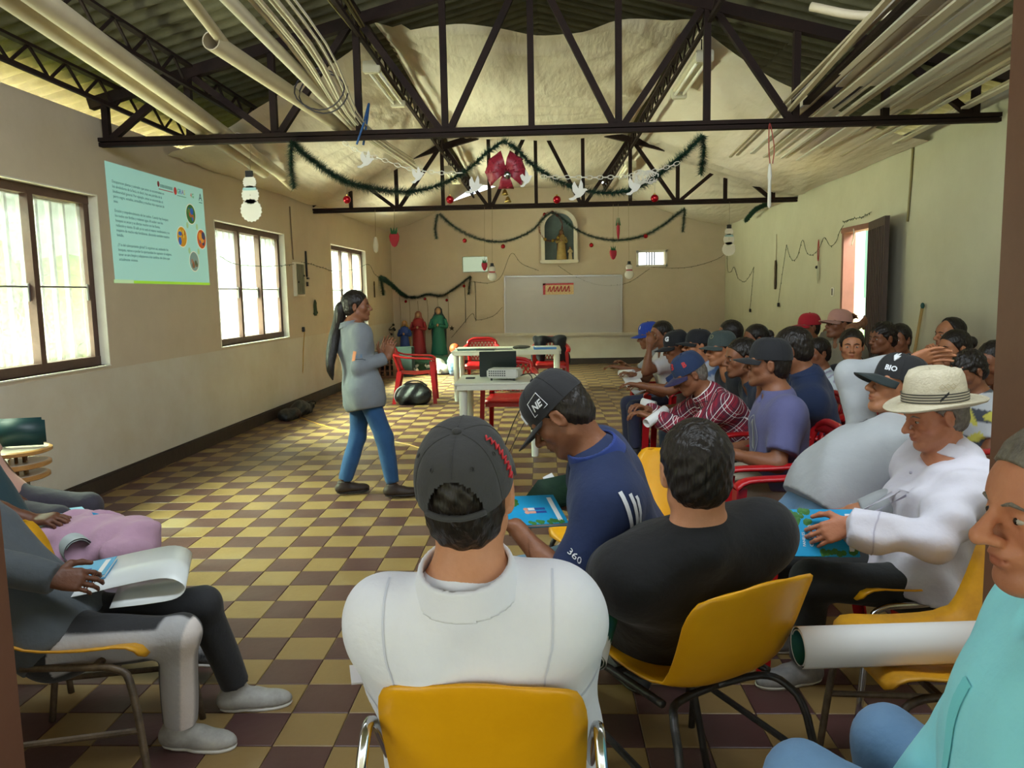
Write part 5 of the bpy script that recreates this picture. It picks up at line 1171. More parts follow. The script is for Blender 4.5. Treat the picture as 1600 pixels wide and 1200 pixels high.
def shell_chair(label, frame=M_BLK, shell=M_YEL, style=0, shape=1.):
    """yellow moulded seat on bent tube legs; front is +y"""
    t = thing('shell_chair', (0, 0, 0), 0, label, 'chair')
    prof = spline([(.235, .415), (.20, .438), (.06, .425), (-.10, .428), (-.185, .465), (-.235, .56), (-.275, .68), (-.30, .765), (-.303, .79)], 28); n = len(prof); G = []
    for i, (y, z) in enumerate(prof):
        v = i / (n - 1); w = np.interp(v, (0, .04, .12, .3, .52, .62, .8, .90, .96, 1), (.15, .178, .197, .205, .205, .20, .205, .192, .165, .12)) * shape; row = []
        for j in range(13):
            u = j / 6 - 1; e = abs(u) ** 2.6
            up = np.interp(v, (0, .15, .45, .6), (.0, .03, .045, 0)) * e; fw = np.interp(v, (.4, .58, .8, 1), (0, .05, .045, .02)) * e
            dn = -.012 * max(0, abs(u) - .86) / .14 * (1 - 0)
            row.append((u * w, y + fw, z + up - .012 * u * u * max(0, v - .8) * 5))
        G.append(row)
    MB().grid(np.array(G)[:, ::-1], .007).build('shell', shell, t, smooth=True)
    r = .0115
    if style == 2:                                                  # chrome rear tubes rising beside the back
        for s in (-1, 1):
            MB().tube(spline([(s * .235, -.40, .0), (s * .232, -.30, .50), (s * .228, -.265, .635), (s * .222, -.21, .66), (s * .205, -.10, .50), (s * .19, .05, .41), (s * .18, .20, .40)], 26), r, 10).build('rear_tube', frame, t, smooth=True)
            MB().tube(spline([(s * .22, .27, .0), (s * .20, .22, .32), (s * .18, .16, .395), (s * .17, -.1, .40)], 14), r, 10).build('leg', frame, t, smooth=True)
        MB().tube([(-.19, -.12, .40), (.19, -.12, .40)], r, 8).build('stretcher', frame, t)
    else:
        for s in (-1, 1):
            MB().tube(spline([(s * .215, .255, .0), (s * .20, .215, .33), (s * .19, .17, .398), (s * .185, .05, .405), (s * .18, -.12, .405)], 18), r, 10).build('leg', frame, t, smooth=True)
            MB().tube(spline([(s * .235, -.29, .0), (s * .215, -.235, .30), (s * .19, -.18, .385), (s * .14, -.13, .405), (0, -.115, .408)], 18), r, 10).build('leg', frame, t, smooth=True)
            if style == 1: MB().tube([(s * .222, -.255, .17), (s * .207, .23, .21)], r * .9, 8).build('stretcher', frame, t)
        MB().tube([(-.19, .1, .405), (.19, .1, .405)], r, 8).build('cross_tube', frame, t)
    return t
def at(o, x, y, heading, z=0, label=None): o.location = (x, y, z); o.rotation_euler = (0, 0, math.radians(heading - 90)); return o
ac = armchair('empty red plastic armchair standing between the bag and the nativity scene', lattice=False); at(ac, -1.80, 10.93, 5)
def seat_for(key, label, back=.03, turn=0, dx=0, dy=0):
    I = PP[key]; u = I['RT'][:, 1]; h = math.degrees(math.atan2(u[1], u[0])) + turn; c, s = math.cos(math.radians(h)), math.sin(math.radians(h))
    o = dup(ac, (I['Pv'][0] + c * .07 + dx, I['Pv'][1] + s * .07 + dy, 0), math.radians(h - 90), label, 'red plastic armchairs under the audience'); o['group'] = 'red plastic armchairs under the audience'; return o
for k_, lb in (('grey_man', 'man leaning back in the pale grey shirt'), ('purple_tee', 'man in the purple T-shirt'), ('navy_polo', 'man in the plain navy polo'), ('plaid_man', 'old man in the plaid shirt'), ('navy_tee', 'bareheaded man in the navy T-shirt'), ('green_cap', 'man in the grey-green cap'), ('stripe_tee', 'man in the striped shirt'), ('blue_jersey', 'man in the blue jersey'), ('mask_woman', 'woman with the face mask'), ('blue_cap', 'man in the bright blue cap'), ('hair_woman', 'woman with smooth dark hair behind the navy T-shirt man'), ('bun_woman', 'woman with the bun'), ('red_cap', 'young man in the red cap'), ('glasses_woman', 'small woman in glasses'), ('pink_cap', 'man in the pink cap'), ('boy', 'boy with thick black hair'), ('pink_woman', 'woman in the pale pink blouse'), ('hand_woman', 'woman resting her mouth on her hand'), ('behind_man', 'balding man behind the others'), ('yellow_boy', 'boy in the yellow patterned shirt'), ('edge_man', 'person by the door post')):
    seat_for(k_, 'red plastic armchair under the ' + lb)
lw = PP['looking_woman']; o_ = dup(ac, (1.98, 5.05, 0), math.radians(95), 'empty red slatted armchair in front of the woman in the black jacket')
ab = armchair('red armchair with a latticed back behind the long white table', lattice=True); at(ab, -.98, 12.25, -90)
dup(ab, (.12, 12.2, 0), math.radians(180), 'red armchair with a black jacket over its back behind the long table')
dup(ab, (-.36, 8.15, 0), math.radians(178), 'red latticed armchair pushed in behind the projector table')

sc_ = shell_chair('yellow shell chair with bent chrome tubes under the man in the white polo', M_CHR, M_YEL, 2); at(sc_, PP['white_polo']['Pv'][0] - .0, PP['white_polo']['Pv'][1] + .05, 88)
s1 = shell_chair('yellow shell chair with black tube legs under the man in the black T-shirt', M_BLK, M_YEL, 1); at(s1, .42, 2.21, 120); s1.scale = (1.08, 1.0, .95)
s2 = shell_chair('yellow shell chair under the man bent over the booklet', M_BLK, M_YEL, 0); at(s2, PP['blue_polo']['Pv'][0] - .07, PP['blue_polo']['Pv'][1] + .02, 176)
s3 = shell_chair('yellow shell chair with a chrome front tube under the old man in the fedora', M_CHR, M_YEL, 0); at(s3, PP['hat_man']['Pv'][0] - .05, PP['hat_man']['Pv'][1], 186)
s4 = shell_chair('empty scuffed yellow shell chair holding a rolled white poster', M_RUST, M_YELD, 1, 1.06); at(s4, 1.14, 2.2, 183)
s5 = shell_chair('yellow shell chair with dark worn tubes under the person in track pants', M_RUST, M_YELD, 1); at(s5, PP['track_pants']['Pv'][0] + .08, PP['track_pants']['Pv'][1], 4)
s6 = shell_chair('yellow shell chair mostly hidden beyond the man bent over the booklet', M_BLK, M_YEL, 0); at(s6, .30, 3.35, 205)
for key, lb in (('teal_left', 'yellow shell chair under the person in the dark teal top'), ('peach_left', 'yellow shell chair under the person in the peach blouse')):
    o_ = shell_chair(lb, M_RUST, M_YELD, 1); at(o_, PP[key]['Pv'][0] + .08, PP[key]['Pv'][1], 2)
o_ = shell_chair('chair hidden under the man in the cyan shirt', M_BLK, M_YEL, 0); at(o_, PP['cyan_man']['Pv'][0] - .05, PP['cyan_man']['Pv'][1] + .04, 150)
o_ = dup(ac, (lw['Pv'][0] - .04, lw['Pv'][1] - .05, 0), math.radians(215 - 90), 'red plastic armchair under the woman in the black jacket', 'red plastic armchairs under the audience')

# scuffs on the empty chair back (stains with a shape of their own)
M_SCUFF = mat('brown_scuff', '#9a6a2c', .6)

# white plastic tables
def plastic_table(label, x0, x1, y0, y1, z, inset=.06, apron=True):
    cx, cy = (x0 + x1) / 2, (y0 + y1) / 2; t = thing('plastic_table', (cx, cy, 0), 0, label, 'table'); w, d = x1 - x0, y1 - y0
    MB().box((0, 0, z - .012), (w, d, .024), None, .010).build('tabletop', M_WHT, t, ang=40)
    for s in (-1, 1): MB().box((0, s * (d / 2 - .012), z - .04), (w - .06, .016, .05), None, .004).build('apron', M_WHT, t)
    for s in (-1, 1): MB().box((s * (w / 2 - .012), 0, z - .04), (.016, d - .06, .05), None, .004).build('side_apron', M_WHT, t)
    for sx in (-1, 1):
        for sy in (-1, 1):
            MB().lathe([(.036, z - .02), (.040, z - .06), (.036, .3), (.031, .0)], (sx * (w / 2 - inset), sy * (d / 2 - inset), 0), 14).build('leg', M_WHT, t, ang=50)
    return t
T1 = plastic_table('long white plastic table with papers, behind the projector table', -1.285, .26, 10.82, 11.72, .72)
T2 = plastic_table('small square white plastic table carrying the projector and laptop', -.82, -.005, 7.0, 7.78, .70, .08)
# projector
pj = thing('projector', (-.36, 7.28, .70), math.radians(-12), 'small white projector with a vented side on the small table', 'projector')
M_PJ = mat('projector_white', '#cfcfca', .4); M_DK = mat('dark_plastic', '#16181a', .45); M_SLOT = mat('vent_dark', '#4a4d4c', .6)
MB().box((0, 0, .065), (.30, .22, .085), None, .014).build('body', M_PJ, pj, ang=45)
for k in range(8):
    for r_ in range(3): MB().box((-.12 + .021 * k, -.111, .05 + .02 * r_), (.013, .004, .011)).build('vent_slot', M_SLOT, pj)
MB().tube([(-.158, -.02, .065), (-.146, -.02, .065)], .028, 16).build('lens', M_DK, pj, smooth=True)
for x_, y_ in ((-.11, -.08), (.11, -.08), (0, .08)): MB().lathe([(.010, 0), (.010, .025)], (x_, y_, 0), 8).build('foot', M_DK, pj)
# laptop: lid toward the camera
lp = thing('laptop', (-.44, 7.56, .70), math.radians(4), 'black laptop opened on the small table, lid toward the doorway', 'laptop')
MB().box((0, .12, .010), (.36, .24, .018), None, .004).build('base', M_DK, lp); MB().box((0, -.015, .135), (.36, .008, .235), rotm(math.radians(8), 0, 0), .003).build('lid', mat('laptop_lid', '#1b2624', .35), lp)
tb = MB().box((-.70, 7.42, .706), (.09, .06, .012), None, .003).build('phone', M_DK, loc=(-.70, 7.42, .70)); props(tb, 'dark phone lying on the small table beside the laptop', 'phone')
M_CABLE = mat('black_cable', '#17171a', .5)
def cable(name, pts, r, m, label, cat='cable', n=40): return props(MB().tube(spline(pts, n), r, 6).build(name, m, loc=tuple(pts[0]), smooth=True), label, cat)
cable('power_cable', [(-.21, 7.24, .74), (-.13, 7.18, .76), (-.1, 7.08, .70), (-.16, 7.02, .55), (-.27, 7.0, .35), (-.36, 7.0, .12), (-.40, 7.05, .008), (-.6, 7.2, .008)], .005, M_CABLE, 'black cable looping down from the projector')
cable('signal_cable', [(-.20, 7.30, .745), (-.10, 7.34, .75), (-.05, 7.3, .715), (-.02, 7.1, .712), (-.03, 6.96, .6), (-.2, 6.95, .3), (-.33, 6.98, .05), (-.36, 7.1, .008)], .004, M_CABLE, 'second black cable hanging from the projector table')
o_ = MB().box((-.055, 6.93, .56), (.05, .035, .07), None, .006).build('power_adapter', M_DK, loc=(-.055, 6.93, .53)); props(o_, 'small black power adapter hanging at the table corner', 'adapter')
cable('extension_cord', [(-3.417, 10.762, 0.300), (-3.421, 10.545, 0.120), (-3.30, 9.95, .012), (-3.1, 9.62, .008), (-2.6, 8.95, .008), (-2.05, 8.32, .008), (-1.7, 7.98, .008), (-1.38, 7.7, .008), (-1.21, 7.46, .012)], .007, mat('yellow_cord', '#b48a35', .5), 'yellow extension cord running from the window wall across the tiles', 'cord', 60)
o_ = MB().box((-1.17, 7.42, .022), (.10, .05, .04), rotm(0, 0, .5), .008).build('cord_socket', M_DK, loc=(-1.17, 7.42, 0)); props(o_, 'black socket block at the end of the yellow cord', 'socket')
# things on the long table
def sheet(name, c, d, rz, m, label, cat, z=.003, grp=None, ch=0):
    o = MB().box((0, 0, z / 2), (d[0], d[1], z), None, ch).build(name, m, loc=(0, 0, 0)); o.location = c; o.rotation_euler = (0, 0, math.radians(rz)); return props(o, label, cat, grp)
M_PAPER = mat('paper_white', '#e4e4e2', .6); M_TEAL = mat('folder_teal', '#234b4e', .5); M_BLUEF = mat('folder_blue', '#4e86c9', .45); M_NOTE = mat('notebook_dark', '#262a33', .5)
sheet('folder', (-1.05, 11.05, .72), (.34, .24, 0), 8, M_TEAL, 'dark teal folder on the long table', 'folder', .012); sheet('notebook', (-.80, 11.0, .72), (.26, .2, 0), -6, M_NOTE, 'dark notebook beside the teal folder', 'notebook', .015)
sheet('papers', (-1.12, 11.3, .72), (.3, .22, 0), 12, M_PAPER, 'loose white papers at the left end of the long table', 'paper', .006); sheet('folder', (-.55, 11.05, .72), (.24, .2, 0), 4, mat('folder_grey', '#6f7476', .5), 'grey folder near the middle of the long table', 'folder', .01)
sheet('binder', (.03, 11.02, .72), (.32, .24, 0), 3, M_BLUEF, 'blue binder at the right end of the long table', 'binder', .03, None, .004); sheet('papers', (.04, 11.03, .75), (.3, .22, 0), 5, M_PAPER, 'white papers on top of the blue binder', 'paper', .008)
sb = MB().ball((-.3, 11.1, .748), (.13, .06, .026), 12).ball((-.38, 11.06, .745), (.05, .04, .022), 10).build('pouch', mat('pouch_grey', '#55524c', .7), loc=(-.3, 11.1, .72), smooth=True); props(sb, 'grey zipped pouch on the long table', 'pouch')
# jacket over the chair behind the table
jk = Sdf(); 
for s in (-1, 1): jk.cone((.12 + s * .2, 12.42, .70), (.12 + s * .27, 12.46, .40), .06, .05, .06)
jk.cone((-.1, 12.45, .775), (.34, 12.45, .775), .05, .05, .05); jk.cone((-.02, 12.41, .72), (-.02, 12.40, .46), .07, .06, .06); jk.cone((.26, 12.41, .72), (.26, 12.40, .46), .07, .06, .06)
v_, q_ = sdf_mesh(jk, .014, .004, folds(.008, 3, 16)); o_ = link('jacket', fast_mesh('jacket', v_ - A3(.12, 12.4, .4), q_), fabric('#171b26'), None, (.12, 12.4, .4)); props(o_, 'black jacket hung over the red chair behind the long table', 'jacket')
# black bag on the floor, dark bag by the wall
def softbag(name, c, r, m, label, seed, lumps, rz=0):
    s_ = Sdf(); R_ = rotm(0, 0, rz)
    for p, q in lumps: s_.ell(A3(*c) + R_ @ A3(*p), A3(*q), R_, .06)
    v, q = sdf_mesh(s_, .014, 0, lambda F, X, Y, Z: np.maximum(folds(.010, seed, 20)(F, X, Y, Z), (.002 - Z).astype(np.float32)))
    o = link(name, fast_mesh(name, v - A3(*c), q), m, None, c); return props(o, label, 'bag')
M_NYL = mat('black_nylon', '#15171c', .5, b=(40, .3)); M_ZIP = mat('bag_piping', '#a9abb0', .4)
bg = softbag('duffel_bag', (-1.80, 10.62, .0), 0, M_NYL, 'black duffel bag on the floor in front of the red chair', 2, (((0, 0, .15), (.23, .13, .16)), ((-.15, 0, .12), (.10, .12, .13)), ((.15, 0, .13), (.10, .12, .13))))
MB().tube(spline([(-.235, -.05, .05), (-.25, -.09, .14), (-.20, -.10, .24), (-.1, -.1, .29)], 14), .007, 6).build('zip', M_ZIP, bg); MB().tube(spline([(-.12, -.06, .29), (-.05, -.03, .33), (.1, -.02, .33), (.2, -.04, .27)], 14), .010, 6).build('handle', M_NYL, bg)
bg = softbag('backpack', (-3.17, 9.72, .0), 0, M_NYL, 'limp black backpack lying against the window wall', 5, (((0, -.25, .06), (.13, .22, .09)), ((.02, .12, .08), (.13, .22, .11)), ((.05, .33, .06), (.09, .12, .08))))
MB().tube(spline([(.05, .22, .12), (.12, .36, .15), (.12, .46, .10), (.04, .42, .05)], 14), .010, 6).build('strap', M_NYL, bg)

# ---- fedora on the old man ----
I = PP['hat_man']; M_STRAW = mat('straw_cream', '#cbc2a8', .6, n=(30, .4, '#bcb294'), b=(120, .25)); M_BAND = mat('hat_band', '#b8b09a', .7); M_BLKR = mat('band_black', '#17161a', .6)
R_ = I['Rh'] @ rotm(math.radians(10), math.radians(0), 0); O_ = I['H'] + I['Rh'] @ A3(0, -.01, .050)
ht = thing('fedora', tuple(O_), 0, 'cream straw fedora with a black striped band on the old man', 'hat')
hx_ = lambda p: R_ @ A3(*p)
G = []
prof_ = ((.155, -.006), (.150, -.012), (.125, -.014), (.102, -.006), (.0955, .004), (.094, .03), (.091, .06), (.086, .09), (.076, .108), (.058, .116), (.03, .113), (.002, .108))
for i in range(41):
    a = 2 * math.pi * i / 40; row = []
    for r_, z_ in prof_:
        ry_ = r_ * (1.14 if r_ < .11 else 1.10); x_, y_ = r_ * math.cos(a), ry_ * math.sin(a); zz = z_
        if r_ < .085: zz += -.018 * math.exp(-(x_ / .022) ** 2) + .006
        if z_ > .05: x_ *= 1 - .16 * max(0, math.sin(a)) ** 2 * (z_ - .05) / .06
        if r_ > .11: zz += -.010 * math.sin(a) * (r_ - .11) / .04 + .014 * abs(math.cos(a)) ** 3 * (r_ - .11) / .04
        row.append(hx_((x_, y_, zz)))
    G.append(row)
MB().grid(G, .003).build('crown', M_STRAW, ht, smooth=True)
def ring(z, r, w, m, name, th=.0025, par=ht):
    G = [[hx_(((r + th) * math.cos(a), (r + th) * 1.14 * math.sin(a), z + q * w)) for q in (-.5, .5)] for a in np.linspace(0, 2 * math.pi, 41)]; return MB().grid(G).build(name, m, par, smooth=True)
bn = ring(.021, .0950, .034, M_BAND, 'band')
for z_ in (.007, .0165, .026, .0355): ring(z_, .0955, .0035, M_BLKR, 'band_stripe', .0035, bn)
MB().grid([[hx_((-.0985 * math.cos(a), .0985 * 1.14 * math.sin(a), .036 - .20 * (a - .1) * .5 + q)) for q in (-.005, .005)] for a in np.linspace(.05, .32, 6)]).build('band_fold', M_BLKR, ht)
for k in range(3):
    a = .25 - .18 * k; c_ = A3(-.0935 * math.cos(a), .0935 * 1.14 * math.sin(a), .062); tx = A3(.0 + math.sin(a), math.cos(a) * 1.1, 0)
    for d1, d2 in (((1, 0), (0, 1)), ((0, 1), (-1, 0)), ((-1, 0), (0, -1)), ((0, -1), (1, 0))):
        MB().tube([hx_(c_ + unit(tx) * d1[0] * .010 + A3(-.0025, 0, d1[1] * .010)), hx_(c_ + unit(tx) * d2[0] * .010 + A3(-.0025, 0, d2[1] * .010))], .0009, 4).build('weave_diamond', mat('weave_tan', '#b3a57f', .7), ht)

# ---- booklets, posters and papers in hands ----
M_COV = mat('cover_blue', '#1f9fd0', .35, n=(7, .5, '#1784b8')); M_GRN = mat('cover_green', '#3f7d2f', .5, n=(30, .8, '#285a22')); M_PINK = mat('cover_pink', '#d59a86', .5); M_JEAN = mat('cover_navy', '#2c4a9a', .5); M_PGREEN = mat('poster_green', '#2e6b3a', .5, n=(9, .8, '#1f4f63'))
def booklet(c, xd, yd, w, h, label, text=True, fig=True, name='booklet', open_=0.):
    """cover lies in the plane xd,yd; w along xd, h along yd"""
    M4 = frame4(c, xd, yd); t = thing(name, tuple(M4[:3, 3]), 0, label, 'booklet'); W = lambda x, y, z: M4[:3, :3] @ A3(x, y, z)
    R3 = M4[:3, :3]
    MB().box(W(0, 0, -.005), (w - .006, h - .006, .009), R3).build('pages', M_PAPER, t); MB().box(W(0, 0, .0005), (w, h, .0016), R3).build('cover', M_COV, t); MB().box(W(0, 0, -.0105), (w, h, .0016), R3).build('back_cover', M_COV, t)
    if fig:
        rr = random.Random(int(c[0] * 1000))
        mb = MB()
        for k in range(26): mb.lathe([(rr.uniform(.006, .014), 0), (.001, .0006)], W(rr.uniform(-.5, -.12) * w, h * rr.uniform(.18, .47), .0015), 7, R3)
        for k in range(16): mb.lathe([(rr.uniform(.006, .012), 0), (.001, .0006)], W(rr.uniform(-.1, .5) * w, h * rr.uniform(-.48, -.36), .0015), 7, R3)
        props(mb.build('printed_trees', M_GRN, t), kind='stuff')
        for k, (x_, y_) in enumerate(((.10, .02), (.10, -.09))):
            p_ = MB().lathe([(.009, 0), (.001, .0006)], W(w * (x_ - .14), h * y_, .0016), 8, R3).build('printed_figure', M_PINK, t)
            MB().box(W(w * x_ - .012, h * y_, .0016), (.022, .013, .0006), R3).build('printed_shirt', M_PINK if k else M_PAPER, p_); MB().box(W(w * x_ + .016, h * y_, .0016), (.036, .011, .0006), R3).build('printed_trousers', M_JEAN, p_)
        MB().box(W(w * .40, 0, .0017), (w * .07, h * .8, .0006), R3).build('white_strip', M_PAPER, t)
    if text:
        for k, (tx, sz) in enumerate((('PANELES', .013), ('CALIDAD', .018))):
            M5 = M4.copy(); M5[:3, 0], M5[:3, 1] = M4[:3, 1], -M4[:3, 0]; M5[:3, 3] = W(w * (-.24 + .11 * k), -h * .30, .0018); text_on('cover_text', tx, sz, M5, M_PAPER, t, align='LEFT')
    return t
c1 = A3(*(0.957, 2.660, 0.656)); booklet(c1, (1, -.10, .02), (.0, .52, .85), .235, .165, 'blue illustrated booklet held upright by the old man in the fedora')
c2 = A3(*(-0.053, 2.420, 0.813)); booklet(c2, (.85, .3, -.05), (-.3, .85, .32), .22, .16, 'blue and green booklet in the hands of the man in the navy polo', text=False)
MB().plate([(-0.084, 2.500, 0.806), (-0.024, 2.620, 0.858), (0.088, 2.700, 0.861), (0.120, 2.660, 0.771), (-0.004, 2.550, 0.769)], (.1, .3, 1), .004).build('open_page', mat('page_green', '#33503a', .5, n=(14, .8, '#22382c')), None)
o_ = bpy.data.objects['open_page']; o_.name = 'magazine'; props(o_, 'dark green printed sheet under the hand of the man in the navy polo', 'paper')
o_ = MB().plate([(-0.007, 2.660, 0.860), (0.025, 2.680, 0.871), (0.053, 2.660, 0.829), (0.019, 2.640, 0.821)], (.1, -.3, .9), .003).build('name_card', M_PAPER); props(o_, 'small white printed card beside the green sheet', 'card')
def roll(name, a, b, r, label, turns=1.6, m=None, inner=None, t=.0012, grp=None, r2=None):
    a, b = A3(*a), A3(*b); d = unit(b - a); x = unit(np.cross(d, (0, 0, 1.))); y = np.cross(x, d); G = []; r2 = r2 or r
    for k in range(44):
        q = k / 43; an = 2 * math.pi * turns * q - 1.; rr_ = r * (1 - .22 * q); G.append([a + (x * math.cos(an) + y * math.sin(an)) * rr_, b + (x * math.cos(an) + y * math.sin(an)) * rr_ * r2 / r])
    t_ = thing(name, tuple((a + b) / 2), 0, label, 'poster', grp); G = np.array(G) - (a + b) / 2
    MB().grid(G, t).build('paper', m or M_PAPER, t_, smooth=True)
    if inner:
        ins = []
        for k in range(40):
            q = k / 39; an = 2 * math.pi * turns * q - 1.; rr_ = r * (1 - .22 * q) - .002; ins.append([(x * math.cos(an) + y * math.sin(an)) * rr_ - (b - a) / 2 + d * .001, (x * math.cos(an) + y * math.sin(an)) * rr_ - (b - a) / 2 + d * .14])
        MB().grid(ins).build('printed_side', inner, t_, smooth=True)
    return t_
roll('rolled_poster', (.70, 2.10, .505), (1.30, 2.14, .505), .058, 'big rolled white poster resting on the empty yellow chair', inner=M_PGREEN)
roll('rolled_poster', (0.108, 2.000, 0.519), (0.179, 2.180, 0.635), .052, 'rolled poster with a green inside, held beside the man in the black T-shirt', inner=M_PGREEN, r2=.04)
# left group's papers
def curl_sheet(pts, w, wd, label, m, t=.0015, name='poster_sheet'):
    P = spline(pts, 30); wd = A3(*wd); c = P.mean(0); G = [[p - wd * w / 2 - c, p + wd * w / 2 - c] for p in P]; o = MB().grid(G, t).build(name, m, smooth=True); o.location = c; return props(o, label, 'paper')
M_GLOSS = mat('gloss_paper', '#d9dedd', .25)
curl_sheet([(-1.78, 2.42, .555), (-1.58, 2.46, .575), (-1.40, 2.50, .605), (-1.27, 2.50, .625), (-1.205, 2.49, .60), (-1.23, 2.48, .565), (-1.32, 2.47, .55), (-1.44, 2.46, .54)], .30, unit((-.35, .95, .05)), 'big glossy white sheet with a rolled end across the track pants', M_GLOSS)
booklet(A3(-1.60, 2.48, .590), (.9, .25, .13), (-.25, .96, .04), .24, .17, 'blue booklet lying on the glossy sheet on the left', text=False, fig=True)
roll('rolled_papers', (-1.767, 2.780, 0.565), (-1.997, 2.980, 0.605), .055, 'rolled grey paper gripped by the person in the dark teal top', m=mat('paper_grey', '#a9b3b0', .4), inner=mat('paper_dark', '#3f5450', .5))
booklet(A3(*(-1.873, 2.980, 0.562)), (.8, -.45, .0), (.1, .5, .8), .16, .20, 'blue booklet behind the rolled grey paper', text=False, fig=False)
sh_ = MB().plate([(-2.316, 3.350, 0.525), (-2.301, 3.500, 0.527), (-2.251, 3.600, 0.511), (-2.145, 3.500, 0.497), (-2.107, 3.300, 0.520), (-2.180, 3.300, 0.527)], (0, .2, 1), .004).build('paper_sheet', mat('paper_lightblue', '#8fc4dc', .5)); props(sh_, 'light blue paper held at the far left near the wall', 'paper')
sh_ = MB().plate([(-2.098, 3.300, 0.526), (-2.067, 3.450, 0.530), (-2.053, 3.450, 0.517), (-2.087, 3.280, 0.511)], (0, .2, 1), .006).build('booklet_edge', M_COV); sh_.name = 'booklet'; props(sh_, 'thin blue booklet under the light blue paper', 'booklet')
roll('rolled_papers', (-2.523, 3.620, 0.475), (-2.531, 3.850, 0.429), .045, 'silvery white roll of paper at the far left near the wall', m=M_GLOSS)
s_ = Sdf(); 
for p_, q_ in (((-1.88, 2.98, .575), (.14, .17, .075)), ((-1.70, 2.95, .565), (.13, .16, .07)), ((-1.62, 2.90, .54), (.09, .14, .06)), ((-1.88, 2.84, .53), (.13, .09, .08))): s_.ell(A3(*p_), A3(*q_), None, .07)
v_, q_ = sdf_mesh(s_, .010, 0, folds(.010, 8, 30)); o_ = link('pink_bundle', fast_mesh('pink_bundle', v_ - A3(-1.6, 2.95, .6), q_), fabric('#b893a8', '#a8839a'), None, (-1.6, 2.95, .6)); o_.name = 'folded_sweater'; props(o_, 'pale pink sweater bundled on the lap of the person in the teal top', 'sweater')
# small rolled papers along the front row
for k, (a, b, lb) in enumerate((((0.614, 4.620, 0.714), (0.743, 4.720, 0.782), 'white rolled paper in the hands of the old man in plaid'), ((0.680, 5.350, 0.742), (0.765, 5.300, 0.722), 'white rolled paper held behind the old man in plaid'), ((0.709, 7.200, 0.753), (0.827, 7.100, 0.767), 'white roll in the hands of the man in the blue cap'))): roll('rolled_paper', a, b, .03, lb, turns=1.3)
for pts, lb in (([(0.687, 6.600, 0.722), (0.835, 6.700, 0.752), (0.863, 6.500, 0.677), (0.756, 6.400, 0.653)], 'white sheets in the lap of the man in the blue jersey'), ([(0.712, 7.000, 0.733), (0.897, 7.100, 0.778), (0.895, 7.000, 0.730), (0.735, 6.900, 0.686)], 'white sheets in the lap of the woman with the mask')): 
    o_ = MB().plate(pts, (0, -.3, 1), .006).build('paper_sheets', M_PAPER); props(o_, lb, 'paper')
# stacked desk chairs at the far left edge
dk = thing('desk_chair_stack', (-3.0, 4.25, 0), 0, 'stack of desk chairs with a dark teal back and wooden tablets by the left wall', 'chair stack'); M_WOOD = mat('tablet_wood', '#b98a50', .35, n=(10, .7, '#96693a')); M_WTOP = mat('tablet_top', '#cfc3ae', .2)
MB().box((.0, .0, .775), (.30, .035, .16), rotm(0, 0, .25), .016).build('backrest', mat('teal_shell', '#12393b', .4), dk, smooth=True)
for k, z_ in enumerate((.655, .575, .505)):
    tb_ = MB().lathe([(.17, 0), (.185, .006), (.185, .022), (.175, .028)], (.0 - .012 * k, -.0, z_), 24, None, .9, 1.0).build('tablet', M_WOOD, dk, ang=40); MB().lathe([(.165, .0285), (.16, .030)], (-.012 * k, 0, z_), 24, None, .9, 1.).build('tablet_face', M_WTOP, tb_)
for x_, y_ in ((.02, -.06), (.05, -.02), (.02, .04), (-.15, .1), (-.12, -.12)): MB().tube([(x_, y_, 0), (x_ * .8, y_ * .8, .66)], .010, 8).build('leg', M_CHR, dk, smooth=True)
MB().tube([(-.1, 0, .6), (-.06, 0, .8)], .010, 8).build('back_post', M_CHR, dk)
# ---------------- things on the walls ----------------
def emis(name, col, e): return mat(name, col, .7, emit=e)
SL_Y0, SL_Y1, SL_Z0, SL_Z1 = 6.27, 7.98, 1.655, 2.63
def slide_pt(u, v, d=.004): y = SL_Y0 + (SL_Y1 - SL_Y0) * u; return A3(XL(y) + d, y, SL_Z1 + (SL_Z0 - SL_Z1) * v)
ux = unit((.034, 1, 0)); nx_ = A3(1, -.034, 0)
sl = thing('projected_slide', tuple(slide_pt(.5, .5, 0)), 0, 'pale turquoise projected slide with Spanish text and four round pictures on the window wall', 'projection'); so_ = A3(*sl.location)
def quad(u0, v0, u1, v1, d, m, name, par=sl): return MB().add([slide_pt(u0, v0, d) - so_, slide_pt(u0, v1, d) - so_, slide_pt(u1, v1, d) - so_, slide_pt(u1, v0, d) - so_], [(0, 1, 2, 3)][::1]).build(name, m, par)
MB().plate([slide_pt(0, 0, .001) - so_, slide_pt(.012, 1, .001) - so_, slide_pt(1, 1, .001) - so_, slide_pt(.985, .005, .001) - so_], nx_, .002).build('slide_background', emis('slide_turquoise', '#9fd2c8', .22), sl)
quad(.0, .975, 1, 1.0, .0038, emis('slide_lime', '#9bd23c', .25), 'slide_footer')
quad(.0, .970, .17, 1.0, .0042, emis('slide_palegreen', '#bfe0b0', .2), 'slide_footer')
M_STXT = emis('slide_text', '#4a7a74', .10)
def stext(txt, u, v, size, m, align='LEFT', name='slide_text'):
    return text_on(name, txt, size, frame4(slide_pt(u, v, .0048) - so_, ux, (0, 0, 1)), m, sl, align=align, ext=.0002)
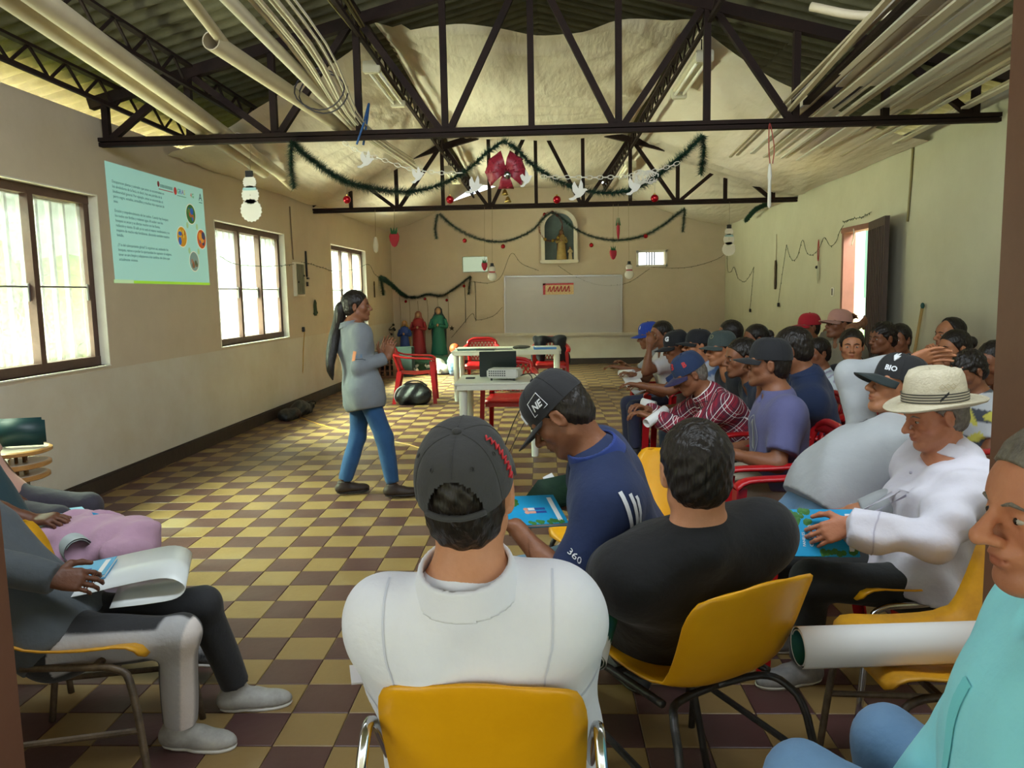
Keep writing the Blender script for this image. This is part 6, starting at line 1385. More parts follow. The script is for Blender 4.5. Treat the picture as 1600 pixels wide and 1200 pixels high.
for k, ln in enumerate(('Desaparecen plantas y animales que antes se encontraban en', 'los alrededores de la finca, es decir, hay una pérdida de la', 'biodiversidad general. Por ejemplo, antes se encontraba el', 'perro negro, venados, armadillos y muchas más especies de', 'aves.', None, 'Erosión y empobrecimiento de los suelos. Cuando hay bosques', 'los suelos son fértiles y retienen agua. Al acabar con los', 'bosques se secan y se afectan mucho con las lluvias,', 'radiación y viento. El café ya no será el mismo rendimiento y se', 'requiere de mucho más fertilizante, afectando también nuestro', 'bolsillo.', None, '¿Y lo del calentamiento global? Si seguimos así, acabando los', 'bosques, vamos a perder la oportunidad de capturar el oxígeno,', 'tener un aire limpio y adaptarnos a los cambios del clima que', 'actualmente vivimos.')):
    if ln: stext(ln, .045 + .012 * k / 16, .165 + .0405 * k - .004 * (k > 5), .0335, M_STXT)
for ch, u, c in zip('GRAS', (.672, .697, .722, .747), ('#3f9f4a', '#3a68b8', '#8a4aa0', '#c4b82c')): stext(ch, u, .115, .062, emis('logo_' + c, c, .15), name='logo_letter')
def disc(u, v, r, m, name, par=sl, sx=1., sy=1., d=.0046, off=(0, 0)):
    c = slide_pt(u, v, d) - so_ + ux * off[0] + A3(0, 0, off[1]); P = [c + ux * r * sx * math.cos(a) + A3(0, 0, r * sy * math.sin(a)) for a in np.linspace(0, 2 * math.pi, 25)[:-1]]
    return MB().add(P, [tuple(range(24))]).build(name, m, par)
disc(.652, .100, .028, emis('logo_red', '#c9473e', .15), 'logo_mark', sy=1.3); disc(.475, .075, .020, emis('logo_maroon', '#8a3f40', .1), 'logo_mark', sy=1.3)
for k in range(9): quad(.495 + .0145 * k, .072, .503 + .0145 * k, .100, .0046, M_STXT, 'logo_letter')
quad(.475, .115, .625, .124, .0046, emis('logo_pink', '#b87a78', .1), 'logo_line'); quad(.67, .135, .772, .141, .0046, emis('logo_teal', '#5f9f80', .1), 'logo_line')
stext('4', .822, .125, .066, emis('logo_orange', '#d8683a', .15), name='logo_letter'); stext('G', .840, .125, .062, emis('logo_#3f9f4a', '#3f9f4a', .15), name='logo_letter'); stext('A', .925, .135, .105, emis('logo_dark', '#3f5a60', .05), name='logo_letter')
quad(.925, .150, .968, .158, .0046, M_STXT, 'logo_line')
for u, v, cs, lb in ((.816, .293, ('#3f7a40', '#2f66c4', '#b0663a', '#6a8a3a'), 'round picture of plants and blue sky'), (.694, .533, ('#dca028', '#e8c84a', '#b04a28', '#3a70c8'), 'round picture half orange, half blue'), (.928, .529, ('#d8662a', '#e8a03a', '#7a6a88', '#4a4a70'), 'round picture of an orange sunset'), (.82, .765, ('#8aa6a0', '#5f6a4a', '#9a6a50', '#b08a70'), 'round picture of burnt brown land')):
    disc(u, v, .101, emis('slide_rim', '#e6e0c8', .2), 'picture_rim', d=.0044); p = disc(u, v, .093, emis('pic_' + cs[0], cs[0], .12), 'round_picture'); props(p, lb)
    rr = random.Random(int(u * 1000))
    for j in range(7): disc(u, v, rr.uniform(.018, .036), emis('pic_' + cs[1 + j % 3], cs[1 + j % 3], .12), 'picture_patch', p, rr.uniform(.7, 1.3), rr.uniform(.7, 1.3), .005 + .0002 * j, (rr.uniform(-.045, .045), rr.uniform(-.05, .05)))
for u, v, r_ in ((.765, .41, .8), (.88, .41, -.8), (.77, .66, -.8), (.88, .66, .8)): disc(u, v, .028, emis('slide_arrow', '#a9cf9a', .15), 'slide_arrow', sx=.8, sy=1.1)

def wl(y, z, d=0.): return A3(XL(y) + d, y, z)
def wr_(y, z, d=0.): return A3(XR(y) - d, y, z)
# meter box, conduit, switch wire, bell cut-out and socket on the window wall
eb = thing('meter_box', tuple(wl(10.62, 1.76)), -.034, 'grey-green electric meter box set in the wall between two windows', 'meter box'); M_EB = mat('meter_grey', '#6f705e', .5, n=(6, .5, '#55564a'))
MB().box((.02, 0, 0), (.05, .34, .46), None, .004).build('body', M_REVEAL, eb); MB().box((.048, 0, .0), (.012, .28, .41), None, .003).build('door', M_EB, eb)
for y_ in (-.05, .05): MB().box((.056, y_, .0), (.006, .012, .38)).build('door_rib', M_EB, eb)
for z_ in (.05, -.04): MB().lathe([(.014, 0), (.012, .014)], (.052, .12 if z_ > 0 else -.11, z_), 10, rotm(0, math.pi / 2, 0)).build('knob', M_DK, eb)
cable('conduit', [wl(10.44, 2.72, .012), wl(10.45, 2.4, .012), wl(10.47, 2.02, .012)], .008, mat('conduit_brown', '#7a6a58', .6), 'thin conduit running down the wall to the meter box', 'conduit', 8)
o_ = MB().box(tuple(wl(10.98, 1.98, .015)), (.02, .03, .36)).box(tuple(wl(11.03, 1.78, .012)), (.018, .08, .025)).box(tuple(wl(11.0, 1.7, .012)), (.018, .05, .06)).build('wall_bracket', M_DK, loc=tuple(wl(10.98, 1.9))); props(o_, 'dark metal bracket on the wall beside the meter box', 'bracket')
M_FELT = mat('felt_green', '#2f3f28', .9, n=(20, .5, '#243220'))
def cut(name, outline, o, x, y, sc, t, m, label=None, cat=None, grp=None, parent=None):
    x, y = unit(x), unit(y); n = np.cross(x, y); o = A3(*o); P = [x * a * sc + y * b * sc for a, b in outline]
    mb = MB().plate(P, n, t); ob = mb.build(name, m, parent); 
    if parent is None: ob.location = o; props(ob, label, cat, grp)
    return ob
cut('bell_cutout', [(-.5, -.5), (-.35, -.42), (-.38, .2), (-.22, .55), (0, .75), (.2, .6), (.36, .45), (.3, .2), (.38, -.3), (.6, -.42), (.6, -.55), (.3, -.6), (.28, -.75), (-.28, -.75), (-.3, -.6), (-.6, -.6)], wl(11.29, 1.36, .006), (.034, 1, 0), (0, 0, 1), .155, .012, M_FELT, 'dark green felt bell hung under the string of lights', 'ornament')
o_ = MB().box(tuple(wl(10.71, 1.07, .02)), (.035, .05, .07), None, .006).build('plug', M_DK, loc=tuple(wl(10.71, 1.04))); props(o_, 'black plug in the socket under the meter box', 'plug')
cable('power_cable', [wl(10.72, 1.04, .03), wl(10.68, .8, .015), wl(10.62, .5, .012), (-3.417, 10.762, 0.300)], .006, mat('yellow_cord', '#b48a35', .5), 'yellow cord dropping from the black plug down the window wall', 'cord', 20)
M_WIRE = mat('light_wire', '#33402e', .7); M_BULB = mat('mini_bulb', '#c9c3a2', .3)
def lights(pts, label, n=30, step=.11, r=.0035):
    P = spline(pts, n); mb = MB().tube(P, r, 4); L = 0; rr = random.Random(len(label))
    t_ = mb.build('string_lights', M_WIRE, loc=tuple(P[0])); props(t_, label, 'string lights'); bm_ = MB()
    for a, b in zip(P[:-1], P[1:]):
        L += np.linalg.norm(b - a)
        if L > step: L = 0; d_ = A3(rr.uniform(-.4, .4), rr.uniform(-.4, .4), rr.choice((-1, 1)) * .8); bm_.tube([a - P[0], a - P[0] + d_ * .022], [.005, .003], 5)
    props(bm_.build('mini_bulbs', M_WIRE, t_), kind='stuff'); return t_
lights([(-3.408, 8.211, 1.963), (-3.396, 8.567, 1.896), (-3.372, 9.266, 1.891), (-3.347, 10.002, 1.924), (-3.316, 10.923, 2.001)], 'string of small lights across the middle window')
lights([(-3.316, 10.923, 2.001), (-3.294, 11.569, 1.960), (-3.267, 12.365, 1.916), (-3.228, 13.499, 1.991), (-3.196, 14.430, 2.101), (-3.183, 14.834, 1.935), (-3.167, 15.280, 1.871)], 'string of small lights from the bracket across the window behind the woman')
# brown hanging cut-outs
M_BRN = mat('brown_felt', '#4c3a24', .9, n=(25, .7, '#2f2416'))
cut('hanging_cutout', [(-.18, -1), (.18, -1), (.2, -.2), (.14, .3), (.2, .55), (.1, .9), (-.08, .9), (-.2, .55), (-.12, .3), (-.22, -.2)], wl(14.8, 1.65, .012), (.034, 1, 0), (0, 0, 1), .16, .012, M_BRN, 'brown robed cut-out hung past the last window', 'ornament')
cut('hanging_cutout', [(-.16, -1), (.12, -1), (.2, -.6), (.16, 0), (.22, .6), (.1, 1), (-.12, 1), (-.2, .5), (-.14, 0), (-.2, -.5)], wr_(12.45, 1.72, .012), (-.03, -1, 0), (0, 0, 1), .225, .014, M_BRN, 'long brown bark-like ornament hung on the door wall', 'ornament')
cable('hanging_string', [wr_(12.45, 2.35, .01), wr_(12.45, 1.94, .012)], .004, mat('string_tan', '#8a7a58', .8), 'tan string holding the brown ornament on the door wall', 'string', 4)
# back wall: board, banner, niche, openings
yb = YB - .001
wb = thing('whiteboard', (.44, yb, 1.255), 0, 'large grey-white whiteboard on the end wall above the ledge', 'whiteboard'); wb.rotation_euler = (0, .010, 0)
MB().box((0, -.012, 0), (2.42, .018, 1.19)).build('panel', mat('board_grey', '#c3c0c2', .28, n=(1.2, .3, '#b4b1b4')), wb)
for c_, d_ in (((0, -.018, .60), (2.46, .03, .03)), ((0, -.018, -.60), (2.46, .03, .03)), ((-1.22, -.018, 0), (.025, .03, 1.22)), ((1.22, -.018, 0), (.025, .03, 1.22))): MB().box(c_, d_).build('frame', M_ALU, wb)
bn_ = thing('glitter_banner', (.345, yb - .035, 1.59), 0, 'small red and gold glitter banner stuck on the whiteboard', 'banner')
M_GLR = mat('glitter_red', '#8e1418', .35, n=(60, .9, '#c9484a'), metal=.3); M_GOLD = mat('gold_glitter', '#a8814a', .3, n=(70, .9, '#e0c890'), metal=.4)
MB().box((0, 0, 0), (.64, .006, .23)).build('backing', M_GOLD, bn_)
for c_, d_ in (((0, -.006, .10), (.64, .008, .035)), ((-.295, -.006, 0), (.05, .008, .23))): MB().box(c_, d_).build('border', M_GLR, bn_)
for k in range(6):
    x_ = -.19 + .078 * k; MB().tube(spline([(x_ - .03, -.008, -.05), (x_ + .02, -.008, .05 + .01 * (k % 2)), (x_ + .025, -.008, -.04), (x_ + .045, -.008, -.05)], 12), .013, 6).build('script_stroke', M_GLR, bn_)
nc = thing('niche_1', (.375, yb, 2.12), 0, 'arched wall niche with a robed statue and a red and gold wreath', None, None, 'structure')
arch = [(-.375, .0), (.375, .0), (.375, .74)] + [(.375 * math.cos(a), .74 + .36 * math.sin(a)) for a in np.linspace(.15, math.pi - .15, 13)] + [(-.375, .74)]
inn = [(-.30, .07), (.30, .07), (.30, .74)] + [(.30 * math.cos(a), .74 + .28 * math.sin(a)) for a in np.linspace(.15, math.pi - .15, 13)] + [(-.30, .74)]
k_ = len(arch); v = [(x, 0, z) for x, z in arch] + [(x, 0, z) for x, z in inn] + [(x, -.12, z) for x, z in arch] + [(x, -.12, z) for x, z in inn]
f = []
for i in range(k_):
    j = (i + 1) % k_; f += [(2 * k_ + i, 2 * k_ + j, 3 * k_ + j, 3 * k_ + i), (i, j, 2 * k_ + j, 2 * k_ + i), (k_ + j, k_ + i, 3 * k_ + i, 3 * k_ + j)]
MB().add(v, f).build('arch_frame', M_REVEAL, nc)
MB().plate([(x, -.004, z) for x, z in inn], (0, 1, 0), .003).build('niche_back', mat('niche_blue', '#5d6f72', .8, n=(4, .6, '#3f4c52')), nc)
MB().box((0, -.07, .04), (.80, .16, .05), None, .005).build('niche_shelf', M_REVEAL, nc)
def statue(o, h, robe, robe2, label, hood=True, skin_m=None):
    t = thing('statue', o, 0, label, 'statue'); k = h; skin_m = skin_m or mat('statue_skin', '#a9805f', .5)
    MB().lathe([(.17 * k, 0), (.175 * k, .03 * k), (.14 * k, .30 * k), (.12 * k, .55 * k), (.135 * k, .72 * k), (.11 * k, .80 * k), (.045 * k, .84 * k)], (0, 0, 0), 16, None, 1, .75).build('robe', robe, t, smooth=True)
    MB().ball((0, -.01 * k, .905 * k), (.058 * k, .062 * k, .075 * k), 12).cone_head() if False else MB().ball((0, -.01 * k, .905 * k), (.058 * k, .062 * k, .075 * k), 12).build('head', skin_m, t, smooth=True)
    if hood: MB().lathe([(.15 * k, .18 * k), (.155 * k, .5 * k), (.15 * k, .75 * k), (.085 * k, .86 * k), (.075 * k, .95 * k), (.03 * k, .995 * k)], (0, .03 * k, 0), 16, None, 1, .6).build('mantle', robe2, t, smooth=True)
    for s in (-1, 1): MB().tube(spline([(s * .13 * k, 0, .74 * k), (s * .17 * k, -.05 * k, .58 * k), (s * .03 * k, -.15 * k, .62 * k)], 8), [.045 * k] * 4 + [.03 * k] * 4 if False else .036 * k, 8).build('arm', robe, t, smooth=True)
    MB().ball((0, -.155 * k, .625 * k), (.03 * k, .025 * k, .035 * k), 8).build('hands', skin_m, t, smooth=True); return t
M_RBROWN = mat('robe_brown', '#4a3426', .6, n=(12, .6, '#6a4c2c')); M_RGOLD = mat('robe_gold', '#b39a5c', .4, n=(15, .6, '#8a6f38'))
statue((.42, yb - .075, 2.19), .62, M_RGOLD, M_RBROWN, 'robed statue in brown and gold inside the arched niche')
statue((.60, yb - .07, 2.19), .26, mat('robe_cream', '#c9b98c', .6), mat('robe_red', '#7a3a2c', .6), 'small cream robed figure beside the niche statue')
def needles(P, r, n, m_name, m, loc, seed, ln=.05, core=True, col2=None):
    """tinsel: thin blades around a curve"""
    rr = np.random.RandomState(seed); d = np.gradient(P, axis=0); seg = np.linalg.norm(np.diff(P, axis=0), axis=1); cum = np.concatenate([[0], np.cumsum(seg)])
    s = rr.uniform(0, cum[-1], n); c = np.stack([np.interp(s, cum, P[:, i]) for i in range(3)], 1); t = np.stack([np.interp(s, cum, d[:, i]) for i in range(3)], 1); t /= np.linalg.norm(t, axis=1)[:, None] + 1e-9
    a = rr.normal(size=(n, 3)); a -= t * (a * t).sum(1)[:, None]; a /= np.linalg.norm(a, axis=1)[:, None]; a = a + t * rr.uniform(-.2, .6, (n, 1)); a /= np.linalg.norm(a, axis=1)[:, None]
    b = np.cross(a, t); b /= np.linalg.norm(b, axis=1)[:, None]; l = ln * rr.uniform(.6, 1.15, (n, 1)); w = .0045
    V = np.concatenate([c + b * w, c - b * w, c + a * l]) - A3(*loc); i = np.arange(n)
    return V, np.stack([i, i + n, i + 2 * n], 1)
M_TINS = mat('tinsel_green', '#18392a', .45, n=(40, .9, '#2c5a48'), spec=.6)
def garland(pts, label, ln, dens, seed, tails=()):
    V, F, o = [], [], 0; loc = A3(*pts[0])
    for q, P in enumerate([pts] + list(tails)):
        P = spline(P, 40); L = np.linalg.norm(np.diff(P, axis=0), axis=1).sum(); v, f = needles(P, 0, int(L * dens), '', None, loc, seed + q, ln); V.append(v); F.append(f + o); o += len(v)
    g = link('tinsel_garland', fast_mesh('tinsel_garland', np.concatenate(V), np.zeros((0, 4), int), False, np.concatenate(F)), M_TINS, None, tuple(loc)); return props(g, label, 'garland')
Y1 = 6.19; Y2 = 11.40
garland([(-1.943, 6.190, 2.717), (-1.773, 6.190, 2.566), (-1.527, 6.190, 2.403), (-1.276, 6.190, 2.338), (-1.024, 6.190, 2.312), (-0.771, 6.190, 2.364), (-0.541, 6.190, 2.485), (-0.278, 6.190, 2.682), (-0.092, 6.190, 2.522), (0.129, 6.190, 2.371), (0.402, 6.190, 2.277), (0.699, 6.190, 2.279), (0.920, 6.190, 2.400), (1.116, 6.190, 2.549), (1.251, 6.190, 2.679)], 'thick green tinsel garland draped in two swags from the front truss', .062, 3000, 1, [[(-1.935, 6.180, 2.715), (-1.950, 6.180, 2.530), (-1.938, 6.180, 2.363)], [(1.249, 6.180, 2.677), (1.256, 6.180, 2.519), (1.237, 6.180, 2.390)]])
garland([(-1.469, 11.400, 2.677), (-1.233, 11.400, 2.471), (-0.884, 11.400, 2.298), (-0.513, 11.400, 2.263), (-0.140, 11.400, 2.400), (0.159, 11.400, 2.656), (0.460, 11.400, 2.441), (0.780, 11.400, 2.288), (1.193, 11.400, 2.243), (1.605, 11.400, 2.351), (2.059, 11.400, 2.665)], 'green tinsel garland draped in two swags from the farther truss', .058, 2600, 5, [[(-1.486, 11.390, 2.676), (-1.529, 11.390, 2.486), (-1.516, 11.390, 2.321)], [(2.057, 11.390, 2.664), (2.032, 11.390, 2.341)]])
garland([(-3.131, 15.167, 1.868), (-3.101, 15.762, 1.789), (-2.880, 16.300, 1.513), (-2.643, 16.330, 1.468), (-2.398, 16.330, 1.530), (-2.102, 16.330, 1.498), (-1.801, 16.330, 1.652), (-1.485, 16.330, 1.897)], 'small green tinsel garland swagged across the back left corner', .07, 2000, 9, [[(-3.131, 15.167, 1.868), (-3.126, 15.323, 1.533)], [(-1.485, 16.320, 1.897), (-1.535, 16.320, 1.513)]])
garland([(3.536, 13.800, 2.680), (3.430, 12.800, 2.762), (3.375, 11.900, 2.762)], 'short dark tinsel tail lying along the end of the farther truss', .05, 1500, 12)
M_BALL = mat('red_bauble', '#a5101c', .15, metal=.55); M_CAP_ = mat('bauble_cap', '#b89a50', .3, metal=1.)
def bauble(p, r, drop, label, grp):
    t = thing('red_bauble', tuple(p), 0, label, 'bauble', grp); MB().ball((0, 0, 0), r, 16).build('ball', M_BALL, t, smooth=True); MB().lathe([(r * .25, 0), (r * .25, r * .3)], (0, 0, r * .95), 8).build('cap', M_CAP_, t); MB().tube([(0, 0, r * 1.2), (0, 0, drop)], .0012, 4).build('thread', M_ALU, t)
for k, (x_, p_) in enumerate(((1, (-1.513, 6.150, 2.260)), (2, (-0.704, 6.150, 2.240)), (3, (0.127, 6.150, 2.220)), (4, (0.880, 6.150, 2.212)))): bauble(p_, .031, .12, ('red bauble at the far left of the front garland', 'red bauble under the left swag of the front garland, beside the bow', 'red bauble right of the gold bells under the front garland', 'red bauble at the right end of the front garland')[k], 'red baubles under the front garland')
for k, p_ in enumerate(((-1.104, 11.360, 2.282), (-0.550, 11.360, 2.188), (0.722, 11.360, 2.178), (1.499, 11.360, 2.288))): bauble(p_, .032, .09, ('red bauble under the left half of the farther garland, nearer the window wall', 'red bauble under the left swag of the farther garland, lowest', 'red bauble right of the niche under the farther garland', 'red bauble at the right part of the farther garland')[k], 'red baubles under the farther garland')
for k, p_ in enumerate(((-3.181, 16.280, 1.679), (-2.854, 16.280, 1.392), (-2.447, 16.280, 1.438), (-1.991, 16.280, 1.402), (-1.620, 16.280, 1.687))): bauble(p_, .030, .08, ('red bauble at the left tail of the corner garland', 'red bauble second along the corner garland', 'red bauble under the middle of the corner garland', 'red bauble fourth along the corner garland', 'red bauble at the right tail of the corner garland')[k], 'red baubles under the corner garland')
# mesh bow with a silver ball and bells
bo_ = thing('mesh_bow', (-0.264, 6.120, 2.438), 0, 'red mesh bow with a silver ball at the middle of the front garland', 'bow'); M_MESH = mat('bow_mesh', '#9a2233', .5, n=(90, .9, '#6a1424')); M_SILV = mat('silver_ball', '#b9c2c4', .15, metal=1.)
rr = random.Random(2)
for k in range(7):
    a = math.radians((20, 55, -20, 160, 125, 200, 270)[k]); L_ = .15 if k != 6 else .13; G = []
    for i in range(9):
        q = i / 8; row = []
        for w_ in (-1, -.5, 0, .5, 1):
            ph = math.sin(q * math.pi); x_ = math.cos(a) * L_ * q; z_ = math.sin(a) * L_ * q; row.append((x_ - math.sin(a) * w_ * .05 * (.25 + q), -.05 * ph + .012 * math.sin(6 * w_ + 9 * q), z_ + math.cos(a) * w_ * .05 * (.25 + q)))
        G.append(row)
    MB().grid(G, .002).build('loop', M_MESH, bo_, smooth=True)
MB().ball((.015, -.06, -.035), .031, 14).build('silver_ball', M_SILV, bo_, smooth=True)
bl_ = thing('gold_bells', (-0.265, 6.160, 2.260), 0, 'pair of small gold bells hanging below the red bow', 'bells'); 
for x_, z_ in ((-.01, .035), (.012, -.02)): MB().lathe([(.028, -.03), (.022, -.015), (.014, .005), (.004, .016)], (x_, 0, z_), 12).build('bell', M_CAP_, bl_, smooth=True)
MB().tube([(0, 0, .05), (0, 0, .16)], .0015, 4).build('thread', M_ALU, bl_)
# paper chain and doves
M_PAPW = mat('craft_paper', '#d9d6cc', .8)
def chain(pts, label, seed):
    P = spline(pts, 60); t = thing('paper_chain', tuple(P[0]), 0, label, 'paper chain'); mb = MB(); L = 0; last = P[0]; k = 0
    for a in P[1:]:
        if np.linalg.norm(a - last) > .036:
            d = unit(a - last); s_ = unit(np.cross(d, (0, 0, 1))) if k % 2 else A3(0, 0, 1); s_ = unit(s_ - d * (s_ @ d)); c = (a + last) / 2 - P[0]
            mb.tube([c + d * .026 * math.cos(q) + s_ * .014 * math.sin(q) for q in np.linspace(0, 2 * math.pi, 9)[:-1]], .0028, 4, closed=True); last = a; k += 1
    props(mb.build('paper_links', M_PAPW, t), kind='stuff'); return t
chain([(-1.511, 6.100, 2.688), (-1.395, 6.100, 2.618), (-1.199, 6.100, 2.546), (-1.003, 6.100, 2.474), (-0.757, 6.100, 2.438), (-0.559, 6.100, 2.433)], 'white paper chain hung along the left half of the front truss', 1)
chain([(0.006, 6.100, 2.390), (0.275, 6.100, 2.379), (0.518, 6.100, 2.373), (0.761, 6.100, 2.390), (0.955, 6.100, 2.433), (1.081, 6.100, 2.477)], 'white paper chain hung along the right half of the front truss', 2)
ch_ = thing('paper_curls', (0.798, 6.080, 2.367), 0, 'tangle of white paper curls at the right end of the paper chain', 'paper curls'); rr = random.Random(6)
for k in range(9): MB().tube([(rr.uniform(-.01, .01) + .05 * math.cos(q) - .04 + .012 * k, .004 * k, .045 * math.sin(q) + rr.uniform(-.01, .01)) for q in np.linspace(0, 6.0, 14)], .003, 4).build('curl', M_PAPW, ch_)
DOVE = [(-1, -.9), (-.55, -.75), (-.35, -.5), (-.62, -.2), (-.7, .3), (-.5, .75), (-.28, .35), (-.1, .1), (.0, .55), (.12, .95), (.32, .55), (.36, .1), (.62, .12), (.85, -.02), (.62, -.12), (.45, -.4), (.15, -.7), (-.2, -.8), (-.5, -1.05), (-.85, -1.05)]
for k, (p_, s_, a_, lb) in enumerate((((-1.333, 6.100, 2.559), .115, -.1, 'white paper dove nearest the blue strap'), ((-0.940, 6.100, 2.433), .10, .1, 'white paper dove partly behind the left swag of the garland'), ((-0.497, 6.100, 2.345), .12, -.15, 'white paper dove left of the red bow'), ((-0.107, 6.100, 2.388), .10, .2, 'white paper dove just right of the red bow'), ((0.298, 6.100, 2.287), .13, -.05, 'white paper dove over the right swag of the garland'), ((0.723, 6.100, 2.315), .12, .05, 'white paper dove under the tangle of paper curls'))):
    cut('paper_dove', DOVE, p_, (math.cos(a_), .15, math.sin(a_)), (-math.sin(a_), 0, math.cos(a_)), s_ * .62, .004, M_PAPW, lb, 'dove', 'white paper doves on the chain')
# hanging ornaments on strings
M_TAN = mat('string_tan', '#8a7a58', .8); M_STRAWR = mat('strawberry_red', '#b0243a', .7, n=(40, .5, '#8a1a2c')); M_LEAF = mat('strawberry_leaf', '#1f5a34', .8)
def hang(name, o, top, label, cat, grp=None):
    t = thing(name, tuple(o), 0, label, cat, grp); MB().tube([(0, 0, .0), (A3(*top) - A3(*o))], .0022, 4).build('string', M_TAN, t); return t
def strawberry(o, top, k, label, turn=1.):
    t = hang('strawberry_ornament', o, top, label, 'ornament', 'strawberry ornaments on strings'); MB().lathe([(.005, -.62), (.16, -.52), (.30, -.2), (.33, .08), (.25, .3), (.1, .36)], (0, 0, 0), 14, None, 1, .35).build('berry', M_STRAWR, t, smooth=True)
    for ch in t.children:
        if ch.name.startswith('berry'): ch.scale = (k * turn, k, k)
    for s in (-1, 0, 1): MB().plate([(-.10 * k * turn + s * .1 * k, -.12 * k, .2 * k), (.10 * k * turn + s * .1 * k, -.12 * k, .2 * k), (s * .2 * k * turn, -.12 * k, .62 * k)], (0, 1, 0), .24 * k).build('leaf', M_LEAF, t)
strawberry((-2.134, 11.400, 2.354), (-2.122, 11.420, 2.785), .228, 'big strawberry ornament hanging near the last window')
strawberry((-0.828, 11.400, 1.930), (-0.809, 11.420, 2.763), .136, 'strawberry ornament in front of the bright little opening')
strawberry((1.037, 11.400, 2.064), (1.042, 11.420, 2.755), .16, 'strawberry ornament under the right swag of the farther garland')
strawberry((1.111, 11.400, 2.399), (1.115, 11.420, 2.753), .26, 'strawberry ornament turned edge-on in the right swag', .28)
def snowman(o, top, k, label, frill=False):
    t = hang('snowman_ornament', o, top, label, 'ornament', 'white snowman ornaments on strings')
    if frill:
        for z_, r_ in ((-.28, .20), (.02, .16), (.26, .12)):
            pts = [((r_ + .02 * (i % 2)) * math.cos(q), (r_ * 1.05 + .02 * (i % 2)) * math.sin(q)) for i, q in enumerate(np.linspace(0, 2 * math.pi, 37)[:-1])]; MB().plate([(x * k, .0, (y + z_) * k) for x, y in pts], (0, 1, 0), .012).build('paper_disc', M_PAPW, t)
        MB().box((0, .004, .42 * k), (.14 * k, .02, .12 * k)).build('hat', M_DK, t); MB().box((0, -.003, .13 * k), (.26 * k, .012, .05 * k)).build('scarf', mat('scarf_blue', '#9fc3c8', .8), t)
    else:
        for z_, r_ in ((-.22, .19), (.06, .14)): MB().ball((0, 0, z_ * k), (r_ * k, r_ * k * .5, r_ * k), 12).build('snowball', M_PAPW, t, smooth=True)
        MB().lathe([(.10, .17), (.10, .19), (.07, .19), (.06, .30)], (0, 0, 0), 10).build('hat', M_DK, t)
        for ch in t.children:
            if ch.name.startswith('hat'): ch.scale = (k, k, k)
        MB().box((0, -.07 * k, -.05 * k), (.24 * k, .05 * k, .04 * k)).build('scarf', M_STRAWR, t)
snowman((-2.278, 6.150, 2.308), (-2.272, 6.200, 2.718), .40, 'frilled white paper snowman hanging by the projection', True)
snowman((-0.716, 11.380, 1.844), (-0.698, 11.420, 2.760), .36, 'small snowman ornament beside the bright little opening'); snowman((1.264, 11.380, 1.830), (1.261, 11.420, 2.758), .36, 'small snowman ornament left of the barred little opening')
snowman((2.690, 11.400, 2.210), (2.697, 11.420, 2.751), .45, 'white snowman ornament near the door wall under the farther truss', True)
t = hang('bulb_ornament', (-2.408, 11.400, 2.296), (-2.403, 11.420, 2.783), 'pale bulb-shaped ornament hanging by the last window', 'ornament'); MB().lathe([(.006, -.16), (.034, -.13), (.042, -.05), (.026, .04), (.015, .07)], (0, 0, 0), 10).build('bulb', M_PAPW, t, smooth=True)
t = thing('candle_ornament', (1.749, 6.100, 2.412), 0, 'white candle-shaped ornament on a red loop under the front truss', 'ornament'); M_RCORD = mat('red_cord', '#9a3a34', .7)
MB().tube(spline([(-.01, 0, .03), (-.02, 0, .15), (0, .06, .34), (.02, 0, .15), (.01, 0, .03)], 20), .004, 5).build('loop', M_RCORD, t); MB().lathe([(.006, -.30), (.014, -.28), (.012, -.1), (.018, -.06), (.012, 0), (.008, .03)], (-.01, 0, 0), 8).build('candle', M_PAPW, t, smooth=True)
t = thing('candle_ornament', tuple(wr_(10.35, 1.9, .03)), 0, 'pale ornament on a red loop hung on the door wall', 'ornament')
MB().tube(spline([(0, -.015, -.05), (0, -.025, .1), (0, 0, .22), (0, .025, .1), (0, .015, -.05)], 20), .006, 5).build('loop', M_RCORD, t); MB().lathe([(.006, -.34), (.025, -.28), (.03, -.15), (.014, -.08), (.008, -.03)], (0, 0, 0), 8, None, .4, 1).build('candle', mat('pale_grey_paper', '#a9a894', .8), t, smooth=True); MB().ball((-.012, .01, -.13), .022, 8).build('knot', M_DK, t)
# wires and lights on the end wall and the door wall
yw = 16.38
lights([(-1.480, 16.380, 1.779), (-1.090, 16.380, 1.744), (-0.846, 16.380, 1.872), (-0.622, 16.380, 2.343), (-0.413, 16.380, 2.128), (-0.055, 16.380, 1.975)], 'string of small lights rising to a nail above the whiteboard')
lights([(0.347, 16.380, 2.072), (0.650, 16.380, 1.868), (1.114, 16.380, 1.673), (1.513, 16.380, 1.639), (1.845, 16.380, 1.711), (2.241, 16.380, 1.967)], 'string of small lights sagging over the whiteboard'); lights([(2.268, 16.380, 2.006), (2.703, 16.380, 1.970), (3.163, 16.380, 2.000), (3.621, 16.380, 2.134), (3.811, 16.360, 2.259)], 'string of small lights running from the barred opening to the corner')
lights([(-1.931, 16.380, 0.606), (-1.693, 16.380, 0.872), (-1.470, 16.380, 1.110), (-1.379, 16.380, 0.974), (-1.039, 16.380, 1.048), (-0.833, 16.380, 1.232)], 'string of small lights slanting up from the nativity scene')
lights([(3.772, 16.139, 2.249), (3.770, 16.056, 1.899), (3.761, 15.747, 1.852), (3.752, 15.458, 1.943), (3.742, 15.105, 1.726), (3.726, 14.567, 1.646), (3.713, 14.125, 1.752), (3.705, 13.850, 1.890)], 'string of small lights in short loops beside the corner of the door wall')
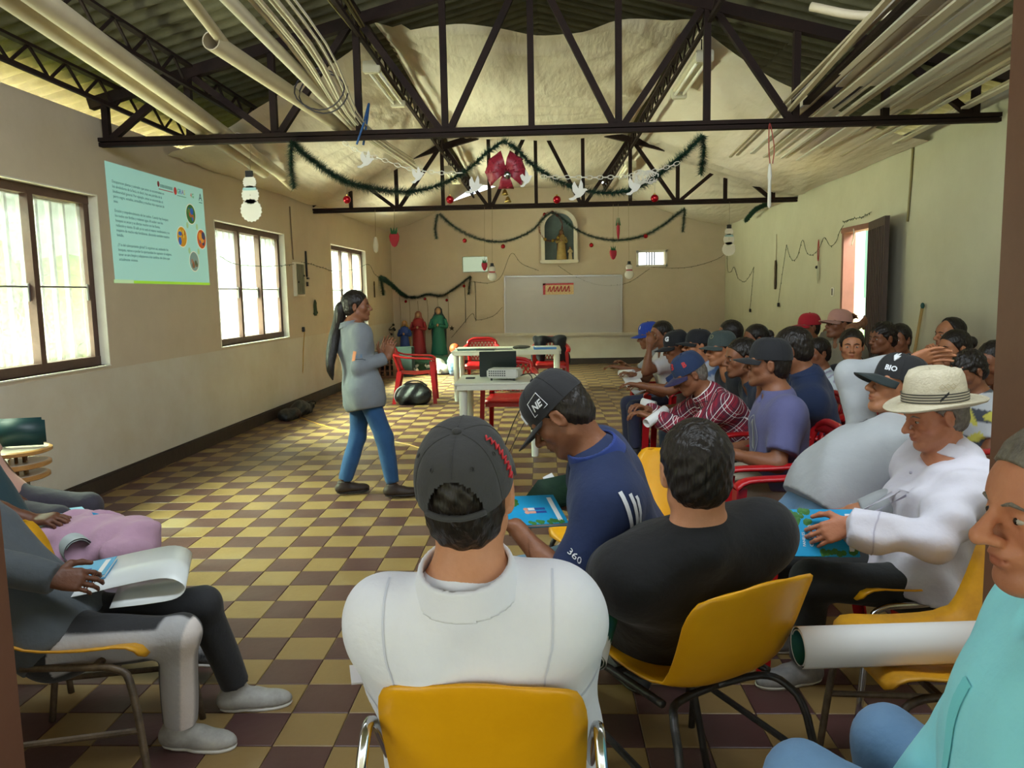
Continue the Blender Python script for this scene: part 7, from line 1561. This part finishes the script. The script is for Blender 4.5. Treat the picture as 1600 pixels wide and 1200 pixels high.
lights([(3.705, 13.850, 1.890), (3.708, 13.967, 1.525), (3.712, 14.086, 1.162)], 'string of small lights dropping to a little black plug'); lights([(3.657, 12.248, 1.297), (3.652, 12.064, 1.706), (3.646, 11.856, 2.153)], 'string of small lights rising beside the brown bark-like ornament')
lights([(3.646, 11.856, 2.153), (3.640, 11.677, 1.976), (3.635, 11.479, 1.903), (3.628, 11.267, 1.974), (3.623, 11.073, 2.167), (3.617, 10.887, 1.999), (3.610, 10.660, 1.937), (3.601, 10.350, 2.012), (3.596, 10.159, 2.138), (3.589, 9.933, 2.020), (3.583, 9.729, 2.054), (3.579, 9.605, 2.167), (3.576, 9.481, 2.232)], 'string of small lights looped along the wall up to the side door', 60)
for k, (p_, lb) in enumerate((((3.700, 14.041, 1.130), 'small black light plug beside the corner, lower'), ((3.646, 12.208, 1.258), 'small black light plug below the brown bark-like ornament'))): o_ = MB().box(p_, (.03, .05, .06), None, .006).build('light_plug', M_DK, loc=p_); props(o_, lb, 'plug')
for k, px in enumerate(range(9)):
    x0 = (-3.2, -3.0, -2.8, -2.62, -2.42, -2.2, -1.98, -1.62, -1.40)[k]; zt_, zb_ = (1.72, 1.5, 1.42, 1.4, 1.42, 1.5, 1.6, 1.75, 1.78)[k], (.84, .85, .86, .86, .85, .85, .86, .92, .95)[k]
    cable('hanging_thread', [(x0, 16.385, zt_), (x0 + .01, 16.385, (zt_ + zb_) / 2), (x0, 16.385, zb_)], .004 if k < 7 else .006, M_TAN if k < 7 else M_WIRE, ('thread of the corner hanging, first from the window wall', 'thread of the corner hanging, second from the window wall', 'thread of the corner hanging, third from the window wall', 'thread holding the dark pompom above the blue-robed statue', 'thread holding the dark pompom above the red-robed statue', 'thread holding the dark pompom left of the green-robed statue', 'thread holding the dark star above the green-robed statue', 'dark wire hanging below the bright little opening', 'dark wire hanging left of the whiteboard')[k], 'thread', 6)
for k, (p_, lb) in enumerate((((-2.637, 16.330, 0.837), 'dark pompom hanging above the blue-robed statue'), ((-2.380, 16.330, 0.819), 'dark pompom hanging above the red-robed statue'), ((-2.136, 16.330, 0.801), 'dark pompom hanging left of the green-robed statue'))): o_ = MB().ball((0, 0, 0), .036, 10).build('pompom', mat('dark_pompom', '#2e2a20', .9), smooth=True); o_.location = p_; props(o_, lb, 'pompom')
cut('dark_star', [(math.cos(a) * (1 if i % 2 == 0 else .45), math.sin(a) * (1 if i % 2 == 0 else .45)) for i, a in enumerate(np.linspace(.3, 2 * math.pi + .3, 11)[:-1])], (-1.906, 16.330, 0.810), (1, 0, 0), (0, 0, 1), .06, .01, mat('dark_pompom', '#2e2a20', .9), 'dark star ornament above the green-robed statue', 'ornament')
rr = random.Random(9); tw = thing('dried_branch', (-3.179, 15.900, 0.813), 0, 'dark dried branch ornament in the back left corner', 'ornament')
for k in range(7): a = rr.uniform(0, 6.28); e_ = A3(.2 * math.cos(a) * rr.uniform(.4, 1), 0, .14 * math.sin(a)); MB().tube([(0, 0, 0), tuple(e_)], .008, 5).build('twig', M_DK, tw); MB().ball(tuple(e_), .028, 8).build('pod', mat('dark_pompom', '#2e2a20', .9), tw, smooth=True)
# wall things on the door side: switch, broom, conduit
o_ = MB().box(tuple(wr_(9.83, 1.45, .008)), (.014, .07, .11), None, .003).build('switch_plate', M_REVEAL, loc=tuple(wr_(9.83, 1.42))); props(o_, 'white switch plate with a dark key beside the side door', 'switch'); MB().box((-.012, -.0, .03), (.012, .028, .085)).build('key', M_DK, o_)
br = thing('broom', (3.50, 7.55, 0), 0, 'wooden broom handle leaning against the door wall', 'broom'); MB().tube([(-.02, .08, .05), (.0, -.22, 1.30)], .013, 8).build('handle', mat('broom_wood', '#a3834a', .6), br, smooth=True); MB().ball((.0, -.225, 1.32), (.02, .02, .03), 8).build('cap', mat('cap_teal', '#1d4a44', .5), br, smooth=True); MB().box((-.02, .08, .06), (.06, .3, .12), None, .02).build('brush', M_BRN, br)
cable('conduit', [wr_(7.70, 2.82, .012), wr_(7.72, 2.5, .012), wr_(7.76, 2.12, .012)], .011, mat('conduit_tan', '#8d8058', .6), 'tan conduit running down the door wall above the open leaf', 'conduit', 8)
cable('door_ribbon', [wr_(9.1, 2.16, .04), wr_(9.05, 2.10, .05), wr_(9.1, 2.04, .04), wr_(9.12, 1.98, .045)], .006, M_PAPW, 'white twisted ribbon hanging in the side doorway', 'ribbon', 12)
lights([wr_(9.5, 2.27, .02), wr_(9.2, 2.28, .03), wr_(8.9, 2.27, .03), wr_(8.62, 2.30, .03)], 'tangled string of small lights along the lintel of the side door', 20, .05)
# barred little opening and bright little opening
wA = thing('window_4', (-1.395, YB + .1, 2.14), 0, 'bright little opening high on the end wall', None, None, 'structure'); MB().box((0, .09, -.165), (.56, .04, .03)).build('sill', M_REVEAL, wA); MB().box((0, .02, 0), (.53, .004, .325)).build('pane', M_GLASS, wA)
wB = thing('window_5', (2.29, YB, 2.18), 0, 'little opening with dark bars high on the end wall', None, None, 'structure')
for c_, d_ in (((0, -.01, .15), (.64, .03, .04)), ((0, -.01, -.15), (.64, .03, .04)), ((-.30, -.01, 0), (.04, .03, .34)), ((.30, -.01, 0), (.04, .03, .34))): MB().box(c_, d_).build('frame', M_REVEAL, wB)
for k in range(4): MB().box((-.10 + .055 * k, .08, 0), (.02, .02, .26)).build('bar', M_DK, wB)
# wreath around the niche statue
wr0 = thing('wreath', (.20, yb - .17, 2.86), 0, 'red and gold tinsel wreath hung in front of the niche', 'wreath'); P_ = np.array([(.24 * math.cos(a), 0, .29 * math.sin(a)) for a in np.linspace(0, 2 * math.pi, 40)])
for m_, sd, n_ in ((mat('tinsel_red', '#a01a22', .35, metal=.3), 3, 900), (mat('tinsel_gold', '#b08a3a', .3, metal=.6), 4, 420)): V_, F_ = needles(P_, 0, n_, '', None, (0, 0, 0), sd, .055); link('tinsel', fast_mesh('tinsel', V_ if m_.name == 'tinsel_red' else V_[:], np.zeros((0, 4), int), False, F_), m_, wr0)
for a in (.9, 1.4, 2.1, 4.2, 4.9, 5.4): MB().ball((.24 * math.cos(a), -.03, .29 * math.sin(a)), .035, 10).build('bauble', M_BALL if a < 3 else M_CAP_, wr0, smooth=True)
# nativity corner
def onfloor(x, y, z=0.): return (x, y, z)
statue((-2.78, 15.6, .30), .72, mat('robe_blue', '#1e3f8a', .6, n=(8, .5, '#16306a')), mat('mantle_yellow', '#a07a2a', .6), 'blue-robed statue with a golden headdress in the nativity corner', True)
statue((-2.52, 15.75, .32), .88, mat('robe_crimson', '#8e1a26', .6), mat('mantle_rose', '#a86a5c', .7), 'red-robed statue in the nativity corner', True); statue((-2.10, 15.7, .30), .98, mat('robe_green', '#1d6a58', .6), mat('mantle_dark', '#22303a', .7), 'green-robed statue in the nativity corner', True)
s_ = Sdf(); 
for p_, q_ in (((-2.4, 15.5, .1), (.65, .45, .22)), ((-2.0, 15.2, .08), (.5, .4, .16)), ((-2.75, 15.3, .1), (.3, .5, .25)), ((-2.3, 14.9, .04), (.55, .3, .09))): s_.ell(A3(*p_), A3(*q_), None, .15)
v_, q_ = sdf_mesh(s_, .035, 0, lambda F, X, Y, Z: np.maximum(folds(.02, 4, 9)(F, X, Y, Z), (.004 - Z).astype(np.float32))); o_ = link('green_cloth', fast_mesh('green_cloth', v_ - A3(-2.4, 15.3, 0), q_), mat('moss_cloth', '#1f3d2c', .95, n=(7, .8, '#2f5238'), b=(20, .4)), None, (-2.4, 15.3, 0)); props(o_, 'dark green cloth mounded over the nativity scene', 'cloth')
rr = random.Random(8)
for k in range(9):
    x_, y_ = rr.uniform(-2.6, -1.7), rr.uniform(14.55, 14.95); t = thing('sheep_figure', (x_, y_, .10 if y_ > 14.7 else .05), rr.uniform(0, 6), 'small white sheep figure on the green cloth', 'figurine', 'small sheep figures of the nativity scene'); MB().ball((0, 0, .05), (.06, .04, .04), 8).build('fleece', M_PAPW, t, smooth=True); MB().ball((.06, 0, .075), (.02, .018, .022), 8).build('head', M_PAPW, t, smooth=True)
    for a_, b_ in ((.03, .02), (.03, -.02), (-.03, .02), (-.03, -.02)): MB().bar((a_, b_, -.02), (a_, b_, .03), .012).build('leg', M_PAPW, t)
s_ = Sdf().ell((-2.0, 14.75, .18), (.16, .12, .12), rotm(0, .6, 0), .04).ell((-1.88, 14.7, .1), (.12, .1, .09), None, .05); v_, q_ = sdf_mesh(s_, .014, 0, folds(.01, 9, 25)); o_ = link('white_bundle', fast_mesh('white_bundle', v_ - A3(-1.95, 14.72, .1), q_), M_PAPW, None, (-1.95, 14.72, .1)); o_.name = 'plastic_bag'; props(o_, 'crumpled white bag leaning on the nativity cloth', 'bag')
s_ = Sdf().ell((-1.66, 14.5, .20), (.13, .12, .22), None, .04); v_, q_ = sdf_mesh(s_, .014, 0, folds(.01, 10, 22)); o_ = link('plastic_bag', fast_mesh('plastic_bag', v_ - A3(-1.66, 14.5, 0), q_), mat('bag_blue', '#3f78b4', .4, n=(6, .9, '#c9d3da')), None, (-1.66, 14.5, 0)); props(o_, 'blue and white plastic bag beside the nativity scene', 'bag')
o_ = MB().ball((0, 0, 0), .10, 14).build('orange_ball', mat('orange_plastic', '#c2532f', .5), loc=(0, 0, 0), smooth=True); o_.location = (-1.66, 14.6, .50); props(o_, 'orange-red round lantern on top of the blue bag', 'lantern')
bk_ = thing('lattice_block', (-2.96, 14.2, 0), .1, 'brown pierced clay block crate standing by the window wall', 'block'); M_CLAY = mat('clay_brown', '#6a4632', .8, n=(8, .6, '#4d3325'))
MB().box((.0, 0, .03), (.5, .2, .05)).build('rail', M_CLAY, bk_); MB().box((0, 0, .47), (.5, .2, .05)).build('rail', M_CLAY, bk_)
for k in range(6): MB().box((-.23 + .092 * k, 0, .25), (.03 if k < 5 else .07, .18, .42)).build('post', M_CLAY, bk_)
for k in range(3): MB().box((0, 0, .14 + .11 * k), (.5, .16, .025)).build('shelf_bar', M_CLAY, bk_)
tb_ = MB().box((0, 0, 0), (.34, .3, .55), None, .01).build('dark_box', mat('box_dark', '#20302c', .7)); tb_.name = 'storage_box'; tb_.location = (-2.62, 14.6, .275); props(tb_, 'dark box under the nativity cloth beside the clay block', 'box')
